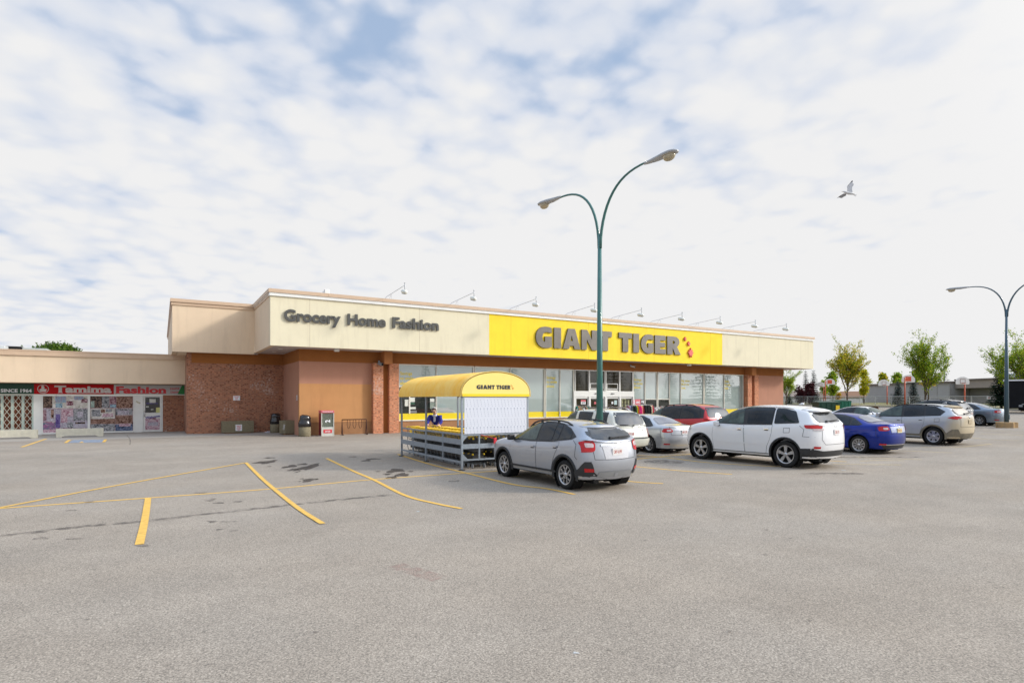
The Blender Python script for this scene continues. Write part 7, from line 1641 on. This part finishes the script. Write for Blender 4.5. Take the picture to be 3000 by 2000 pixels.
# ================================================================ SCHOOL, HOUSES, OTHERS
def on_line(m, P0, X, Nn, a0, a1, q0, q1, z0, z1, mi=0):
    c = P0+X*((a0+a1)/2)+Nn*((q0+q1)/2)+Vector((0,0,(z0+z1)/2)); ax = Matrix((X, Nn, Vector((0,0,1)))).transposed(); m.obox(c, ax, abs(a1-a0)/2, abs(q1-q0)/2, abs(z1-z0)/2, mi)
def school():
    P0 = DP(2781, 112); Q0 = DP(2559, 133); X = (P0-Q0).normalized(); Nn = Vector((-X.y, X.x, 0)); D = 112
    def U(u):                                # distance along the front wall at photo column u
        d = DP(u, 1.0); d.z = 0; k = (P0.x*d.y-P0.y*d.x)/(X.y*d.x-X.x*d.y); return k
    r = thing('school_building', 'long low grey school building with flat brown roof edge behind the field', 'building', (P0.x, P0.y, 1.1)); zt = 5.39; zb = .9
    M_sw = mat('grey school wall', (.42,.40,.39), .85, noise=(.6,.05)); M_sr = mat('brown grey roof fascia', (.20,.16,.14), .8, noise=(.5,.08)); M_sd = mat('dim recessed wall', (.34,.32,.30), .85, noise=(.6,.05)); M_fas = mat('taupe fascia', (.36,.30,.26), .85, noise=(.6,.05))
    m = MB(); on_line(m, P0, X, Nn, U(2527), U(2781), 0, 25, zb, zt-.35); m.build('wall', M_sw, r)
    m = MB(); on_line(m, P0, X, Nn, U(2525), U(2783), -.3, 25, zt-.35, zt); m.build('roof', M_sr, r)
    m = MB(); on_line(m, P0, X, Nn, U(2781), U(2780)+.3, -.05, .05, zb, zt-.36); on_line(m, P0, X, Nn, U(2745), U(2745)+.12, -.04, 0, zb, zt-.36); m.build('corner_trim', M_sd, r)
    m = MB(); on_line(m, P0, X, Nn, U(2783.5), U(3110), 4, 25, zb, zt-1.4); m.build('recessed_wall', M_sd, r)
    m = MB(); on_line(m, P0, X, Nn, U(2783.5), U(3110), 1, 25, zt-1.35, zt+.05); m.build('fascia', M_fas, r)
    m = MB(); on_line(m, P0, X, Nn, U(2783.5), U(3110), .8, 25, zt+.05, zt+.35); m.build('roof', M_sr, r)
    f = MB(); on_line(f, P0, X, Nn, U(2885), U(2905), 3.8, 3.99, zb, zt-1.42); w = f.build('window', mat('grey blue window', (.30,.33,.37), .4), r); m = MB(); on_line(m, P0, X, Nn, U(2886), U(2904), 3.75, 3.79, zt-2.3, zt-1.6); m.build('dark_pane', mat('dark glass',(.08,.08,.08),.3), w)
    m = MB(); on_line(m, P0, X, Nn, U(2884), U(2906), 3.7, 3.8, zt-2.42, zt-2.32); m.build('sill', M_signw, w)
    for u0, u1, v, mt, nm, lb in ((2836,2861,1106,mat('charcoal unit',(.03,.03,.03),.8),'roof_unit','dark box shaped unit on the school roof'),(2862,2874,1106,M_signw,'roof_unit','small white unit on the school roof beside the dark one'),(2875,2905,1103,M_signw,'roof_unit','large white unit on the school roof')):
        m = MB(); z = zt+.35; on_line(m, P0, X, Nn, U(u0), U(u1), 6, 9, z, zt+.35+(1122-v)*.065*.9); m.bevel(.08); g = m.build(nm, mt, r)
    m = MB(); c = P0+X*U(2921)+Nn*5+Vector((0,0,zt+.75)); m.lathe([(.1,-.7),(.55,-.6),(.6,0),(.45,.5),(.1,.6)], c, n=12); m.build('blue_tank', mat('blue plastic tank', (.02,.10,.55), .5), r)
    # houses far left of the school
    for u0, u1, v0, v1, d, wall, roof, lb in ((2470,2527,1150,1176,125,(.62,.58,.50),(.28,.16,.10),'white walled bungalow with brown roof left of the school'),(2404,2466,1152,1178,128,(.52,.47,.40),(.22,.17,.14),'beige bungalow seen between the hoop poles'),(2300,2398,1150,1178,135,(.66,.64,.62),(.30,.24,.20),'long pale bungalow behind the purple shrubs')):
        Pc = DP((u0+u1)/2, d); ry = DP(u0, 1); ry.z = 0; Nn = ry.normalized(); X = Vector((Nn.y,-Nn.x,0)); h = thing('bungalow', lb, 'house', (Pc.x, Pc.y, 1.1)); kk = d/F0; L = (u1-u0)*kk; zt_ = ZD(v0, d); m = MB(); on_line(m, Pc, X, Nn, -L/2, L/2, 0, 8, .9, zt_-.55*.0-.9); m.build('wall', mat('house wall %d' % u0, wall, .85, noise=(1,.06)), h)
        q = MB(); A_ = [(-.6,zt_-.95),(8.6,zt_-.95),(4,zt_+.35)]; q.prism(A_, -L/2-.4, L/2+.4, lambda a, b, p: Pc+X*p+Nn*a+Vector((0,0,b))); q.build('roof', mat('house roof %d' % u0, roof, .9, noise=(2,.1)), h)
        for t in (-.3, .15, .38):
            f = MB(); on_line(f, Pc, X, Nn, t*L-.8, t*L+.8, -.06, 0, zt_-2.2, zt_-1.2); wf = f.build('window', M_signw, h); f = MB(); on_line(f, Pc, X, Nn, t*L-.68, t*L+.68, -.08, -.06, zt_-2.1, zt_-1.3); f.build('pane', M_glass, wf)
    # board fence
    D2 = 116; Nn = Vector((SY,CY,0)); X = Vector((CY,-SY,0)); Pb = DP(2420, D2); kk = D2/F0; m = MB(); on_line(m, Pb, X, Nn, (2300-2420)*kk, (2527-2420)*kk, 0, .1, 1.0, ZD(1168, D2)); tag(center_origin(m.build('board_fence', mat('white board fence', (.60,.60,.60), .8, noise=(2,.08)))), 'long white board fence in front of the bungalows', 'fence')
school()
def dumpster(u, d, w, label, col, rz=0, sticker=False):
    p = DP(u, d); z = gz(p.x); r = thing('dumpster', label, 'dumpster', (p.x, p.y, z), rz); mt = mat('dumpster paint '+str(col), col, .5, noise=(3,.2))
    m = MB(); m.prism([(-w/2+.1,.12),(w/2-.1,.12),(w/2,1.15),(-w/2,1.15)], -.6, .6, lambda a, b, q: (a, q, b)); m.box(-w/2-.03, w/2+.03, -.63, .63, 1.15, 1.20); 
    for k in range(4): x = lerp(-w/2+.25, w/2-.25, k/3); m.box(x-.04, x+.04, -.66, -.56, .2, 1.14)
    m.build('bin', mt, r, rel=False)
    for sx in (-1, 1): m = MB(); m.prism([(-.6,1.20),(.6,1.30),(.6,1.33),(-.6,1.23)], sx*w/4-w/4+.02, sx*w/4+w/4-.02, lambda a, b, q: (q, a, b)); m.build('lid', mat('dumpster lid green', (.012,.05,.03), .5), r, rel=False)
    if sticker: m = MB(); m.box(w/2-.45, w/2-.12, -.672, -.662, .55, .95); m.build('yellow_sticker', M_yelp, r, rel=False)
    for a in (-1, 1):
        for b in (-1, 1): m = MB(); m.lathe([(.02,-.03),(.07,-.03),(.07,.03),(.02,.03)], (a*(w/2-.3), b*.45, .07), ax='X', n=10); m.build('castor', M_cblk, r, rel=False)
dumpster(2420, 52, 1.9, 'dark green dumpster with yellow sticker behind the white wagon', (.008,.055,.03), -YAW, True)
dumpster(2461, 56, 1.5, 'brighter green dumpster beside the darker one', (.012,.16,.09), -YAW)
def trailer():
    u0 = 2941; d = 52; p = DP(u0, d); ry = DP(u0, 1); ry.z = 0; Nn = ry.normalized(); X = Vector((Nn.y,-Nn.x,0)); z = gz(p.x); r = thing('enclosed_trailer', 'black enclosed trailer with white roof edge and visible wheel at the right edge', 'trailer', (p.x, p.y, z)); zt = ZD(1116, d)
    m = MB(); on_line(m, p, X, Nn, 0, 6.2, 0, 2.3, z+.40, zt); m.build('box_body', mat('black trailer skin', (.008,.008,.010), .75, noise=(1,.3)), r)
    m = MB(); on_line(m, p, X, Nn, -.05, 6.25, -.04, 2.34, zt, zt+.12); m.build('roof_edge', M_signw, r)
    m = MB(); on_line(m, p, X, Nn, 1.2, 3.4, -.12, .1, z+.75, z+.82); on_line(m, p, X, Nn, 1.0, 1.25, -.12, .1, z+.55, z+.72); m.build('fender', M_silv, r)
    for a in (1.9, 2.75):
        c = p+X*a+Vector((0,0,z+.36)); wm, rm = wheel_meshes(.36, .2, 'm7', .22); o = bpy.data.objects.new('wheel', wm); COL.objects.link(o); o.parent = r; o.location = c-Vector((p.x,p.y,z)); o.rotation_euler = (0,0,math.atan2(X.y,X.x)+PI); q = bpy.data.objects.new('rim', rm); COL.objects.link(q); q.parent = o
    m = MB(); on_line(m, p, X, Nn, 1.0, 5.6, .3, 2.0, z+.25, z+.39); m.build('chassis', M_well, r)
trailer()
# low timber rail at the edge of the lot
m = MB(); a, b = DP(2478, 60), DP(2570, 54)
for k in range(5): p = a.lerp(b, k/4); m.box(p.x-.08, p.x+.08, p.y-.08, p.y+.08, gz(p.x), gz(p.x)+.68)
m.bar((a.x,a.y,gz(a.x)+.6), (b.x,b.y,gz(b.x)+.6), .10, .22); tag(center_origin(m.build('timber_rail', mat('weathered brown timber', (.09,.05,.03), .9, noise=(5,.2)))), 'low brown timber rail at the foot of the tall yellowing elm', 'rail')
# roof structures behind the low shop
X = Vector((1,0,0)); 
def block(u0, u1, v0, v1, Y, dy, mt, label, nm='roof_unit', cat='roof unit'):
    x0, x1 = XY(u0,Y), XY(u1,Y); m = MB(); m.box(x0, x1, Y, Y+dy, ZY(u0,v1,Y), ZY(u0,v0,Y)); m.bevel(.04); return tag(center_origin(m.build(nm, mt)), label, cat)
block(-60, 15, 1009, 1050, 52, 4, mat('pale grey metal', (.55,.57,.56), .6, noise=(1,.05)), 'pale grey clerestory block on the low shop roof at the left edge')
block(15.5, 64, 1013, 1050, 53, 4, M_black, 'black strip window block on the low shop roof'); block(64.5, 138, 1018, 1050, 52.5, 4, mat('grey green cladding', (.42,.44,.40), .7, noise=(1,.05)), 'grey green clad block on the low shop roof beside the tree')
# ================================================================ CLOTHES RAILS BY THE ENTRANCE
def clothes_rail(u0, u1, Y, vtop, label, cols, seed):
    x0, x1 = XY(u0,Y), XY(u1,Y); z0 = gz((x0+x1)/2); zt = ZY((u0+u1)/2, vtop, Y); r = thing('clothes_rail', label, 'clothes rail', ((x0+x1)/2, Y, z0)); m = MB(); m.path([(x0,Y,z0),(x0,Y,zt),(x1,Y,zt),(x1,Y,z0)], .018, 6)
    for x in (x0, x1): m.bar((x,Y-.25,z0+.03), (x,Y+.25,z0+.03), .03)
    m.build('rail', M_chrome, r); rnd = random.Random(seed); n = int((x1-x0)/.10)
    for i in range(n):
        x = lerp(x0+.06, x1-.06, (i+.5)/n); c = cols[rnd.randrange(len(cols))] if seed else cols[i*len(cols)//n]; L = rnd.uniform(.75,1.05); w = rnd.uniform(.17,.23); a = rnd.uniform(-.25,.25)
        mt = mat('garment %.2f %.2f %.2f' % c, c, .85, noise=(9,.2)); m = MB(); pr = [(-.05,0),(.05,0),(w,-.10),(w+.03,-.45),(w,-L),(-w,-L),(-w-.03,-.45),(-w,-.10)]
        m.prism(pr, -.035, .035, lambda p, q, t: (x+t+p*math.sin(a)*.6+.01*math.sin(q*20), Y+p*math.cos(a), zt-.05+q)); m.build('garment', mt, r)
    return r
clothes_rail(1686, 1728, 33.2, 1188, 'dark clothes rail left of the entrance doors', [(.01,.012,.012),(.02,.22,.16),(.01,.01,.01),(.40,.20,.08),(.02,.02,.02)], 3)
clothes_rail(1836, 1852, 33.0, 1186, 'clothes rail of blue and white garments right of the doors', [(.30,.30,.40),(.05,.07,.18),(.40,.20,.25),(.5,.5,.55)], 5)
clothes_rail(1854, 1884, 32.7, 1186, 'bright clothes rail with lime, orange and pink garments', [(.02,.03,.02),(.35,.50,.03),(.60,.10,.01),(.03,.03,.05),(.55,.02,.15),(.65,.12,.2),(.7,.5,.15),(.25,.02,.04)], 0)
clothes_rail(1883, 1912, 33.1, 1185, 'black clothes rail ending in a cream and a red garment', [(.01,.01,.012),(.008,.008,.01),(.012,.012,.015),(.01,.01,.01),(.6,.5,.35),(.5,.03,.06)], 0)
clothes_rail(1914, 1935, 33.2, 1192, 'pale clothes rail of white garments beside the minivan roof', [(.55,.58,.58),(.15,.10,.12),(.5,.52,.5)], 8)
clothes_rail(1936, 1962, 33.1, 1190, 'white clothes rail partly hidden by the minivan roof', [(.62,.62,.62),(.6,.6,.62),(.62,.45,.45)], 9)
def promo(u0, u1, v0, v1, mt, txt, label):
    Y = 33.5; x0, x1 = XY(u0,Y), XY(u1,Y); z0, z1 = ZY(u0,v1,Y), ZY(u0,v0,Y); g = gz(x0); r = thing('promotion_sign', label, 'sign', ((x0+x1)/2, Y, g)); m = MB(); m.box(x0, x1, Y-.02, Y, z0, z1); m.build('board', mt, r); m = MB(); m.mesh(text_on(FRONT((x0+x1)/2, Y-.024, lerp(z0,z1,.5)), txt, (x1-x0)*.8, .04)); m.build('lettering', M_signw, r)
    m = MB(); m.path([((x0+x1)/2,Y+.02,g),((x0+x1)/2,Y+.02,z1-.05)], .015, 6); m.build('stand', M_gal, r)
promo(1861, 1876, 1169, 1187, M_redp, 'CIRC', 'pink red promotion board with white letters over the bright clothes rail'); promo(1853.5, 1860.5, 1170, 1184, mat('white red promo', (.55,.25,.28), .6, noise=(12,.3)), '2', 'small white and red promotion board left of the pink one'); promo(1876.5, 1887, 1170, 1184, mat('maroon promo', (.05,.015,.02), .6), '$8', 'small maroon price board right of the pink one')
